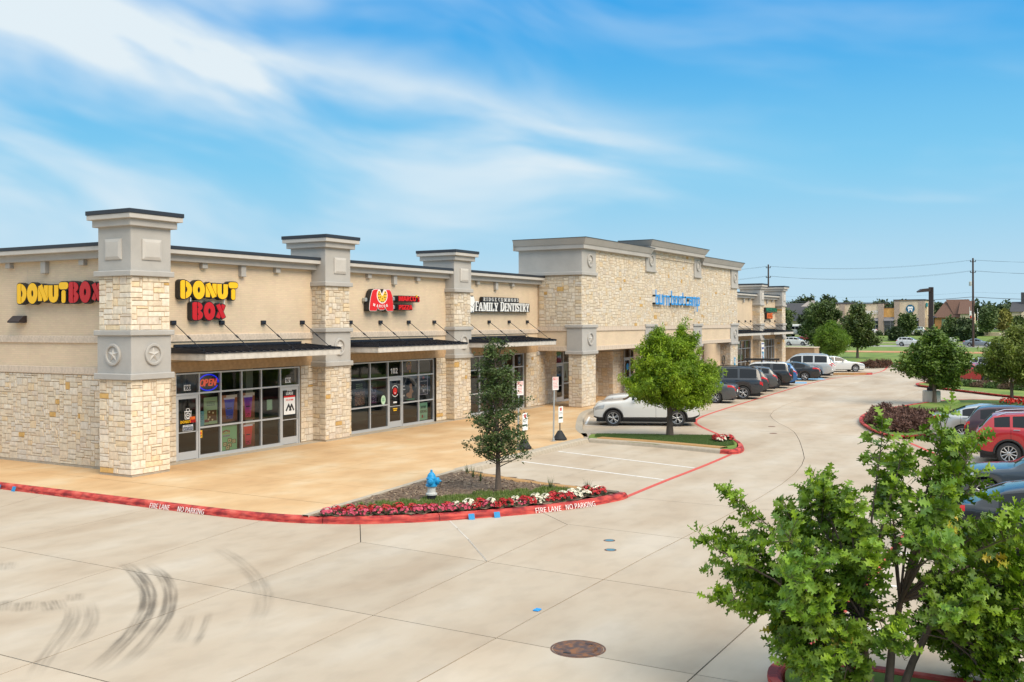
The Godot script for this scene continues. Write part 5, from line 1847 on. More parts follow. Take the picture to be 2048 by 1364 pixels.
func street_things() -> void:
	# hydrant
	var h := thing("fire_hydrant", "silver and bright blue fire hydrant in the corner bed", "fire hydrant", Vector3(0.9, 0.0, 10.05))
	h.rotation.y = 0.45
	obj("base", MB.new().lathe([Vector2(0.12, -0.1), Vector2(0.12, 0.17), Vector2(0.10, 0.18)], 16), M.black, h)
	obj("barrel", MB.new().lathe([Vector2(0.115, 0.16), Vector2(0.145, 0.17), Vector2(0.145, 0.21), Vector2(0.11, 0.22), Vector2(0.105, 0.24), Vector2(0.105, 0.40)], 18), worn(0.55, 0.55, 0.53, 0.5, 0.2, 0.08), h)
	var hb := MB.new()
	hb.lathe([Vector2(0.115, 0.38), Vector2(0.15, 0.39), Vector2(0.15, 0.43), Vector2(0.125, 0.44), Vector2(0.125, 0.56), Vector2(0.135, 0.57), Vector2(0.135, 0.60), Vector2(0.115, 0.615), Vector2(0.095, 0.68), Vector2(0.055, 0.73), Vector2(0.03, 0.745), Vector2(0.03, 0.80), Vector2(0.0, 0.81)], 18)
	var hm := worn(0.012, 0.27, 0.55, 0.4, 0.3, 0.1)
	obj("bonnet", hb, hm, h)
	for q in [[0, 0.075, 0.21], [PI, 0.075, 0.21], [-PI / 2, 0.095, 0.20]]:
		var nz := MB.new()
		nz.lathe([Vector2(q[1] - 0.015, 0.08), Vector2(q[1] - 0.015, 0.14), Vector2(q[1], 0.14), Vector2(q[1], q[2] - 0.02), Vector2(q[1] * 0.8, q[2]), Vector2(0.03, q[2] + 0.005), Vector2(0.025, q[2] + 0.05), Vector2(0, q[2] + 0.05)], 14)
		var o := obj("nozzle_cap", nz, hm, h)
		o.transform = Transform3D(Basis(Vector3.UP, q[0]) * Basis(Vector3(0, 0, 1), -PI / 2), Vector3(0, 0.52, 0))
	# parking sign posts and movable signs
	var facing := Basis(Vector3.UP, -0.16)
	for q in [[14.0, 6.8, "tall red and white parking notice on a galvanised post by the footway kerb"], [10.98, 6.93, "tall parking notice on a galvanised post half hidden by the young oak"]]:
		var p := thing("sign_post", q[2], "sign", Vector3(q[0], 0, q[1]))
		var po := MB.new()
		po.lathe([Vector2(0.12, 0), Vector2(0.12, 0.012), Vector2(0.045, 0.02), Vector2(0.045, 0.10), Vector2(0.03, 0.11), Vector2(0.03, 2.42), Vector2(0, 2.43)], 12, Transform3D(Basis(Vector3(0, 0, 1), -0.035), Vector3.ZERO))
		obj("post", po, M.galv, p)
		var pl := poster_plate(paint_tex(48, 88, func(im: Image):
			im.fill(Color(0.88, 0.87, 0.86))
			im.fill_rect(Rect2i(2, 2, 44, 24), Color(0.86, 0.70, 0.69))
			line_block(im, Rect2i(6, 5, 16, 18), 2, Color(0.70, 0.06, 0.06))
			line_block(im, Rect2i(6, 32, 36, 50), 5, Color(0.76, 0.34, 0.33))), 0.31, 0.50)
		var o := obj("plate", pl[0], pl[1], p)
		o.transform = Transform3D(facing * Basis(Vector3.UP, -0.2), Vector3(0.09, 2.2, 0.05))
	for q in [[14.45, 6.85, "small white pickup sign on a black pole and pyramid base, beside the galvanised post"], [11.36, 6.98, "small white pickup sign on a black pole and pyramid base, behind the young oak"]]:
		var p := thing("movable_sign", q[2], "sign", Vector3(q[0], 0, q[1]))
		var ba := MB.new()
		ba.lathe([Vector2(0.27, 0.0), Vector2(0.27, 0.07), Vector2(0.25, 0.085), Vector2(0.10, 0.33), Vector2(0.085, 0.36), Vector2(0.0, 0.36)], 8)
		obj("base", ba, M.rubber, p).rotation.y = 0.3
		obj("pole", MB.new().lathe([Vector2(0.022, 0.3), Vector2(0.022, 1.33), Vector2(0, 1.34)], 8), M.black, p)
		var pl := poster_plate(paint_tex(40, 84, func(im: Image):
			im.fill(Color(0.90, 0.91, 0.91))
			im.fill_rect(Rect2i(12, 6, 16, 16), Color(0.72, 0.08, 0.08))
			im.fill_rect(Rect2i(19, 6, 2, 16), Color(0.9, 0.8, 0.8))
			line_block(im, Rect2i(5, 30, 30, 14), 2, Color(0.45, 0.45, 0.48))
			im.fill_rect(Rect2i(4, 55, 32, 8), Color(0.05, 0.2, 0.12))), 0.30, 0.62)
		var o := obj("plate", pl[0], pl[1], p)
		o.transform = Transform3D(facing, Vector3(0.01, 0.98, 0.03))
	var ap := thing("disabled_parking_sign", "small blue disabled parking plate on a grey post beyond the tall section", "sign", Vector3(62.0, 0, 1.4))
	obj("post", MB.new().lathe([Vector2(0.03, 0), Vector2(0.03, 2.1), Vector2(0, 2.1)], 8), M.galv, ap)
	obj("plate", bx(Vector3(-0.17, 1.5, 0.03), Vector3(0.17, 2.05, 0.04), 0.004), mat(0.02, 0.30, 0.50, 0.5), ap)
	obj("white_mark", MB.new().prism(ell(0, 1.85, 0.06, 0.06, 10), 0.04, 0.044).box(Vector3(-0.05, 1.62, 0.04), Vector3(0.06, 1.78, 0.044)), M.white, ap)
	var aw := thing("disabled_parking_sign", "small blue disabled access plate on the last arcade pier", "sign", Vector3(54.95, 1.52, 1.24))
	obj("plate", bx(Vector3(-0.17, -0.3, 0), Vector3(0.17, 0.3, 0.01), 0.003), mat(0.05, 0.32, 0.55, 0.5), aw)
	obj("white_mark", MB.new().prism(ell(0, 0.12, 0.07, 0.07, 10), 0.01, 0.014).box(Vector3(-0.07, -0.15, 0.01), Vector3(0.08, 0.03, 0.014)), M.white, aw)
	# covers in the pavement
	var mc := thing("manhole_cover", "round rusty iron manhole cover in the foreground pavement", "manhole cover", Vector3(-7.4, LOT, 18.2))
	obj("ring", MB.new().lathe([Vector2(0.40, -0.02), Vector2(0.40, 0.004), Vector2(0.375, 0.006), Vector2(0.372, -0.004), Vector2(0.365, -0.004), Vector2(0.362, 0.006)], 44), M.rust, mc)
	obj("lid", MB.new().lathe([Vector2(0.362, 0.007), Vector2(0.325, 0.008), Vector2(0.32, 0.003), Vector2(0.235, 0.003), Vector2(0.23, 0.009), Vector2(0.205, 0.009), Vector2(0.20, 0.004), Vector2(0.0, 0.005)], 44), M.rust, mc)
	for s in [-1, 1]:
		var o := obj("lift_slot", MB.new().cbox(Vector3(0.25 * s, 0.008, 0.05 * s), Vector3(0.03, 0.005, 0.11), 0.0, Basis(Vector3.UP, 0.3)), M.black, mc)
	var word := "STORM SEWER"
	for k in word.length():
		if word[k] != " ":
			var t := deg_to_rad(-150 + k * 10.5)
			write("cast_letter", word[k], 0.05, 0.006, M.rust, mc, Vector3(cos(t + 0.9) * 0.285, 0.005, -sin(t + 0.9) * 0.285), Basis(Vector3.UP, t + 0.9 + PI / 2) * Basis(Vector3(1, 0, 0), -PI / 2))
	for q in [[-0.55, 15.63, "small round iron valve cover, the farther of two by the kerb"], [-1.37, 16.02, "small round iron valve cover with blue paint, the nearer of two"]]:
		var vc := thing("valve_cover", q[2], "valve cover", Vector3(q[0], LOT, q[1]))
		obj("rim", MB.new().lathe([Vector2(0.125, -0.02), Vector2(0.125, 0.004), Vector2(0.10, 0.006), Vector2(0.098, 0.001)], 24), M.rust, vc)
		obj("lid", MB.new().lathe([Vector2(0.098, 0.002), Vector2(0.09, 0.007), Vector2(0.0, 0.007)], 24), worn(0.05, 0.16, 0.22, 0.7, 0.1, 0.05, 0.0, 2.0), vc)
	for q in [[21.9, 13.1], [24.6, 12.3]]:
		var vc := thing("lane_cover", "small dark cover in the lane, %s of a pair" % ("nearer" if q[0] < 23 else "farther"), "valve cover", Vector3(q[0], LOT, q[1]))
		obj("lid", MB.new().lathe([Vector2(0.16, -0.02), Vector2(0.16, 0.004), Vector2(0, 0.007)], 20), M.rust, vc)
	var rm := thing("road_marker", "small bright blue raised marker on the pavement near the manhole", "road marker", Vector3(-5.97, LOT, 16.77))
	obj("block", MB.new().cbox(Vector3(0, 0.012, 0), Vector3(0.13, 0.024, 0.10), 0.008), M.blue, rm)
	# lettering and blue marks on the red kerb
	var lett := mat(0.78, 0.74, 0.72, 0.7)
	for q in [[-2.655, 4.18, -PI / 2, "FIRE LANE"], [-2.655, 5.28, -PI / 2, "NO PARKING"], [1.68, 13.0, -0.62, "FIRE LANE"], [2.55, 13.46, -0.49, "NO PARKING"], [52.95, 17.0, -2.47, "FIRE LANE"], [50.9, 18.45, -2.47, "NO PARKING"]]:
		var far: bool = q[0] > 20
		var kl := thing("kerb_lettering", {true: "white stencilled %s on the far island's red kerb", false: "white stencilled %s on the red kerb"}[far] % q[3].to_lower() + ("" if far else [" below the side wall", " along the flower bed"][1 if q[0] > 0 else 0]), "lettering", Vector3(q[0], -0.088, q[1]), q[2])
		write("words", q[3], 0.125 if not far else 0.16, 0.004, lett, kl, Vector3(0, -0.045, 0.012), Basis(Vector3(1, 0, 0), -0.32), "Droid Sans", false, 0.92 if not far else 1.5)
	for q in [[-2.655, -2.34, -PI / 2, "at the left edge of the view"], [-2.655, -1.66, -PI / 2, "second from the left edge of the view"], [0.02, 11.79, -0.72, "at the middle of the flower bed"], [0.52, 12.20, -0.68, "right of the middle of the flower bed"]]:
		var bp := thing("blue_kerb_mark", "blue painted square on the red kerb, " + q[3], "painted mark", Vector3(q[0], -0.085, q[1]), q[2])
		obj("paint", MB.new().cbox(Vector3(0, 0, 0.014), Vector3(0.15, 0.15, 0.004), 0.0, Basis(Vector3(1, 0, 0), -0.36)), worn(0.02, 0.24, 0.52, 0.7, 0.2, 0.06), bp)
	# tan cabinet at the end of the shops
	var cb := thing("utility_cabinet", "tall tan enclosure wall at the far end of the shops", "enclosure", Vector3(80.2, 0, 1.2))
	obj("body", bx(Vector3(-1.0, 0, -2.5), Vector3(1.0, 1.95, 0.4), 0.01), worn(0.36, 0.25, 0.15, 0.9), cb)
	obj("top", bx(Vector3(-1.06, 1.95, -2.56), Vector3(1.06, 2.03, 0.46), 0.01), M.ledge, cb)
	# car park lamp
	var la := thing("car_park_lamp", "tall dark square lamp post with a shoebox head on a concrete footing", "lamp post", Vector3(41.0, LOT, 16.9))
	obj("footing", MB.new().lathe([Vector2(0.48, 0), Vector2(0.48, 0.72), Vector2(0.45, 0.76), Vector2(0, 0.76)], 20), worn(0.55, 0.52, 0.47), la)
	obj("pole", bx(Vector3(-0.12, 0.7, -0.12), Vector3(0.12, 6.6, 0.12), 0.012), M.bronze, la)
	obj("base_cover", bx(Vector3(-0.22, 0.75, -0.22), Vector3(0.22, 0.95, 0.22), 0.02), M.bronze, la)
	var hd := MB.new()
	hd.prism(pv([0.1, 6.35, 0.72, 6.30, 0.76, 6.36, 0.55, 6.50, 0.1, 6.54]), -0.19, 0.19, Transform3D(Basis(Vector3.UP, PI - 1.06), Vector3.ZERO), true)
	obj("lamp_head", hd, M.bronze, la)


func poster_plate(tex: Texture2D, w: float, h: float) -> Array:
	var b := MB.new()
	b.quad(Vector3(-w / 2, -h / 2, 0.004), Vector3(w / 2, -h / 2, 0.004), Vector3(w / 2, h / 2, 0.004), Vector3(-w / 2, h / 2, 0.004))
	b.quad(Vector3(w / 2, -h / 2, -0.004), Vector3(-w / 2, -h / 2, -0.004), Vector3(-w / 2, h / 2, -0.004), Vector3(w / 2, h / 2, -0.004))
	return [b, print_mat(tex)]


# ---- plants -------------------------------------------------------------------------------

# a lobed oak leaf, one unit long, folded a little along its rib
func oak_leaf(seed_: int) -> ArrayMesh:
	var r := RandomNumberGenerator.new()
	r.seed = seed_
	var b := MB.new()
	var half := []
	for q in [[0.0, 0.015], [0.12, 0.03], [0.2, 0.22], [0.27, 0.26], [0.31, 0.11], [0.42, 0.12], [0.5, 0.36], [0.6, 0.40], [0.63, 0.14], [0.72, 0.14], [0.82, 0.30], [0.88, 0.26], [0.87, 0.09], [1.0, 0.0]]:
		half.append(Vector2(q[0] + r.randf_range(-0.015, 0.015), q[1] * r.randf_range(0.85, 1.15)))
	var bend := r.randf_range(0.1, 0.3)
	for s in [-1.0, 1.0]:
		for i in half.size() - 1:
			var p: Vector2 = half[i]
			var q: Vector2 = half[i + 1]
			var a := Vector3(s * p.y, 0.28 * p.y - bend * p.x * p.x, p.x)
			var c := Vector3(s * q.y, 0.28 * q.y - bend * q.x * q.x, q.x)
			var m := Vector3(0, -bend * p.x * p.x, p.x)
			var o := Vector3(0, -bend * q.x * q.x, q.x)
			if s > 0:
				b.tri(m, o, c)
				b.tri(m, c, a)
			else:
				b.tri(m, c, o)
				b.tri(m, a, c)
	return b.mesh()


# a spray of plain leaves round a point, about one unit across
func spray(seed_: int, count: int, long_: float, wide: float, droop := 0.0) -> ArrayMesh:
	var r := RandomNumberGenerator.new()
	r.seed = seed_
	var b := MB.new()
	for i in count:
		var d := Vector3(r.randf_range(-1, 1), r.randf_range(-0.7, 0.8) - droop, r.randf_range(-1, 1)).normalized()
		var at := Vector3(r.randf_range(-1, 1), r.randf_range(-1, 1), r.randf_range(-1, 1)) * 0.33
		var side := d.cross(Vector3(r.randf_range(-0.6, 0.6), 1, r.randf_range(-0.6, 0.6))).normalized()
		var n := side.cross(d)
		var l := long_ * r.randf_range(0.7, 1.25)
		var w := wide * r.randf_range(0.8, 1.2)
		var p0 := at
		var p1 := at + d * l * 0.45 + side * w + n * 0.12 * w
		var p2 := at + d * l - n * 0.2 * l
		var p3 := at + d * l * 0.45 - side * w + n * 0.12 * w
		b.tri(p0, p2, p1)
		b.tri(p0, p3, p2)
	return b.mesh()


func rand_basis(size: float) -> Basis:
	return Basis(Vector3.UP, rng.randf() * TAU) * Basis(Vector3(1, 0, 0), rng.randf_range(-0.8, 0.8)) * Basis(Vector3(0, 0, 1), rng.randf_range(-0.8, 0.8)) * Basis.from_scale(Vector3.ONE * size)


# a tree: stems are lists of points with radii; tips are where twigs end; leaves gather round the tips
func tree(called: String, label: String, group: String, at: Vector3, stems: Array, tips: Array, leaf: Array, size: float, per_tip: int, spread: float, c0: Color, c1: Color, twig_r := 0.02, far := false) -> Node3D:
	var t := thing(called, label, "tree", at, 0.0, group)
	var wood := MB.new()
	for s in stems:
		wood.tube(s[0], s[1], 8 if not far else 5)
	var spots := []
	var tints := []
	for i in leaf.size():
		spots.append([])
		tints.append([])
	for q in tips:
		var tip: Vector3 = q[0]
		var from: Vector3 = q[1]
		var mid := from.lerp(tip, 0.5) + Vector3(0, -0.06, 0) * from.distance_to(tip)
		wood.tube([from, mid, tip], [twig_r * 1.6, twig_r, twig_r * 0.4], 5, false)
		var warm := rng.randf()
		for k in per_tip:
			var f := rng.randf()
			var base := from.lerp(tip, lerpf(0.35, 1.08, sqrt(f)))
			var o := Vector3(rng.randfn(), rng.randfn() * 0.75, rng.randfn()) * spread * lerpf(0.75, 1.0, f)
			var n := rng.randi() % leaf.size()
			spots[n].append(Transform3D(rand_basis(size * rng.randf_range(0.75, 1.3)), base + o))
			var c := c0.lerp(c1, clampf(warm * 0.5 + rng.randf() * 0.5, 0, 1))
			tints[n].append(c * rng.randf_range(0.78, 1.18))
	obj("trunk", wood, M.bark, t)
	for i in leaf.size():
		if spots[i]:
			many("crown", leaf[i], M.leaf_far if far else M.leaf, spots[i], tints[i], t)
	return t


# tips spread through a rounded crown: centre, radii, number
func crown_tips(blobs: Array, trunk_x: float, low: float) -> Array:
	var tips := []
	for b in blobs:
		var n: int = b[2]
		for i in n:
			var d := Vector3(rng.randfn(), rng.randfn(), rng.randfn()).normalized()
			var r := pow(rng.randf(), 0.4)
			var p: Vector3 = b[0] + d * b[1] * r
			var from := Vector3(p.x * 0.28 + trunk_x, clampf(lerpf(low, p.y, 0.62) - 0.15 * Vector2(p.x, p.z).length(), low, 99), p.z * 0.28)
			tips.append([p, from])
	return tips


func flower_clump(petal: Material, leafy := true) -> Node3D:
	var o := Node3D.new()
	var lv := MB.new()
	var fl := MB.new()
	for k in 26:
		var d := Vector3(rng.randfn(), absf(rng.randfn()) * 0.7, rng.randfn()).normalized()
		var side := d.cross(Vector3.UP).normalized() * 0.035
		var p := d * Vector3(0.13, 0.11, 0.13) + Vector3(0, 0.04, 0)
		lv.tri(p - d * 0.05, p + side, p + d * 0.05 + Vector3(0, -0.02, 0))
		lv.tri(p - d * 0.05, p + d * 0.05 + Vector3(0, -0.02, 0), p - side)
	for k in 34:
		var d := Vector3(rng.randfn(), absf(rng.randfn()) * 1.0 + 0.1, rng.randfn()).normalized()
		var p := d * Vector3(0.15, 0.17, 0.15) * rng.randf_range(0.85, 1.05) + Vector3(0, 0.05, 0)
		var u := d.cross(Vector3(0.3, 0.2, 1)).normalized()
		var w := u.cross(d).normalized()
		for a in 4:
			var t := TAU * a / 4.0 + rng.randf()
			var e := (u * cos(t) + w * sin(t)) * 0.042
			var g := (u * cos(t + 1.3) + w * sin(t + 1.3)) * 0.042
			fl.tri(p, p + e + d * 0.012, p + g + d * 0.012)
	obj("leaves", lv, M.flower_leaf, o)
	obj("petals", fl, petal, o)
	return o


func vegetation() -> void:
	M.flower_leaf = mat(0.035, 0.075, 0.02, 0.6)
	var petal := {"red": mat(0.44, 0.005, 0.010, 0.5), "pink": mat(0.52, 0.055, 0.11, 0.5), "white": mat(0.75, 0.70, 0.55, 0.5)}
	var kinds := {}
	for c in petal:
		kinds[c] = [flower_clump(petal[c]), flower_clump(petal[c])]
	# two rows of bedding flowers along the red kerb
	var path := soft(pv([-1.95, 8.95, -1.35, 9.9, -0.55, 10.8, 0.1, 11.35, 1.4, 12.35, 2.8, 13.1, 4.1, 13.55]), 2)
	var length := 0.0
	for i in path.size() - 1:
		length += path[i].distance_to(path[i + 1])
	var plots := []
	for line in 2:
		var n := 26 if line == 0 else 25
		for k in n:
			var s := (k + 0.3 + 0.4 * line) / n * length
			var i := 0
			while i < path.size() - 2 and s > path[i].distance_to(path[i + 1]):
				s -= path[i].distance_to(path[i + 1])
				i += 1
			var p := path[i].move_toward(path[i + 1], s)
			var d := (path[i + 1] - path[i]).normalized()
			p += Vector2(d.y, -d.x) * (0.06 + 0.34 * line)
			var f := float(k) / n
			var c := "pink" if line == 0 else "red"
			if f > 0.62:
				c = "white" if rng.randf() < 0.75 else "red"
			elif line == 0 and f > 0.42 and rng.randf() < 0.5:
				c = "red"
			elif line == 1 and rng.randf() < 0.16:
				c = "white"
			plots.append([p.x + rng.randf_range(-0.04, 0.04), p.y + rng.randf_range(-0.04, 0.04), c, "bed"])
	for k in 13:
		var t := rng.randf() * TAU
		var r := rng.randf_range(0.05, 0.55)
		plots.append([17.1 + cos(t) * r, 12.45 + sin(t) * r * 0.6, "red" if k % 3 else "white", "nose"])
	var seat := {}
	for q in plots:
		seat[q[3]] = seat.get(q[3], 0) + 1
		var src: Node3D = kinds[q[2]][rng.randi() % 2]
		var o: Node3D = src.duplicate()
		o.name = numbered("flower_plant")
		add_child(o)
		o.position = Vector3(q[0], 0.0, q[1])
		o.rotation.y = rng.randf() * TAU
		o.scale = Vector3(1, 0.82, 1) * rng.randf_range(0.85, 1.15) * (1.15 if q[3] == "nose" else 1.0)
		var g := "bedding flowers in the corner bed" if q[3] == "bed" else "flowers at the nose of the lawn island"
		tag(o, "%s flower clump, %d from the left %s" % [q[2], seat[q[3]] if seat[q[3]] < 27 else seat[q[3]] - 26, ("in the front row by the hydrant" if seat[q[3]] < 27 else "in the back row by the hydrant") if q[3] == "bed" else "at the nose of the cypress island"], "flower", g)
	# grass on the near islands and weeds in the bed
	var blade := MB.new()
	for k in 7:
		var a := rng.randf() * TAU
		var d := Vector3(cos(a), 0, sin(a))
		var s := Vector3(-d.z, 0, d.x) * 0.006
		var base := Vector3(rng.randf_range(-0.03, 0.03), -0.01, rng.randf_range(-0.03, 0.03))
		blade.tri(base - s, base + s, base + d * rng.randf_range(0.01, 0.045) + Vector3(0, rng.randf_range(0.05, 0.085), 0))
	var tuft := blade.mesh()
	var spots := []
	var tints := []
	var nz := fbm(41, 0.7, 3)
	for k in 30000:
		var p := Vector2(rng.randf_range(14.4, 19.0), rng.randf_range(6.9, 13.6))
		if not Geometry2D.is_point_in_polygon(p, pv([16.2, 7.5, 17.1, 7.2, 18.7, 11.5, 17.9, 12.5, 16.2, 13.2, 15.5, 13.0, 15.7, 10.4])) or p.distance_to(Vector2(18.1, 9.95)) < 0.35 + 0.2 * nz.get_noise_2d(p.x * 4, p.y * 4):
			continue
		spots.append(Transform3D(Basis(Vector3.UP, rng.randf() * TAU) * Basis.from_scale(Vector3.ONE * rng.randf_range(0.7, 1.2)), Vector3(p.x, -0.015, p.y)))
		tints.append(Color(0.055, 0.115, 0.022).lerp(Color(0.12, 0.19, 0.04), rng.randf()))
	many("island_grass", tuft, M.leaf, spots, tints).set_meta("label", "short grass of the island under the cypress")
	spots = []
	tints = []
	for k in 16000:
		var p := Vector2(rng.randf_range(-2.0, 4.5), rng.randf_range(8.5, 13.4))
		var near := Geometry2D.get_closest_point_to_segment(p, Vector2(-0.9, 9.3), Vector2(3.7, 12.3)).distance_to(p)
		if not Geometry2D.is_point_in_polygon(p, pv([-1.8, 8.8, 3.9, 8.2, 4.3, 10.8, 3.9, 13.0, 1.3, 12.0, -0.4, 10.6])) or near + 0.7 * nz.get_noise_2d(p.x * 2, p.y * 2) > 0.50:
			continue
		spots.append(Transform3D(Basis(Vector3.UP, rng.randf() * TAU) * Basis.from_scale(Vector3.ONE * rng.randf_range(0.9, 2.0)), Vector3(p.x, 0.02, p.y)))
		tints.append(Color(0.07, 0.13, 0.02).lerp(Color(0.2, 0.26, 0.05), rng.randf()))
	many("bed_weeds", tuft, M.leaf, spots, tints).set_meta("label", "patchy weeds behind the flowers in the corner bed")
	# wood chips and pebbles on the soil
	var chip := MB.new().cbox(Vector3.ZERO, Vector3(0.07, 0.015, 0.025), 0.004).mesh()
	spots = []
	tints = []
	for k in 2600:
		var p := Vector2(rng.randf_range(-2.1, 5.4), rng.randf_range(8.0, 13.4))
		if not Geometry2D.is_point_in_polygon(p, pv([-1.9, 8.75, 4.2, 8.1, 5.3, 8.2, 4.6, 11.0, 4.2, 13.2, 1.3, 12.2, -0.6, 10.6])):
			continue
		spots.append(Transform3D(rand_basis(rng.randf_range(0.5, 1.3)), Vector3(p.x, 0.03 + 0.05 * nz.get_noise_2d(p.x, p.y), p.y)))
		tints.append(Color(0.11, 0.068, 0.042).lerp(Color(0.46, 0.35, 0.24), pow(rng.randf(), 3.0)))
	many("mulch_chips", chip, M.leaf_far, spots, tints).set_meta("label", "wood chips and pebbles on the soil of the corner bed")
	# small spiky plants in the bed
	for q in [[5.1, 8.5, "at the far corner of the bed"], [4.2, 9.5, "left of the young oak's trunk"], [3.9, 11.9, "right of the young oak's trunk"], [4.15, 12.9, "near the red tip of the bed"], [4.6, 9.0, "against the straw strip of the bed"]]:
		var sp := thing("spiky_plant", "small tuft of narrow upright leaves " + q[2], "plant", Vector3(q[0], 0.0, q[1]))
		var lv := MB.new()
		for k in 26:
			var a := rng.randf() * TAU
			var d := Vector3(cos(a), 0, sin(a)) * rng.randf_range(0.04, 0.2)
			var s := Vector3(-sin(a), 0, cos(a)) * 0.012
			var top := d + Vector3(0, rng.randf_range(0.2, 0.42), 0)
			lv.tri(-s, s, top)
		obj("leaves", lv, mat(0.09, 0.13, 0.045, 0.7), sp)
	trees()
	foreground_oak()
	shrubs()


func trunk_of(h: float, r: float, lean := Vector3.ZERO) -> Array:
	var p := []
	var q := []
	for i in 7:
		var f := i / 6.0
		p.append(Vector3(sin(f * 5.0) * 0.03, h * f, cos(f * 4.0) * 0.03 - 0.03) + lean * f)
		q.append(lerpf(r, r * 0.25, f) * (1.25 if i == 0 else 1.0))
	return [p, q]


func trees() -> void:
	# young live oak in the corner bed: thin tiers of small dark leaves
	var tips := []
	for k in 150:
		var f := rng.randf()
		var y := lerpf(0.95, 3.95, f)
		var reach := lerpf(1.12, 0.30, pow(f, 1.15)) * rng.randf_range(0.35, 1.0)
		if f < 0.12:
			reach *= 0.85
		var a := rng.randf() * TAU
		tips.append([Vector3(cos(a) * reach, y + rng.randf_range(-0.05, 0.2), sin(a) * reach), Vector3(cos(a) * 0.05, y - 0.12 - reach * 0.22, sin(a) * 0.05)])
	tree("young_oak", "slim young oak with small dark leaves in the corner bed", "", Vector3(3.05, 0, 10.75), [trunk_of(3.95, 0.075)], tips, [spray(1, 8, 0.36, 0.10), spray(2, 7, 0.38, 0.10)], 0.20, 11, 0.075, Color(0.030, 0.062, 0.014), Color(0.10, 0.15, 0.032), 0.010)
	# bald cypress on the lawn island
	var blobs := [[Vector3(0.15, 2.05, 0), Vector3(2.05, 0.60, 2.05), 180], [Vector3(0.15, 2.8, 0), Vector3(1.65, 0.55, 1.65), 120], [Vector3(-1.0, 2.5, 0.5), Vector3(0.7, 0.4, 0.7), 30], [Vector3(1.0, 2.45, 0.9), Vector3(0.8, 0.4, 0.8), 34], [Vector3(0.1, 3.4, 0), Vector3(1.15, 0.5, 1.15), 66], [Vector3(0.5, 4.0, 0.5), Vector3(0.4, 0.5, 0.4), 18], [Vector3(-0.5, 3.85, -0.4), Vector3(0.45, 0.45, 0.45), 18], [Vector3(0.25, 1.45, 0.2), Vector3(1.45, 0.25, 1.45), 50]]
	tree("bald_cypress", "bright green feathery cypress with a wide skirt on the lawn island", "", Vector3(18.1, -0.02, 9.95), [trunk_of(4.0, 0.13)], crown_tips(blobs, 0.0, 1.0), [spray(3, 14, 0.42, 0.07, 0.0), spray(4, 13, 0.46, 0.075, 0.0)], 0.27, 20, 0.105, Color(0.085, 0.185, 0.006), Color(0.34, 0.47, 0.012), 0.012)
	# trees of the right hand islands
	blobs = [[Vector3(0.2, 2.75, 0.2), Vector3(1.6, 1.15, 1.6), 150], [Vector3(-0.7, 2.2, -1.1), Vector3(0.9, 0.55, 0.9), 42], [Vector3(0.5, 2.3, 0.9), Vector3(0.85, 0.7, 0.8), 40], [Vector3(0, 3.8, 0), Vector3(0.65, 0.45, 0.65), 24], [Vector3(0.4, 1.35, 0.5), Vector3(0.9, 0.35, 0.9), 22]]
	tree("lacebark_maple", "broad green tree beside the dark lamp post", "trees on the car park islands", Vector3(40.3, -0.1, 17.15), [trunk_of(3.6, 0.11)], crown_tips(blobs, 0.0, 0.9), [spray(5, 9, 0.40, 0.17), spray(6, 8, 0.42, 0.18)], 0.34, 14, 0.14, Color(0.045, 0.095, 0.012), Color(0.17, 0.26, 0.03), 0.014)
	blobs = [[Vector3(0, 2.9, 0.1), Vector3(1.55, 1.15, 1.6), 135], [Vector3(0.2, 1.9, -0.9), Vector3(1.0, 0.5, 0.9), 38], [Vector3(0.1, 1.75, 0.8), Vector3(0.9, 0.55, 0.9), 38], [Vector3(0, 3.95, 0.3), Vector3(0.6, 0.4, 0.6), 20]]
	tree("yellowing_elm", "yellow green tree at the right edge of the view, red flowers at its foot", "trees on the car park islands", Vector3(41.6, -0.1, 20.95), [trunk_of(3.7, 0.10)], crown_tips(blobs, 0.0, 0.95), [spray(7, 10, 0.42, 0.12), spray(8, 9, 0.44, 0.12)], 0.33, 14, 0.14, Color(0.09, 0.125, 0.02), Color(0.26, 0.31, 0.05), 0.013)
	# on the verge beyond the car park
	blobs = [[Vector3(0, 2.55, 0), Vector3(1.75, 1.5, 1.75), 130], [Vector3(0, 3.8, 0), Vector3(0.7, 0.55, 0.7), 20]]
	tree("young_cypress", "rounded bright green young cypress on the verge behind the white saloon", "", Vector3(92.0, -0.05, 0.6), [trunk_of(3.4, 0.12)], crown_tips(blobs, 0.0, 0.9), [spray(9, 16, 0.6, 0.05)], 0.55, 14, 0.22, Color(0.06, 0.14, 0.01), Color(0.19, 0.31, 0.02), 0.02)
	blobs = [[Vector3(0, 3.6, 0), Vector3(2.0, 2.2, 2.0), 105], [Vector3(0, 5.6, 0), Vector3(0.9, 1.6, 0.9), 40], [Vector3(0.3, 2.2, 1.4), Vector3(1.0, 0.5, 1.3), 26]]
	tree("red_oak", "dark green open oak on the verge, right of the bright young cypress", "dark oaks on the verge", Vector3(109.8, -0.05, -0.2), [trunk_of(6.6, 0.15)], crown_tips(blobs, 0.0, 1.5), [spray(10, 8, 0.46, 0.18)], 0.55, 13, 0.26, Color(0.035, 0.07, 0.016), Color(0.13, 0.16, 0.035), 0.02)
	blobs = [[Vector3(0, 3.9, 0), Vector3(2.2, 2.7, 2.2), 130], [Vector3(0.6, 6.0, 0.5), Vector3(1.3, 1.4, 1.3), 46], [Vector3(0.2, 5.3, 1.7), Vector3(0.5, 0.4, 1.0), 12]]
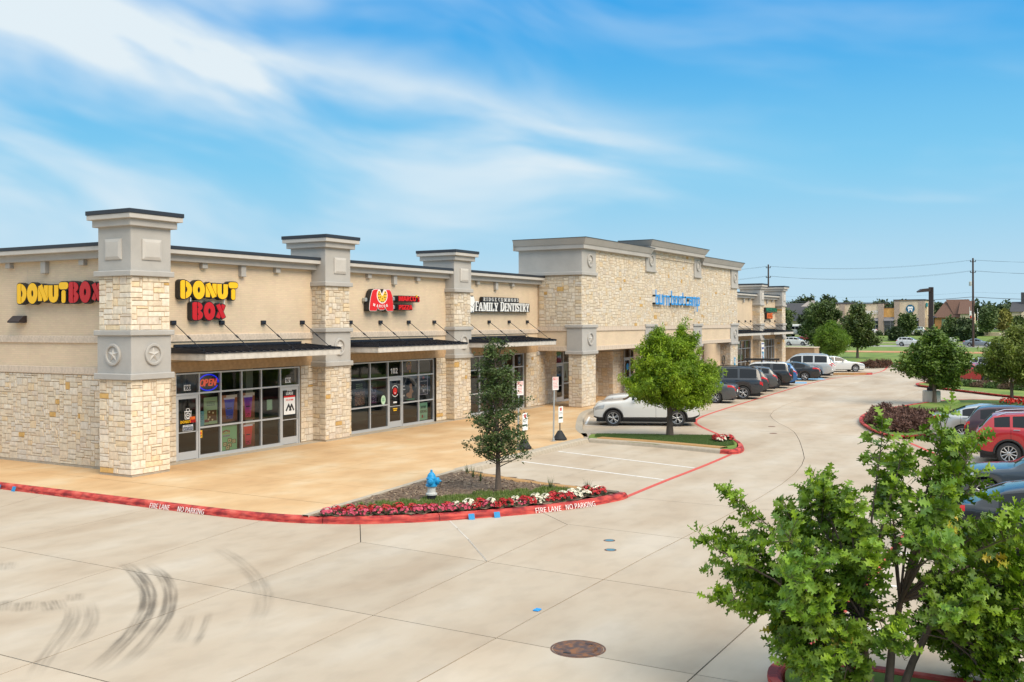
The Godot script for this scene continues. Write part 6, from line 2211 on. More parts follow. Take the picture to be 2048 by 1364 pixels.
	tree("red_oak", "dark green oak on the verge between the shops' end and the young cypress", "dark oaks on the verge", Vector3(111.5, -0.05, -5.1), [trunk_of(6.8, 0.16)], crown_tips(blobs, 0.0, 1.2), [spray(11, 8, 0.46, 0.18)], 0.55, 13, 0.26, Color(0.03, 0.065, 0.014), Color(0.105, 0.15, 0.03), 0.02)


# the many stemmed oak in front, every leaf lobed
func foreground_oak() -> void:
	var base := Vector3(-7.45, -0.1, 22.35)
	var t := thing("lobed_oak", "many stemmed oak with lobed leaves in the right foreground", "tree", base)
	var wood := MB.new()
	var fork := {"a": Vector3(-0.35, 1.05, -0.15), "b": Vector3(0.25, 1.15, 0.2), "c": Vector3(0.35, 0.9, 0.55), "d": Vector3(-0.2, 0.8, -0.5)}
	for f in fork:
		var p: Vector3 = fork[f]
		var foot := Vector3(p.x * 0.35, -0.05, p.z * 0.35)
		wood.tube([foot, foot.lerp(p, 0.5) + Vector3(0.04, 0, -0.03), p], [0.06, 0.046, 0.036], 8)
	# limb ends relative to the foot: across (right of the view), height, towards the eye
	var fw := Vector3(cos(deg_to_rad(29.55)), 0, -sin(deg_to_rad(29.55)))
	var rt := Vector3(sin(deg_to_rad(29.55)), 0, cos(deg_to_rad(29.55)))
	var ends := []
	for q in [[-2.05, 1.88, 0.1, "d"], [-1.7, 2.40, -0.2, "a"], [-0.75, 2.55, 0.1, "a"], [0.0, 3.22, 0.1, "a"], [0.12, 3.0, 0.4, "a"], [0.8, 3.30, 0.0, "b"], [0.95, 3.05, 0.4, "b"], [1.15, 2.95, -0.2, "b"], [-1.95, 1.3, 0.3, "d"], [2.3, 2.05, 0.1, "c"], [-1.2, 0.75, 0.5, "d"], [-0.9, 0.45, 0.3, "d"]]:
		ends.append([rt * q[0] + Vector3(0, q[1], 0) - fw * q[2], q[3]])
	# the crown's outline across the view: (across, height)
	var crown := pv([-1.95, 1.85, -1.6, 2.2, -1.2, 2.1, -0.75, 2.4, -0.4, 2.3, -0.1, 2.9, 0.1, 3.0, 0.3, 2.65, 0.6, 2.75, 0.8, 3.1, 1.05, 2.95, 1.25, 2.45, 1.5, 2.1, 2.0, 1.95, 2.5, 2.0, 2.9, 1.4, 2.7, 0.3, 2.2, 0.1, 0.9, 0.15, 0.75, 0.85, 0.3, 1.15, -0.2, 1.0, -0.5, 0.45, -0.9, 0.4, -1.3, 1.05, -1.8, 1.2, -1.75, 1.5])
	while ends.size() < 118:
		var p := Vector2(rng.randf_range(-2.2, 2.9), rng.randf_range(0.1, 3.2))
		if not Geometry2D.is_point_in_polygon(p, crown):
			continue
		var deep := rng.randf_range(-1.0, 1.0) * clampf(1.5 - 0.25 * absf(p.x - 0.3) - 0.3 * maxf(0, p.y - 1.6), 0.3, 1.4)
		ends.append([rt * p.x + Vector3(0, p.y, 0) - fw * deep, "d" if p.x < -0.9 else ("a" if p.x < 0.1 else ("b" if p.y > 1.7 else "c"))])
	var leaves := [oak_leaf(51), oak_leaf(52), oak_leaf(53), oak_leaf(54)]
	var all := []
	for q in ends:
		var tip: Vector3 = q[0]
		var from: Vector3 = fork[q[1]]
		var mid := from.lerp(tip, 0.5) + Vector3(0, 0.12, 0)
		wood.tube([from, mid, tip], [0.022, 0.014, 0.005], 5, false)
		var twigs := 11
		for k in twigs:
			var f := lerpf(0.45, 1.0, sqrt(float(k) / (twigs - 1)))
			var root := from.lerp(mid, f * 2.0) if f < 0.5 else mid.lerp(tip, f * 2.0 - 1.0)
			var out := (Vector3(rng.randfn(), rng.randfn() * 0.6 + 0.25, rng.randfn()).normalized() + (tip - mid).normalized() * 0.5).normalized()
			if k == twigs - 1:
				out = (tip - mid).normalized()
			var l := rng.randf_range(0.16, 0.36)
			var end := root + out * l
			wood.tube([root, end], [0.006, 0.003], 4, false)
			var fresh := 1.0 if rng.randf() < 0.018 else 0.0
			var bright := rng.randf()
			for n in 13:
				var at := root.lerp(end, rng.randf_range(0.25, 1.05))
				var d := (out * 0.7 + Vector3(rng.randfn(), rng.randfn() * 0.55 + 0.1, rng.randfn())).normalized()
				var face := (Vector3(at.x, 0.9, at.z).normalized() + Vector3(rng.randfn(), rng.randfn(), rng.randfn()) * 0.45).normalized()
				var side := d.cross(face).normalized()
				var up := side.cross(d)
				var s := rng.randf_range(0.11, 0.175)
				var c := Color(0.036, 0.095, 0.007).lerp(Color(0.24, 0.37, 0.014), clampf(rng.randf() * 0.55 + bright * 0.5, 0, 1))
				if fresh > 0.0:
					c = Color(0.55, 0.55, 0.05).lerp(Color(0.6, 0.42, 0.06), rng.randf())
				all.append([Transform3D(Basis(-side * s, up * s, d * s), at + d * 0.01), c, n % 4, (base + at).distance_to(EYE)])
	# dead bare twigs below the crown
	for q in [[-1.35, 0.9, 0.3], [-0.1, 0.85, 0.5], [0.15, 0.6, 0.4], [0.9, 0.75, 0.6]]:
		var p: Vector3 = rt * q[0] + Vector3(0, q[1], 0) - fw * q[2]
		var from := Vector3(p.x * 0.3, 0.9, p.z * 0.3)
		wood.tube([from, from.lerp(p, 0.6) + Vector3(0, 0.05, 0), p], [0.012, 0.007, 0.003], 4, false)
		for k in 5:
			var r := from.lerp(p, rng.randf_range(0.5, 1.0))
			wood.tube([r, r + Vector3(rng.randfn(), rng.randfn() * 0.6, rng.randfn()) * 0.13], [0.004, 0.002], 3, false)
	obj("trunk", wood, M.bark, t)
	all.sort_custom(func(a, b): return a[3] < b[3])
	var tone := []
	for k in 6:
		var c := Color(0.05, 0.125, 0.009).lerp(Color(0.18, 0.32, 0.016), k / 5.0)
		var m := mat(c.r, c.g, c.b, 0.5)
		m.backlight_enabled = true
		m.backlight = Color(0.42, 0.5, 0.2)
		tone.append(m)
	var spots := [[], [], [], []]
	var tints := [[], [], [], []]
	for i in all.size():
		var q: Array = all[i]
		if i < 280:
			var o := obj("leaf", leaves[q[2]], tone[rng.randi() % 6], t)
			o.transform = q[0]
		else:
			spots[q[2]].append(q[0])
			tints[q[2]].append(q[1])
	for k in 4:
		many("crown", leaves[k], M.leaf, spots[k], tints[k], t)


func bush(called: String, label: String, group: String, at: Vector3, r: Vector3, count: int, leaf: ArrayMesh, size: float, c0: Color, c1: Color, cat := "shrub") -> void:
	var t := thing(called, label, cat, at, 0.0, group)
	var wood := MB.new()
	for k in 5:
		wood.tube([Vector3(0, -0.05, 0), Vector3(rng.randf_range(-0.5, 0.5) * r.x, r.y * 0.9, rng.randf_range(-0.5, 0.5) * r.z)], [0.02, 0.008], 4, false)
	obj("stems", wood, M.bark, t)
	var spots := []
	var tints := []
	for i in count:
		var d := Vector3(rng.randfn(), absf(rng.randfn()), rng.randfn()).normalized()
		var p := d * r * lerpf(0.45, 1.0, sqrt(rng.randf())) * rng.randf_range(0.9, 1.1)
		spots.append(Transform3D(rand_basis(size * rng.randf_range(0.7, 1.3)), p + Vector3(0, 0.08 * r.y, 0)))
		tints.append(c0.lerp(c1, rng.randf()))
	many("foliage", leaf, M.leaf_far, spots, tints, t)


func shrubs() -> void:
	var tw := spray(31, 10, 0.5, 0.10)
	# reddish brown hedge clumps at the nose of the lamp island
	var k := 0
	for q in [[26.6, 16.55], [27.6, 16.3], [28.6, 16.15], [29.7, 16.05], [30.8, 16.1], [26.0, 17.1], [27.1, 17.1], [28.3, 17.0], [29.5, 16.95], [30.7, 16.95], [25.4, 17.7], [26.5, 17.8], [27.8, 17.8], [29.0, 17.75], [30.2, 17.7], [24.6, 18.2], [25.6, 18.55], [26.7, 18.6], [23.8, 17.9], [27.9, 18.6], [29.2, 18.5], [26.4, 19.4], [27.6, 19.4], [24.9, 17.2]]:
		bush("purple_shrub", "reddish brown barberry clump at the nose of the lamp post island", "barberry clumps of the lamp post island", Vector3(q[0], -0.05, q[1]), Vector3(0.55, rng.randf_range(0.36, 0.58), 0.55), 190, tw, 0.22, Color(0.075, 0.032, 0.024), Color(0.17, 0.085, 0.06))
		k += 1
	for q in [[59.0, 15.0], [58.2, 15.8], [57.4, 16.7], [56.6, 17.5], [55.9, 18.3], [55.2, 19.2], [54.5, 20.1], [53.8, 21.0]]:
		k += 1
		bush("hedge_shrub", "%s hedge shrub in front of the red hatchback" % ["green", "brownish"][k % 2], "hedge in front of the red hatchback", Vector3(q[0], -0.05, q[1]), Vector3(0.75, 0.42, 0.75), 240, tw, 0.24, [Color(0.04, 0.08, 0.02), Color(0.09, 0.055, 0.035)][k % 2], [Color(0.10, 0.17, 0.03), Color(0.22, 0.14, 0.09)][k % 2])
	for q in [[85.0, 5.7], [86.2, 6.2], [87.3, 6.8]]:
		bush("brown_shrub", "low brown shrub by the far red kerb beyond the white saloon", "low brown shrubs by the far kerb", Vector3(q[0], LOT, q[1]), Vector3(0.8, 0.75, 0.8), 200, tw, 0.28, Color(0.08, 0.035, 0.025), Color(0.17, 0.085, 0.05))
	# red flowers at the foot of the yellowing tree
	for i in 12:
		var o := flower_clump(mat(0.62, 0.02, 0.01, 0.5))
		o.name = numbered("flower_plant")
		add_child(o)
		o.position = Vector3(39.6 + rng.randf() * 2.0, -0.02, 20.6 + i * 0.24)
		o.scale = Vector3.ONE * 1.5
		tag(o, "red flower clump at the foot of the yellowing tree", "flower", "red flowers under the yellowing tree")




# ---- cars ---------------------------------------------------------------------------------

# s runs from the nose (0) to the tail; top is bonnet, belt line and boot, roof the glasshouse above it
const SHAPES := {
	"suv": {"L": 4.71, "W": 1.89, "r": 0.37, "ax": [0.88, 3.74], "sill": 0.30, "wind": [1.32, 2.08], "rear": [4.2, 4.6],
		"top": [0, 0.62, 0.03, 0.84, 0.18, 0.99, 0.5, 1.05, 1.3, 1.12, 1.6, 1.14, 3.7, 1.20, 4.4, 1.18, 4.62, 1.10, 4.71, 0.92],
		"roof": [1.25, 1.10, 2.1, 1.56, 2.5, 1.65, 3.2, 1.67, 3.9, 1.62, 4.22, 1.56, 4.6, 1.14], "win": [[1.72, 2.74], [2.82, 3.62], [3.70, 4.16]]},
	"crossover": {"L": 4.58, "W": 1.84, "r": 0.35, "ax": [0.86, 3.54], "sill": 0.28, "wind": [1.2, 1.98], "rear": [4.12, 4.5],
		"top": [0, 0.58, 0.03, 0.80, 0.18, 0.95, 0.5, 1.01, 1.2, 1.08, 1.5, 1.10, 3.5, 1.17, 4.3, 1.16, 4.52, 1.06, 4.58, 0.86],
		"roof": [1.15, 1.06, 2.0, 1.54, 2.4, 1.63, 3.1, 1.65, 3.8, 1.61, 4.14, 1.55, 4.52, 1.10], "win": [[1.64, 2.62], [2.70, 3.48], [3.56, 4.06]]},
	"big": {"L": 5.22, "W": 2.02, "r": 0.40, "ax": [0.98, 4.05], "sill": 0.36, "wind": [1.45, 2.1], "rear": [4.96, 5.16],
		"top": [0, 0.72, 0.03, 1.0, 0.15, 1.12, 0.5, 1.16, 1.4, 1.22, 1.7, 1.24, 4.9, 1.24, 5.12, 1.20, 5.22, 0.98],
		"roof": [1.4, 1.20, 2.12, 1.80, 2.45, 1.92, 3.4, 1.95, 4.6, 1.92, 4.95, 1.87, 5.15, 1.24], "win": [[1.9, 2.82], [2.94, 3.74], [3.86, 4.84]]},
	"boxy": {"L": 4.67, "W": 1.90, "r": 0.40, "ax": [0.86, 3.55], "sill": 0.42, "wind": [1.42, 1.82], "rear": [4.34, 4.5],
		"top": [0, 0.80, 0.03, 1.0, 0.12, 1.12, 0.5, 1.16, 1.4, 1.20, 1.7, 1.24, 4.3, 1.28, 4.48, 1.22, 4.55, 0.95],
		"roof": [1.38, 1.20, 1.86, 1.74, 2.2, 1.82, 3.2, 1.84, 4.1, 1.82, 4.33, 1.78, 4.5, 1.28], "win": [[1.74, 2.6], [2.72, 3.2], [3.4, 4.24]]},
	"saloon": {"L": 4.86, "W": 1.84, "r": 0.335, "ax": [0.94, 3.72], "sill": 0.24, "wind": [1.45, 2.3], "rear": [3.62, 4.3],
		"top": [0, 0.48, 0.03, 0.64, 0.2, 0.76, 0.6, 0.85, 1.45, 0.94, 1.8, 0.96, 3.4, 1.0, 4.2, 1.05, 4.68, 1.04, 4.81, 0.96, 4.86, 0.74],
		"roof": [1.38, 0.92, 2.3, 1.37, 2.7, 1.45, 3.1, 1.45, 3.6, 1.36, 4.32, 1.06], "win": [[1.92, 2.84], [2.92, 3.72]]},
	"hatch": {"L": 4.40, "W": 1.80, "r": 0.33, "ax": [0.92, 3.62], "sill": 0.24, "wind": [1.35, 2.15], "rear": [3.85, 4.26],
		"top": [0, 0.46, 0.03, 0.62, 0.2, 0.74, 0.6, 0.84, 1.35, 0.93, 1.7, 0.95, 3.4, 1.03, 4.1, 1.06, 4.32, 0.98, 4.40, 0.72],
		"roof": [1.3, 0.91, 2.15, 1.36, 2.5, 1.43, 3.0, 1.43, 3.6, 1.37, 3.9, 1.28, 4.28, 1.02], "win": [[1.8, 2.7], [2.78, 3.55]]},
}


func poly_at(a: Array, s: float) -> float:
	if s <= a[0]:
		return a[1]
	for i in range(2, a.size(), 2):
		if s <= a[i]:
			return lerpf(a[i - 1], a[i + 1], (s - a[i - 2]) / (a[i] - a[i - 2]))
	return a[-1]


func smooth_at(a: Array, s: float, w := 0.07) -> float:
	return (poly_at(a, s - w) + poly_at(a, s) * 2.0 + poly_at(a, s + w)) / 4.0


func wheel_parts(r: float, style: int) -> Array:
	var key := "wheel%d_%d" % [int(r * 1000), style]
	if not cache.has(key):
		var x := Transform3D(Basis(Vector3(0, -1, 0), Vector3(1, 0, 0), Vector3(0, 0, 1)), Vector3.ZERO)   # axle along x
		var ty := MB.new()
		ty.lathe([Vector2(r * 0.66, -0.10), Vector2(r * 0.70, -0.11), Vector2(r * 0.93, -0.108), Vector2(r * 0.985, -0.085), Vector2(r, -0.05), Vector2(r, 0.05), Vector2(r * 0.985, 0.085), Vector2(r * 0.93, 0.108), Vector2(r * 0.70, 0.112), Vector2(r * 0.66, 0.10)], 26, x)
		ty.lathe([Vector2(r * 0.66, 0.10), Vector2(r * 0.62, 0.03), Vector2(0, 0.03)], 20, x)
		var rim := MB.new()
		rim.lathe([Vector2(r * 0.69, 0.098), Vector2(r * 0.68, 0.112), Vector2(r * 0.63, 0.108), Vector2(r * 0.60, 0.06)], 26, x)
		var n: int = [5, 10, 7, 6][style]
		for k in n:
			var t := TAU * k / n + 0.2
			if style == 0 or style == 3:
				for d in [-0.09, 0.09]:
					var p := Vector3(0.085, sin(t + d * 0.5) * r * 0.12, cos(t + d * 0.5) * r * 0.12)
					var q := Vector3(0.098, sin(t + d * 2.0) * r * 0.63, cos(t + d * 2.0) * r * 0.63)
					rim.tube([p, q], [0.020, 0.022], 5)
			else:
				rim.tube([Vector3(0.082, sin(t) * r * 0.1, cos(t) * r * 0.1), Vector3(0.098, sin(t + 0.06) * r * 0.63, cos(t + 0.06) * r * 0.63)], [0.020, 0.026], 5)
		rim.lathe([Vector2(r * 0.18, 0.05), Vector2(r * 0.17, 0.10), Vector2(r * 0.10, 0.112), Vector2(0, 0.112)], 14, x)
		cache[key] = [ty.mesh(), rim.mesh()]
	return cache[key]


func paint(r: float, g: float, b: float, metal := 0.25) -> StandardMaterial3D:
	var m := mat(r, g, b, 0.42, metal)
	m.clearcoat_enabled = true
	m.clearcoat = 1.0
	m.clearcoat_roughness = 0.04
	return m


# nose points to -z before turning; at is the middle of the car on the ground
func car(called: String, label: String, cat: String, shape: String, at: Vector3, turn: float, body: Material, opt := {}) -> Node3D:
	var S: Dictionary = SHAPES[shape]
	var t := thing(called, label, cat, at, turn, opt.get("group", ""))
	var long_: float = opt.get("L", S.L)
	var kx: float = long_ / S.L
	var kw: float = S.W / 2.0
	var ky: float = opt.get("ky", 1.0)
	var r: float = S.r
	var ra := r + 0.055
	var stations := []
	var s := 0.0
	while s < S.L - 0.001:
		stations.append(s)
		s += 0.09
	stations.append(S.L)
	stations.append_array([0.02, 0.05, 0.13, S.L - 0.02, S.L - 0.05, S.L - 0.13])
	for a in S.ax:
		for q in [1.0, 0.985, 0.93, 0.8, 0.62, 0.4, 0.15]:
			stations.append(a - ra * q)
			stations.append(a + ra * q)
	for w in S.win:
		stations.append_array([w[0], w[1]])
	stations.append_array(S.wind)
	stations.append_array(S.rear)
	stations.sort()
	var st := []
	for q in stations:
		if st.is_empty() or q - st[-1] > 0.006:
			st.append(q)
	var P := []
	for q in st:
		var yb: float = S.sill
		yb += 0.10 * pow(maxf(0.0, 1.0 - q / 0.35), 2.0) + 0.16 * pow(maxf(0.0, 1.0 - (S.L - q) / 0.45), 2.0)
		for a in S.ax:
			var d: float = absf(q - a)
			if d < ra:
				yb = maxf(yb, r + sqrt(ra * ra - d * d))
		var yt: float = smooth_at(S.top, q) if q > 0.1 and q < S.L - 0.12 else poly_at(S.top, q)
		var yr: float = maxf(yt, smooth_at(S.roof, q)) if q > S.roof[0] and q < S.roof[-2] else yt
		yt *= lerpf(1.0, ky, 0.4)
		yr = maxf(yt, yr * ky)
		yb = minf(yb, yt - 0.1)
		var w: float = kw * (1.0 - 0.20 * pow(maxf(0.0, 1.0 - q / 0.95), 2.4) - 0.13 * pow(maxf(0.0, 1.0 - (S.L - q) / 0.9), 2.4))
		var gh := yr - yt
		var p := [Vector2(w * 0.945, yb), Vector2(w * 0.99, lerpf(yb, yt, 0.13 if opt.get("clad", false) else 0.28)), Vector2(w, lerpf(yb, yt, 0.62)), Vector2(w * 0.985, lerpf(yb, yt, 0.86)), Vector2(w * 0.945, yt)]
		var wr := w * 0.93 - gh * 0.36
		var f := smoothstep(0.0, 0.16, gh)
		var A := [Vector2(w * 0.90, yt + 0.012), Vector2(w * 0.80, yt + 0.024), Vector2(w * 0.62, yt + 0.036), Vector2(w * 0.32, yt + 0.045), Vector2(0, yt + 0.048)]
		var B := [Vector2(lerpf(w * 0.935, wr, 0.08), lerpf(yt, yr, 0.06)), Vector2(lerpf(w * 0.935, wr, 0.84), lerpf(yt, yr, 0.84)), Vector2(wr * 0.94, yr - 0.012), Vector2(wr * 0.5, yr + 0.012), Vector2(0, yr + 0.022)]
		for k in 5:
			p.append(A[k].lerp(B[k], f))
		P.append(p)
	var np := 10
	var g := {}
	var nose: float = S.L / 2.0
	var pos := func(i: int, k: int, side: float) -> Vector3:
		return Vector3(P[i][k].x * side, P[i][k].y, (st[i] - nose) * kx)
	for side in [1.0, -1.0]:
		var N := []
		for i in st.size():
			var row := []
			for k in np:
				var du: Vector3 = pos.call(mini(i + 1, st.size() - 1), k, side) - pos.call(maxi(i - 1, 0), k, side)
				var dv: Vector3 = pos.call(i, mini(k + 1, np - 1), side) - pos.call(i, maxi(k - 1, 0), side)
				if k == np - 1:
					dv = Vector3(-side, 0, 0)
				var n := du.cross(dv).normalized()
				if n.x * side + n.y * 0.6 < 0.0:
					n = -n
				row.append(n)
			N.append(row)
		for i in st.size() - 1:
			var m: float = (st[i] + st[i + 1]) / 2.0
			for k in np - 1:
				var key := "body"
				if k == 4 or k == 5:
					for w in S.win.size():
						if m > S.win[w][0] and m < S.win[w][1] and k == 5 and P[i][5].y + 0.02 < P[i][6].y:
							key = "side_window %d %d" % [w, int(side)]
				elif k >= 7 and m > S.wind[0] and m < S.wind[1]:
					key = "windscreen"
				elif k >= 7 and m > S.rear[0] and m < S.rear[1]:
					key = "rear_window"
				if k == 2 and m > 0.05 and m < opt.get("lamp", 0.5):
					key = "headlight %d" % int(side)
				elif k == opt.get("tk", 3) and m > S.L - opt.get("tail", 0.32) and m < S.L:
					key = "tail_light %d" % int(side)
				if opt.get("clad", false) and k == 0:
					key = "cladding"
				if opt.has("roof") and (k >= 6 and m > S.wind[1] - 0.1 and m < S.rear[0] + 0.05 or k == 5 and false):
					key = "roof_panel"
				if not g.has(key):
					g[key] = MB.new()
				var b: MB = g[key]
				var a: Vector3 = pos.call(i, k, side)
				var c: Vector3 = pos.call(i + 1, k, side)
				var d: Vector3 = pos.call(i + 1, k + 1, side)
				var e: Vector3 = pos.call(i, k + 1, side)
				if side > 0:
					b.squad(c, a, e, d, N[i + 1][k], N[i][k], N[i][k + 1], N[i + 1][k + 1])
				else:
					b.squad(a, c, d, e, N[i][k], N[i + 1][k], N[i + 1][k + 1], N[i][k + 1])
	for i in [0, st.size() - 1]:
		var b: MB = g["body"]
		for k in np - 1:
			var a: Vector3 = pos.call(i, k, -1.0)
			var c: Vector3 = pos.call(i, k, 1.0)
			var d: Vector3 = pos.call(i, k + 1, 1.0)
			var e: Vector3 = pos.call(i, k + 1, -1.0)
			if i == 0:
				b.quad(c, a, e, d)
			else:
				b.quad(a, c, d, e)
	for key in g:
		var nm: String = key.split(" ")[0]
		var m: Material = body
		match nm:
			"side_window":
				m = M.car_glass
			"windscreen", "rear_window":
				m = M.car_screen
			"headlight":
				m = M.headlight
			"tail_light":
				m = M.taillight
			"cladding":
				m = M.rubber
			"roof_panel":
				m = opt.get("roof", body)
		obj(nm, g[key], m, t)
	# underbody fills the wheel arches
	var half: float = nose * kx
	obj("underbody", bx(Vector3(-kw + 0.24, 0.18, -half + 0.12), Vector3(kw - 0.24, 0.72, half - 0.14)), M.black, t)
	var wp := wheel_parts(r, opt.get("rim", 0))
	for a in S.ax:
		for side in [1.0, -1.0]:
			var w := Node3D.new()
			w.name = "wheel"
			t.add_child(w, true)
			w.position = Vector3(side * (kw - 0.115), r, (a - nose) * kx)
			w.rotation.y = 0.0 if side > 0 else PI
			obj("tyre", wp[0], M.rubber, w)
			obj("rim", wp[1], opt.get("rim_mat", M.rim), w)
			if opt.get("clad", false):
				var arc := []
				var rr := []
				for k in 15:
					var q := PI * k / 14.0
					arc.append(Vector3(side * (kw - 0.012), r + sin(q) * (ra + 0.015), (a - nose) * kx + cos(q) * (ra + 0.015)))
					rr.append(0.035)
				obj("arch_trim", MB.new().tube(arc, rr, 5), M.rubber, t)
	# door seams, handles, mirrors
	var rail := MB.new()
	for side in [1.0, -1.0]:
		for w in S.win.size():
			var q: float = S.win[w][1] + 0.04
			if w == S.win.size() - 1 and w > 1:
				continue
			var i := 0
			while i < st.size() - 1 and st[i] < q:
				i += 1
			var seam := MB.new()
			for k in 4:
				var a: Vector3 = pos.call(i, k, side)
				var c: Vector3 = pos.call(i, k + 1, side)
				if a.y < S.sill + 0.02 or true:
					seam.tube([a + Vector3(side * 0.001, 0, 0), c + Vector3(side * 0.001, 0, 0)], [0.005, 0.005], 4, false)
			obj("door_seam", seam, M.black, t)
			var h: Vector3 = pos.call(i, 3, side)
			var hd := MB.new().cbox(h + Vector3(side * 0.015, 0.0, -0.17), Vector3(0.03, 0.028, 0.2), 0.008)
			obj("door_handle", hd, M.chrome if opt.get("chrome", false) else body, t)
		var mi := 0
		while st[mi] < S.win[0][0] + 0.12:
			mi += 1
		var mp: Vector3 = pos.call(mi, 4, side)
		var mr := MB.new().cbox(mp + Vector3(side * 0.14, 0.09, 0), Vector3(0.2, 0.14, 0.12), 0.04)
		mr.tube([mp + Vector3(-side * 0.02, 0, 0), mp + Vector3(side * 0.08, 0.05, 0)], [0.025, 0.02], 5)
		obj("mirror", mr, opt.get("mirror", body), t)
		if opt.get("rails", false):
			var pts := []
			var rr := []
			for k in 8:
				var q := lerpf(S.wind[1] + 0.15, S.rear[0] - 0.15, k / 7.0)
				var i := 0
				while st[i] < q:
					i += 1
				var e: Vector3 = pos.call(i, 7, side)
				pts.append(e + Vector3(-side * 0.02, 0.0 if k in [0, 7] else 0.055, 0))
				rr.append(0.02)
			obj("roof_rail", MB.new().tube(pts, rr, 6), opt.get("rail_mat", M.rubber), t)
	# nose: grille, lower grille, number plates, tail
	var fy: float = poly_at(S.top, 0.03)
	var gw := kw * 0.52
	obj("grille", MB.new().cbox(Vector3(0, fy - 0.17, -half + 0.01), Vector3(gw * 1.5, 0.20, 0.06), 0.02), M.black, t)
	obj("grille_rim", MB.new().cbox(Vector3(0, fy - 0.055, -half + 0.005), Vector3(gw * 1.55, 0.02, 0.07), 0.005), M.chrome, t)
	obj("lower_grille", MB.new().cbox(Vector3(0, S.sill + 0.17, -half + 0.02), Vector3(kw * 1.2, 0.13, 0.06), 0.02), M.rubber, t)
	var ty: float = poly_at(S.top, S.L - 0.04)
	var py: float = lerpf(S.sill + 0.1, ty, 0.62)
	obj("number_plate", MB.new().cbox(Vector3(0, py, half + 0.006), Vector3(0.31, 0.155, 0.012), 0.003), M.white, t)
	obj("rear_bumper", MB.new().cbox(Vector3(0, S.sill + 0.24, half - 0.05), Vector3(kw * 1.62, 0.20, 0.16), 0.05), opt.get("bumper", M.rubber if opt.get("clad", false) else body), t)
	for side in [1.0, -1.0]:
		obj("tail_light", MB.new().cbox(Vector3(side * kw * 0.70, lerpf(S.sill, ty, 0.80), half - 0.02), Vector3(kw * 0.30, (ty - S.sill) * opt.get("lamp_h", 0.20), 0.05), 0.015), M.taillight, t)
	if opt.get("spare", false):
		var w := Node3D.new()
		w.name = "spare_wheel"
		t.add_child(w, true)
		w.position = Vector3(0.1, 0.98, half - 0.02)
		w.rotation.y = -PI / 2
		obj("tyre", wp[0], M.rubber, w)
		obj("cover", MB.new().lathe([Vector2(0.28, 0.1), Vector2(0.26, 0.125), Vector2(0, 0.135)], 20, Transform3D(Basis(Vector3(0, -1, 0), Vector3(1, 0, 0), Vector3(0, 0, 1)), Vector3.ZERO)), M.rubber, w)
	if opt.get("rack", false):
		var rk := MB.new()
		for z in [-0.75, -0.2, 0.35, 0.9, 1.4]:
			rk.cbox(Vector3(0, 1.98 * ky, z), Vector3(1.25, 0.03, 0.05))
		for x in [-0.62, 0.62]:
			rk.cbox(Vector3(x, 2.0 * ky, 0.3), Vector3(0.04, 0.10, 2.4))
			for z in [-0.7, 0.3, 1.3]:
				rk.cbox(Vector3(x, 1.9 * ky, z), Vector3(0.04, 0.16, 0.06))
		obj("roof_rack", rk, M.rubber, t)
	return t


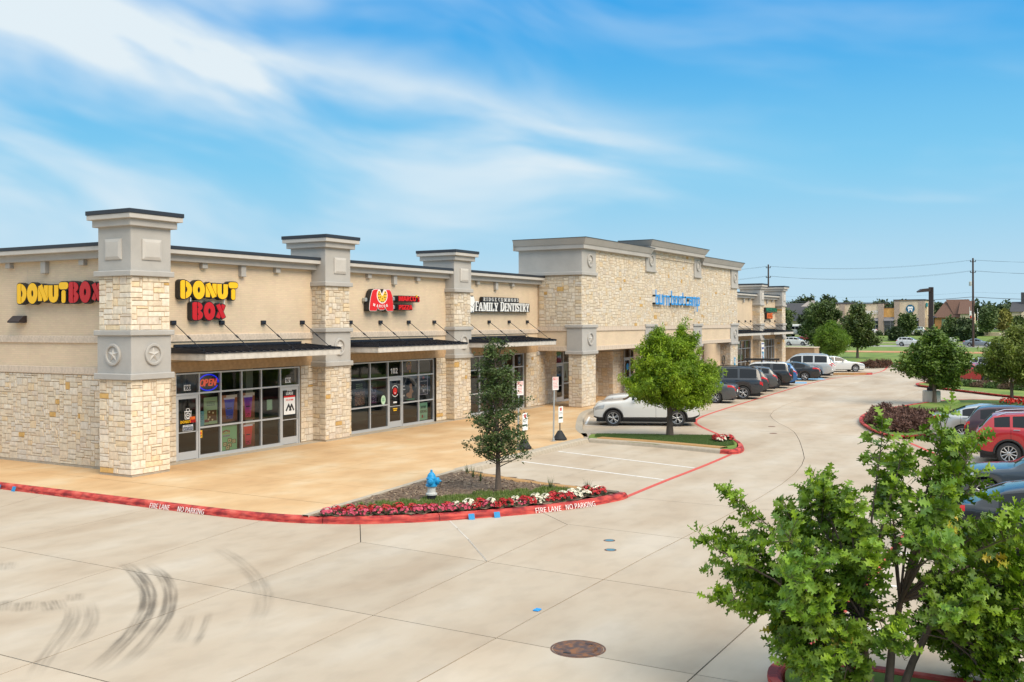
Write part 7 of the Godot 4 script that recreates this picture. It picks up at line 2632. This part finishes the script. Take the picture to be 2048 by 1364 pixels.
func cars() -> void:
	M.car_glass = mat(0.008, 0.009, 0.011, 0.06)
	M.car_glass.metallic_specular = 0.45
	M.car_screen = mat(0.03, 0.04, 0.045, 0.04)
	M.car_screen.metallic_specular = 0.85
	M.headlight = mat(0.42, 0.44, 0.46, 0.12, 0.3)
	M.taillight = mat(0.50, 0.012, 0.012, 0.18)
	M.rim = mat(0.45, 0.46, 0.48, 0.3, 0.7)
	M.dark_rim = mat(0.12, 0.12, 0.13, 0.35, 0.6)
	M.chrome = mat(0.62, 0.63, 0.65, 0.14, 0.9)
	var white := paint(0.60, 0.61, 0.61, 0.0)
	var pearl := paint(0.64, 0.64, 0.60, 0.05)
	var black := paint(0.010, 0.011, 0.014, 0.2)
	var navy := paint(0.020, 0.024, 0.032, 0.3)
	var grey_ := paint(0.085, 0.09, 0.095, 0.45)
	var dkgrey := paint(0.035, 0.038, 0.042, 0.4)
	var silver := paint(0.46, 0.47, 0.47, 0.5)
	var red := paint(0.42, 0.012, 0.018, 0.25)
	var maroon := paint(0.045, 0.008, 0.014, 0.35)
	var slate := paint(0.045, 0.062, 0.082, 0.45)
	var sky := paint(0.015, 0.12, 0.34, 0.35)
	# left side, noses to the shops
	car("parked_car", "white sporty suv with black wheel arches parked behind the cypress", "car", "suv", Vector3(22.95, LOT, 6.95), 0.405, white, {"clad": true, "rim": 0, "chrome": true, "rails": true, "mirror": white})
	car("parked_car", "white car with only its bonnet showing, behind the white sporty suv", "car", "crossover", Vector3(27.35, LOT, 5.4), 0.36, white, {"rim": 1})
	car("parked_car", "dark grey saloon half hidden by the right edge of the cypress", "car", "saloon", Vector3(36.6, LOT, 4.55), 0.16, grey_, {"tail": 0.45, "rim": 2})
	car("parked_car", "big black square suv next to the dark grey saloon", "car", "big", Vector3(40.0, LOT, 4.85), 0.30, navy, {"rails": true, "rim": 0, "tail": 0.2, "lamp_h": 0.34, "tk": 2})
	car("parked_car", "dark grey crossover right beside the big black suv", "car", "crossover", Vector3(43.9, LOT, 4.45), 0.28, dkgrey, {"tail": 0.42, "rim": 1, "rails": true})
	car("parked_car", "dark grey crossover next to the black and white jeep shaped suv", "car", "suv", Vector3(47.2, LOT, 4.1), 0.26, grey_, {"tail": 0.3, "rim": 1})
	car("parked_car", "black suv with a white roof, roof rack and spare wheel", "car", "boxy", Vector3(50.9, LOT, 4.15), 0.25, black, {"roof": white, "spare": true, "rack": true, "tail": 0.16, "rim": 3, "bumper": M.chrome, "rim_mat": M.dark_rim})
	car("parked_car", "bright blue compact suv beyond the spare wheel", "car", "crossover", Vector3(54.2, LOT, 3.9), 0.22, sky, {"tail": 0.3, "rim": 1, "L": 4.3})
	car("parked_car", "black low saloon with silver wheels beside a blue painted bay", "car", "saloon", Vector3(61.2, LOT, 3.7), 0.20, black, {"tail": 0.5, "rim": 0})
	car("parked_car", "long silver suv beyond the black low saloon", "car", "big", Vector3(65.6, LOT, 3.5), 0.18, silver, {"rails": true, "rail_mat": M.chrome, "tail": 0.16, "lamp_h": 0.42, "rim": 0})
	car("parked_car", "white suv mostly hidden behind the long silver suv", "car", "crossover", Vector3(69.3, LOT, 3.3), 0.16, white, {"tail": 0.3, "rim": 1})
	car("parked_car", "white saloon facing out at the end of the row", "car", "saloon", Vector3(76.6, LOT, 4.2), PI + 0.55, white, {"lamp": 0.6, "rim": 1})
	# right side, the row past the lane
	car("parked_car", "red suv with silver wheels, tail to the lane", "car", "suv", Vector3(17.15, LOT, 23.65), PI + 0.10, red, {"clad": true, "chrome": true, "rails": true, "rail_mat": M.chrome, "rim": 1, "tail": 0.55, "L": 4.77, "group": "cars of the right hand row"})
	car("parked_car", "dark maroon suv between the red suv and the silver saloon", "car", "crossover", Vector3(20.1, LOT, 22.95), PI + 0.08, maroon, {"tail": 0.2, "lamp_h": 0.30, "rim": 1, "group": "cars of the right hand row"})
	car("parked_car", "silver saloon with red tail lights, farthest of the right hand row", "car", "saloon", Vector3(22.9, LOT, 21.6), PI + 0.08, silver, {"tail": 0.4, "rim": 1, "group": "cars of the right hand row"})
	car("parked_car", "slate blue saloon backed in with its nose to the lane", "car", "saloon", Vector3(8.75, LOT, 23.75), 0.05, slate, {"lamp": 0.7, "chrome": true, "rim": 0, "group": "cars of the right hand row"})
	car("parked_car", "black saloon behind the foreground oak's leaves", "car", "saloon", Vector3(2.3, LOT, 24.3), PI + 0.06, black, {"tail": 0.55, "rim": 1, "group": "cars of the right hand row"})
	# beyond the cross lane
	car("parked_car", "red hatchback behind the hedge", "car", "hatch", Vector3(64.9, LOT, 17.3), PI - 0.58, red, {"rim": 1, "rim_mat": M.dark_rim})
	car("parked_car", "white suv just behind the red hatchback", "car", "suv", Vector3(72.0, LOT, 18.2), PI - 0.55, white, {"rails": true, "rim": 1})
	car("parked_car", "white car at the right edge of the view behind the yellowing tree", "car", "crossover", Vector3(70.5, LOT, 22.9), PI - 0.55, white, {"rim": 1})
	# on the road
	car("moving_car", "white crossover driving on the road at the end of the shops", "car", "crossover", Vector3(177.5, -0.13, -24.5), PI, pearl, {"rim": 1})
	car("moving_car", "white suv driving on the road, left of the lamp post", "car", "suv", Vector3(179.0, -0.13, -4.0), PI, white, {"rim": 1, "rails": true})
	car("moving_car", "grey saloon driving on the road behind the big utility pole", "car", "saloon", Vector3(179.5, -0.13, 7.4), PI, paint(0.22, 0.25, 0.29, 0.4), {"rim": 1})
	car("parked_car", "dark red pickup like suv standing beyond the road", "car", "big", Vector3(196.5, 0.15, -26.2), 0.0, paint(0.24, 0.01, 0.018, 0.2), {"rim": 1})
	car("parked_car", "silver grey saloon in front of the brick house", "car", "saloon", Vector3(236, 1.5, -2.9), 0.0, paint(0.25, 0.27, 0.32, 0.4), {"rim": 1})
	car("parked_car", "pale green grey van like car beside the tooth sign building", "car", "crossover", Vector3(240, 1.5, -11.6), 0.2, paint(0.40, 0.47, 0.45, 0.2), {"rim": 1})
	car("parked_car", "white car half behind a round bush at the pale building", "car", "saloon", Vector3(238, 1.5, -22.4), 0.2, white, {"rim": 1})
	car("parked_car", "blue grey car by the church steps", "car", "crossover", Vector3(262, 2.2, 5.6), 0.1, paint(0.2, 0.3, 0.4, 0.3), {"rim": 1})
	# small white bus
	var b := thing("shuttle_bus", "small white shuttle bus beyond the road", "bus", Vector3(216, 0.9, -33.2))
	obj("body", MB.new().cbox(Vector3(0, 1.75, -0.2), Vector3(2.3, 2.3, 6.0), 0.18), M.white, b)
	obj("nose", MB.new().cbox(Vector3(0, 1.1, 3.2), Vector3(2.0, 1.1, 1.2), 0.2), M.white, b)
	obj("windscreen", MB.new().cbox(Vector3(0, 2.1, 2.82), Vector3(2.0, 0.9, 0.1), 0.02), M.car_glass, b)
	for z in [-2.2, -1.3, -0.4, 0.5]:
		obj("side_window", MB.new().cbox(Vector3(-1.155, 2.15, z), Vector3(0.03, 0.62, 0.82), 0.0), M.car_glass, b)
	obj("door", MB.new().cbox(Vector3(-1.155, 1.6, 1.9), Vector3(0.04, 2.0, 0.9), 0.0), M.car_glass, b)
	var wp := wheel_parts(0.40, 1)
	for z in [-1.8, 2.9]:
		for x in [-1.05, 1.05]:
			var w := Node3D.new()
			w.name = "wheel"
			b.add_child(w, true)
			w.position = Vector3(x, 0.4, z)
			w.rotation.y = 0.0 if x > 0 else PI
			obj("tyre", wp[0], M.rubber, w)
			obj("rim", wp[1], M.rim, w)
	# bicycles on the roof rails near the white topped suv
	for q in [[47.0, 1.72, 2.9, "nearer"], [48.6, 1.72, 2.4, "farther"]]:
		var bi := thing("bicycle_wheel", "upright bicycle wheel on the roof rack, %s of the two" % q[3], "bicycle", Vector3(q[0], q[1] - 0.17, q[2]))
		var ring := []
		var rr := []
		for k in 21:
			var a := TAU * k / 20
			ring.append(Vector3(cos(a) * 0.30, 0.33 + sin(a) * 0.30, 0))
			rr.append(0.02)
		obj("tyre", MB.new().tube(ring, rr, 6), M.rubber, bi)
		var sp := MB.new()
		for k in 8:
			var a := TAU * k / 8
			sp.tube([Vector3(0, 0.33, 0), Vector3(cos(a) * 0.29, 0.33 + sin(a) * 0.29, 0)], [0.006, 0.004], 3, false)
		obj("spokes", sp, M.black, bi)


# ---- beyond the road ----------------------------------------------------------------------

func far_tree(called: String, label: String, group: String, at: Vector3, h: float, w: float, n: int, size: float, c0: Color, c1: Color, clear := 0.25) -> void:
	var blobs := [[Vector3(0, h * (0.5 + clear / 2), 0), Vector3(w, h * (0.5 - clear / 2), w) * 0.92, n], [Vector3(w * 0.3, h * 0.72, w * 0.25), Vector3(w, h * 0.5, w) * 0.5, n / 4], [Vector3(-w * 0.25, h * 0.5, -w * 0.35), Vector3(w, h * 0.45, w) * 0.55, n / 4]]
	tree(called, label, group, at, [trunk_of(h * 0.85, 0.05 + h * 0.012)], crown_tips(blobs, 0.0, h * clear), [T.spray_far], size, 7, size * 0.42, c0, c1, 0.02, true)


func wire(pts: Array, sag: float, r: float) -> MB:
	var b := MB.new()
	for i in pts.size() - 1:
		var p := []
		var rr := []
		for k in 13:
			var f := k / 12.0
			p.append((pts[i] as Vector3).lerp(pts[i + 1], f) - Vector3(0, sag * 4.0 * f * (1.0 - f), 0))
			rr.append(r)
		b.tube(p, rr, 4, false)
	return b


func background() -> void:
	T.spray_far = spray(61, 12, 0.55, 0.22)
	# utility poles and wires along the near side of the road
	var poles := [Vector3(176.0, 0, -66.0), Vector3(176.5, 0, -29.6), Vector3(176.5, 0, 6.9), Vector3(177.0, 0, 43.5)]
	for i in 4:
		var p: Vector3 = poles[i]
		var t := thing("utility_pole", ["tall wooden utility pole beyond the left of the shops", "dark wooden utility pole rising behind the end of the shops", "dark wooden utility pole beyond the lamp post, cables on both sides", "wooden utility pole out to the right of the view"][i], "utility pole", p)
		obj("pole", MB.new().lathe([Vector2(0.21, -0.3), Vector2(0.20, 1), Vector2(0.14, 15.6), Vector2(0, 15.7)], 12), M.pole, t)
		var fit := MB.new()
		for y in [15.0, 13.1]:
			fit.cbox(Vector3(0, y, 0), Vector3(0.12, 0.12, 0.9), 0.0)
			for z in [-0.42, 0.42]:
				fit.lathe([Vector2(0.05, 0), Vector2(0.09, 0.05), Vector2(0.06, 0.12), Vector2(0.08, 0.18), Vector2(0.0, 0.26)], 8, Transform3D(Basis(), Vector3(0, y + 0.06, z)))
		obj("insulators", fit, M.wire, t)
		if i == 2:
			obj("transformer", MB.new().lathe([Vector2(0.0, 0), Vector2(0.24, 0.02), Vector2(0.24, 0.75), Vector2(0.1, 0.85), Vector2(0, 0.85)], 12, Transform3D(Basis(), Vector3(-0.1, 10.7, -0.42))), worn(0.45, 0.47, 0.46), t)
	for q in [[15.3, 0.9, 0.012, -0.42], [15.3, 1.0, 0.012, 0.42], [13.4, 1.0, 0.016, -0.42], [13.4, 1.15, 0.012, 0.42], [9.6, 0.6, 0.010, 0.0], [8.75, 0.75, 0.045, -0.2]]:
		var pts := []
		for p in poles:
			pts.append(p + Vector3(-0.1, q[0], q[3]))
		var c := obj("power_line", wire(pts, q[1], q[2]), M.wire)
		tag(c, {15.3: "thin top power line between the utility poles", 13.4: "thin middle power line between the utility poles", 9.6: "thin low line between the utility poles", 8.75: "thick lowest cable between the utility poles"}[q[0]] + ("" if q[0] < 10 else [", shop side", ", road side"][int(q[3] > 0)]), "cable", "lines between the utility poles")
	# pale shop building with the tooth sign
	var b := thing("dental_building", "pale low shop building with brown stone piers and a round blue tooth sign", "building", Vector3(255, 1.4, -18))
	var cream := worn(0.62, 0.50, 0.36, 0.9, 5, 1)
	var ochre := worn(0.62, 0.34, 0.11, 0.9, 5, 1)
	var stone := worn(0.30, 0.235, 0.19, 0.9, 1.4, 0.5, 0.5, 2.5)
	obj("wall", bx(Vector3(0, 0, -20), Vector3(18, 6.5, 6.2)), ochre, b)
	obj("tower", bx(Vector3(-0.5, 3.9, 0.3), Vector3(18, 8.4, 6.6)), cream, b)
	obj("roof_edge", bx(Vector3(-0.8, 8.38, -0.8), Vector3(18, 8.62, 6.9)), M.bronze, b)
	obj("tower", bx(Vector3(-0.4, 3.9, -13.5), Vector3(8, 7.6, -4.4)), cream, b)
	obj("roof_edge", bx(Vector3(-0.6, 7.58, -13.7), Vector3(8, 7.78, -3.2)), M.bronze, b)
	obj("tower", bx(Vector3(-0.4, 0, -19.5), Vector3(8, 7.6, -13.4)), cream, b)
	obj("roof_edge", bx(Vector3(-0.6, 7.58, -19.6), Vector3(8, 7.76, -13.75)), M.bronze, b)
	obj("roof_edge", bx(Vector3(-0.15, 6.48, -4.4), Vector3(8, 6.65, -0.6)), M.bronze, b)
	for z in [[-0.6, 0.7], [5.3, 6.7], [-4.5, -3.2], [-14.0, -12.9]]:
		obj("stone_pier", bx(Vector3(-0.7, 0, z[0]), Vector3(0.5, 8.36 if z[0] > -2 else 7.57, z[1])), stone, b)
	for z in [[0.75, 5.25], [-3.15, -0.65], [-12.85, -4.55]]:
		obj("shop_window", bx(Vector3(-0.06, 0.1, z[0]), Vector3(0.02, 3.2, z[1])), M.car_screen, b)
		var fr := MB.new()
		var k := 0
		while z[0] + k * 1.5 <= z[1]:
			fr.box(Vector3(-0.12, 0, z[0] + k * 1.5), Vector3(0.0, 3.2, z[0] + k * 1.5 + 0.09))
			k += 1
		fr.box(Vector3(-0.12, 2.3, z[0]), Vector3(0.0, 2.4, z[1]))
		obj("window_frame", fr, M.alu_dark, b)
		var aw := MB.new()
		aw.quad(Vector3(-1.1, 3.2, z[0]), Vector3(-1.1, 3.2, z[1]), Vector3(-0.05, 4.1, z[1]), Vector3(-0.05, 4.1, z[0]))
		aw.quad(Vector3(-1.1, 3.2, z[1]), Vector3(-1.1, 3.2, z[0]), Vector3(-0.05, 3.2, z[0]), Vector3(-0.05, 3.2, z[1]))
		obj("awning", aw, worn(0.20, 0.19, 0.20, 0.5, 0.8), b)
	for x in [2.0, 6.5, 11.0]:
		obj("stone_pier", bx(Vector3(x, 0, 6.2), Vector3(x + 1.2, 7.8, 6.9)), stone if x > 3 else cream, b)
		obj("side_awning", MB.new().cbox(Vector3(x + 2.5, 4.3, 7.2), Vector3(2.4, 0.12, 1.4), 0.0, Basis(Vector3(1, 0, 0), 0.5)), M.bronze, b)
		obj("shop_window", bx(Vector3(x + 1.4, 0.1, 6.2), Vector3(x + 4.2, 3.2, 6.26)), M.car_screen, b)
	var s := thing("round_sign", "round dark blue sign with a white tooth on the pale building", "sign", Vector3(254.4, 7.6, -14.7))
	var t := Transform3D(LEFT, Vector3.ZERO)
	obj("disc", MB.new().prism(ell(0, 0, 1.05, 1.05, 32), 0, 0.15, t), mat(0.004, 0.10, 0.19, 0.4), s)
	obj("tooth", MB.new().prism(pv([-0.62, 0.5, -0.4, 0.62, 0, 0.55, 0.4, 0.62, 0.62, 0.5, 0.62, 0.15, 0.5, -0.1, 0.46, -0.66, 0.26, -0.66, 0.14, -0.28, -0.14, -0.28, -0.26, -0.66, -0.46, -0.66, -0.5, -0.1, -0.62, 0.15]), 0.15, 0.2, t), M.white, s)
	obj("smile", MB.new().prism(pv([-0.42, 0.1, 0.3, 0.1, 0.42, 0.3, 0.42, 0.0, -0.2, -0.06]), 0.2, 0.22, t), mat(0.004, 0.10, 0.19, 0.4), s)
	s = thing("shop_sign", "small teal sign high on the side of the tooth sign building", "sign", Vector3(256.2, 8.6, -11.0))
	obj("panel", bx(Vector3(-0.9, -0.5, -0.15), Vector3(0.9, 0.5, 0.15), 0.02), mat(0.01, 0.22, 0.25, 0.4), s)
	s = thing("shop_sign", "white channel letters on the pale building, partly behind an oak", "sign", Vector3(254.45, 6.35, -26.0))
	row("letter", "VERO CITY", 0.85, 0.1, M.white, s, Vector3(0, 0, 0), 3.4, "Droid Sans", true, 0.1, LEFT)
	# brown roofed brick house behind it
	b = thing("brick_house", "brick house with a broad brown hipped roof", "house", Vector3(300, 2.2, -9))
	var brown := worn(0.115, 0.062, 0.045, 0.95, 2.2, 0.5, 0.4, 2.2)
	obj("wall", bx(Vector3(0, 0, -5.5), Vector3(14, 3.6, 2.0)), worn(0.46, 0.215, 0.085, 0.9, 3, 0.5), b)
	obj("pale_wing", bx(Vector3(-2, 0, 1.6), Vector3(10, 4.4, 4.6)), cream, b)
	for z in [-3.6, 0.2]:
		obj("window", bx(Vector3(-0.08, 0.9, z), Vector3(0, 2.9, z + 1.1)), mat(0.18, 0.24, 0.17, 0.4), b)
	var rf := MB.new()
	rf.quad(Vector3(-0.6, 3.3, -6), Vector3(-0.6, 3.3, 2.6), Vector3(5, 8.4, -0.6), Vector3(5, 8.1, -3.2))
	rf.quad(Vector3(-2.4, 4.3, 1.0), Vector3(-2.4, 4.3, 5.0), Vector3(4, 8.1, 5.0), Vector3(4, 8.1, 1.0))
	rf.quad(Vector3(-0.6, 3.3, 2.6), Vector3(16, 3.3, 2.6), Vector3(12, 8.4, -0.6), Vector3(5, 8.4, -0.6))
	rf.quad(Vector3(16, 3.3, -6), Vector3(-0.6, 3.3, -6), Vector3(5, 8.1, -3.2), Vector3(12, 8.1, -3.2))
	rf.quad(Vector3(5, 8.1, -3.2), Vector3(5, 8.4, -0.6), Vector3(12, 8.4, -0.6), Vector3(12, 8.1, -3.2))
	rf.quad(Vector3(0.2, 4.2, -0.4), Vector3(0.2, 4.2, 4.2), Vector3(4.5, 8.6, 3.4), Vector3(4.5, 8.6, -3.0))
	obj("roof", rf, brown, b)
	# grey roofed church at the right, long dark roof at the left
	b = thing("grey_roofed_church", "pale building with steep dark grey roofs at the right edge", "building", Vector3(270, 2.2, 12))
	var slate := worn(0.055, 0.055, 0.062, 0.9, 2.5, 0.5, 0.2, 2.0)
	obj("wall", bx(Vector3(0, 0, -4.4), Vector3(12, 4.8, 8)), cream, b)
	var g := MB.new()
	g.quad(Vector3(-0.5, 4.6, -4.9), Vector3(-0.5, 4.6, 2), Vector3(3.5, 7.2, 2), Vector3(3.5, 7.2, -4.6))
	g.quad(Vector3(3.5, 7.2, -4.6), Vector3(3.5, 7.2, 2), Vector3(12, 7.2, 2), Vector3(12, 7.2, -4.6))
	g.tri(Vector3(-0.5, 4.6, -4.9), Vector3(3.5, 7.2, -4.6), Vector3(12, 4.6, -4.9))
	obj("roof", g, slate, b)
	obj("tower", bx(Vector3(2.5, 4.6, -2.4), Vector3(8, 9.6, 6)), slate, b)
	var gb := MB.new()
	gb.prism(pv([-1.6, 0, 6, 0, 6, 6.2, 2.2, 6.8, -1.6, 4.2]), 0.0, 0.4, Transform3D(LEFT, Vector3(-0.4, 0, -0.6)))
	obj("gable", gb, cream, b)
	obj("window", bx(Vector3(-0.06, 1.6, -3.6), Vector3(0.0, 3.2, -2.2)), mat(0.10, 0.03, 0.03, 0.6), b)
	obj("brick_wing", bx(Vector3(6, 0, -8.5), Vector3(14, 4.0, -4.5)), worn(0.16, 0.05, 0.04, 0.9, 2), b)
	b = thing("long_grey_roof_house", "long building with a dark grey roof behind the end of the shops", "house", Vector3(320, 2.4, -56))
	g = MB.new()
	g.quad(Vector3(-1, 2.2, -12), Vector3(-1, 2.2, 14), Vector3(7, 8.3, 14), Vector3(7, 8.3, -12))
	g.quad(Vector3(15, 2.2, 14), Vector3(15, 2.2, -12), Vector3(7, 8.3, -12), Vector3(7, 8.3, 14))
	g.tri(Vector3(-1, 2.2, 14), Vector3(15, 2.2, 14), Vector3(7, 8.3, 14))
	obj("roof", g, slate, b)
	obj("wall", bx(Vector3(0, 0, -11.5), Vector3(14, 2.4, 13.5)), cream, b)
	g = MB.new()
	g.quad(Vector3(-3, 7.0, -1.5), Vector3(-3, 7.0, 3.5), Vector3(2, 9.0, 2.0), Vector3(2, 9.0, 0.0))
	obj("dormer_roof", g, worn(0.30, 0.26, 0.23, 0.9), b)
	# flags, cabinet
	for q in [[-1.2, 8.0, "left"], [-0.5, 7.6, "middle"], [0.6, 7.6, "right"]]:
		var f := thing("flag_pole", "white flag pole with a small red and white flag, %s of three" % q[2], "flag pole", Vector3(258, 1.4, q[0]))
		obj("pole", MB.new().lathe([Vector2(0.07, 0), Vector2(0.04, q[1] - 1.4), Vector2(0, q[1] - 1.38)], 8), M.white, f)
		obj("flag", bx(Vector3(-0.01, q[1] - 4.2, 0.05), Vector3(0.01, q[1] - 2.4, 0.42)), M.white, f)
		obj("flag_stripe", bx(Vector3(-0.02, q[1] - 4.2, 0.04), Vector3(0.02, q[1] - 3.6, 0.43)), M.sign_red, f)
	var uc := thing("transformer_box", "pale green grey utility box on the verge left of the big pole", "utility box", Vector3(203, 0.15, 0.8))
	obj("body", bx(Vector3(-0.6, 0, -0.6), Vector3(0.6, 1.0, 0.6), 0.05), worn(0.60, 0.60, 0.55, 0.7), uc)
	var lw := thing("low_stone_wall", "low pale stone wall with planting in front of the far car parks", "wall", Vector3(224, 0.9, 6))
	for z in [-4.0, 0.0, 4.0, 8.0]:
		obj("wall_panel", bx(Vector3(-0.3, 0, z - 1.9), Vector3(0.3, 1.1, z + 1.9), 0.03), cream, lw)
	# trees beyond the road
	var dk0 := Color(0.022, 0.042, 0.014)
	var dk1 := Color(0.065, 0.10, 0.028)
	var md0 := Color(0.045, 0.08, 0.02)
	var md1 := Color(0.12, 0.17, 0.04)
	var n := 0
	for q in [[206, -10.6, 2.6, 1.3, 0, "dark bushy tree before the tooth sign building"], [211, -9.2, 5.2, 1.5, 1, "grey green tree before the tooth sign building"], [208, -0.2, 4.8, 1.3, 1, "small round tree on the verge before the brick house"], [207, 2.6, 4.6, 1.5, 0, "dark round tree left of the big pole"], [205, 3.4, 3.0, 1.1, 0, "low dark leaning tree at the foot of the big pole"], [230, 5.4, 6.6, 1.9, 1, "tall tree right of the big pole"], [222, 5.6, 4.4, 1.5, 1, "middle sized tree in front of the church"], [236, 7.8, 5.6, 1.4, 2, "yellow green tree beside the church"], [225, -39.5, 6.5, 3.2, 1, "wide green tree behind the white bus"], [236, -33.5, 8.6, 3.0, 1, "tall green tree right of the white bus"], [212, -36.0, 3.4, 1.4, 0, "dark purple green bush before the bus"], [214, -31.0, 3.0, 1.6, 0, "dark bush under the bus's front"], [240, -37, 5.5, 2.2, 0, "dark tree at the end of the shops"], [218, -19.5, 3.2, 1.4, 0, "dark bush before the left part of the pale building"], [245, 10.5, 3.6, 1.2, 1, "small tree before the grey roofed church"], [226, 1.2, 2.4, 1.0, 2, "small yellow tree behind the flag poles"]]:
		var c: Array = [[dk0, dk1], [md0, md1], [Color(0.11, 0.12, 0.02), Color(0.26, 0.25, 0.04)]][q[4]]
		far_tree("verge_tree", q[5], "trees beyond the road", Vector3(q[0], 0.2 if q[0] < 210 else (0.8 if q[0] < 222 else 1.4), q[1]), q[2], q[3], 70, 0.9, c[0], c[1], 0.22 if q[2] > 3.5 else 0.05)
	for k in 16:
		var z := -27.5 + k * 2.1
		bush("verge_shrub", "low dark clipped shrub before the far car park", "low shrubs before the far car park", Vector3(222.5, 1.15, z), Vector3(0.9, 0.8, 0.9), 50, T.spray_far, 0.6, dk0, dk1)
	# wood on the horizon: separate trees
	rng.seed = 404
	for k in 64:
		var z := -210.0 + k * 5.4 + rng.randf_range(-2, 2)
		var h := rng.randf_range(7.0, 10.5) + (3.5 if k in [22, 23, 24, 25] else 0.0)
		far_tree("horizon_tree", "distant dark tree on the horizon", "trees on the horizon", Vector3(rng.randf_range(415, 455), 2.6, z), h, rng.randf_range(3.6, 5.4), 34, 2.0, Color(0.028, 0.05, 0.02), Color(0.07, 0.105, 0.035), 0.08)
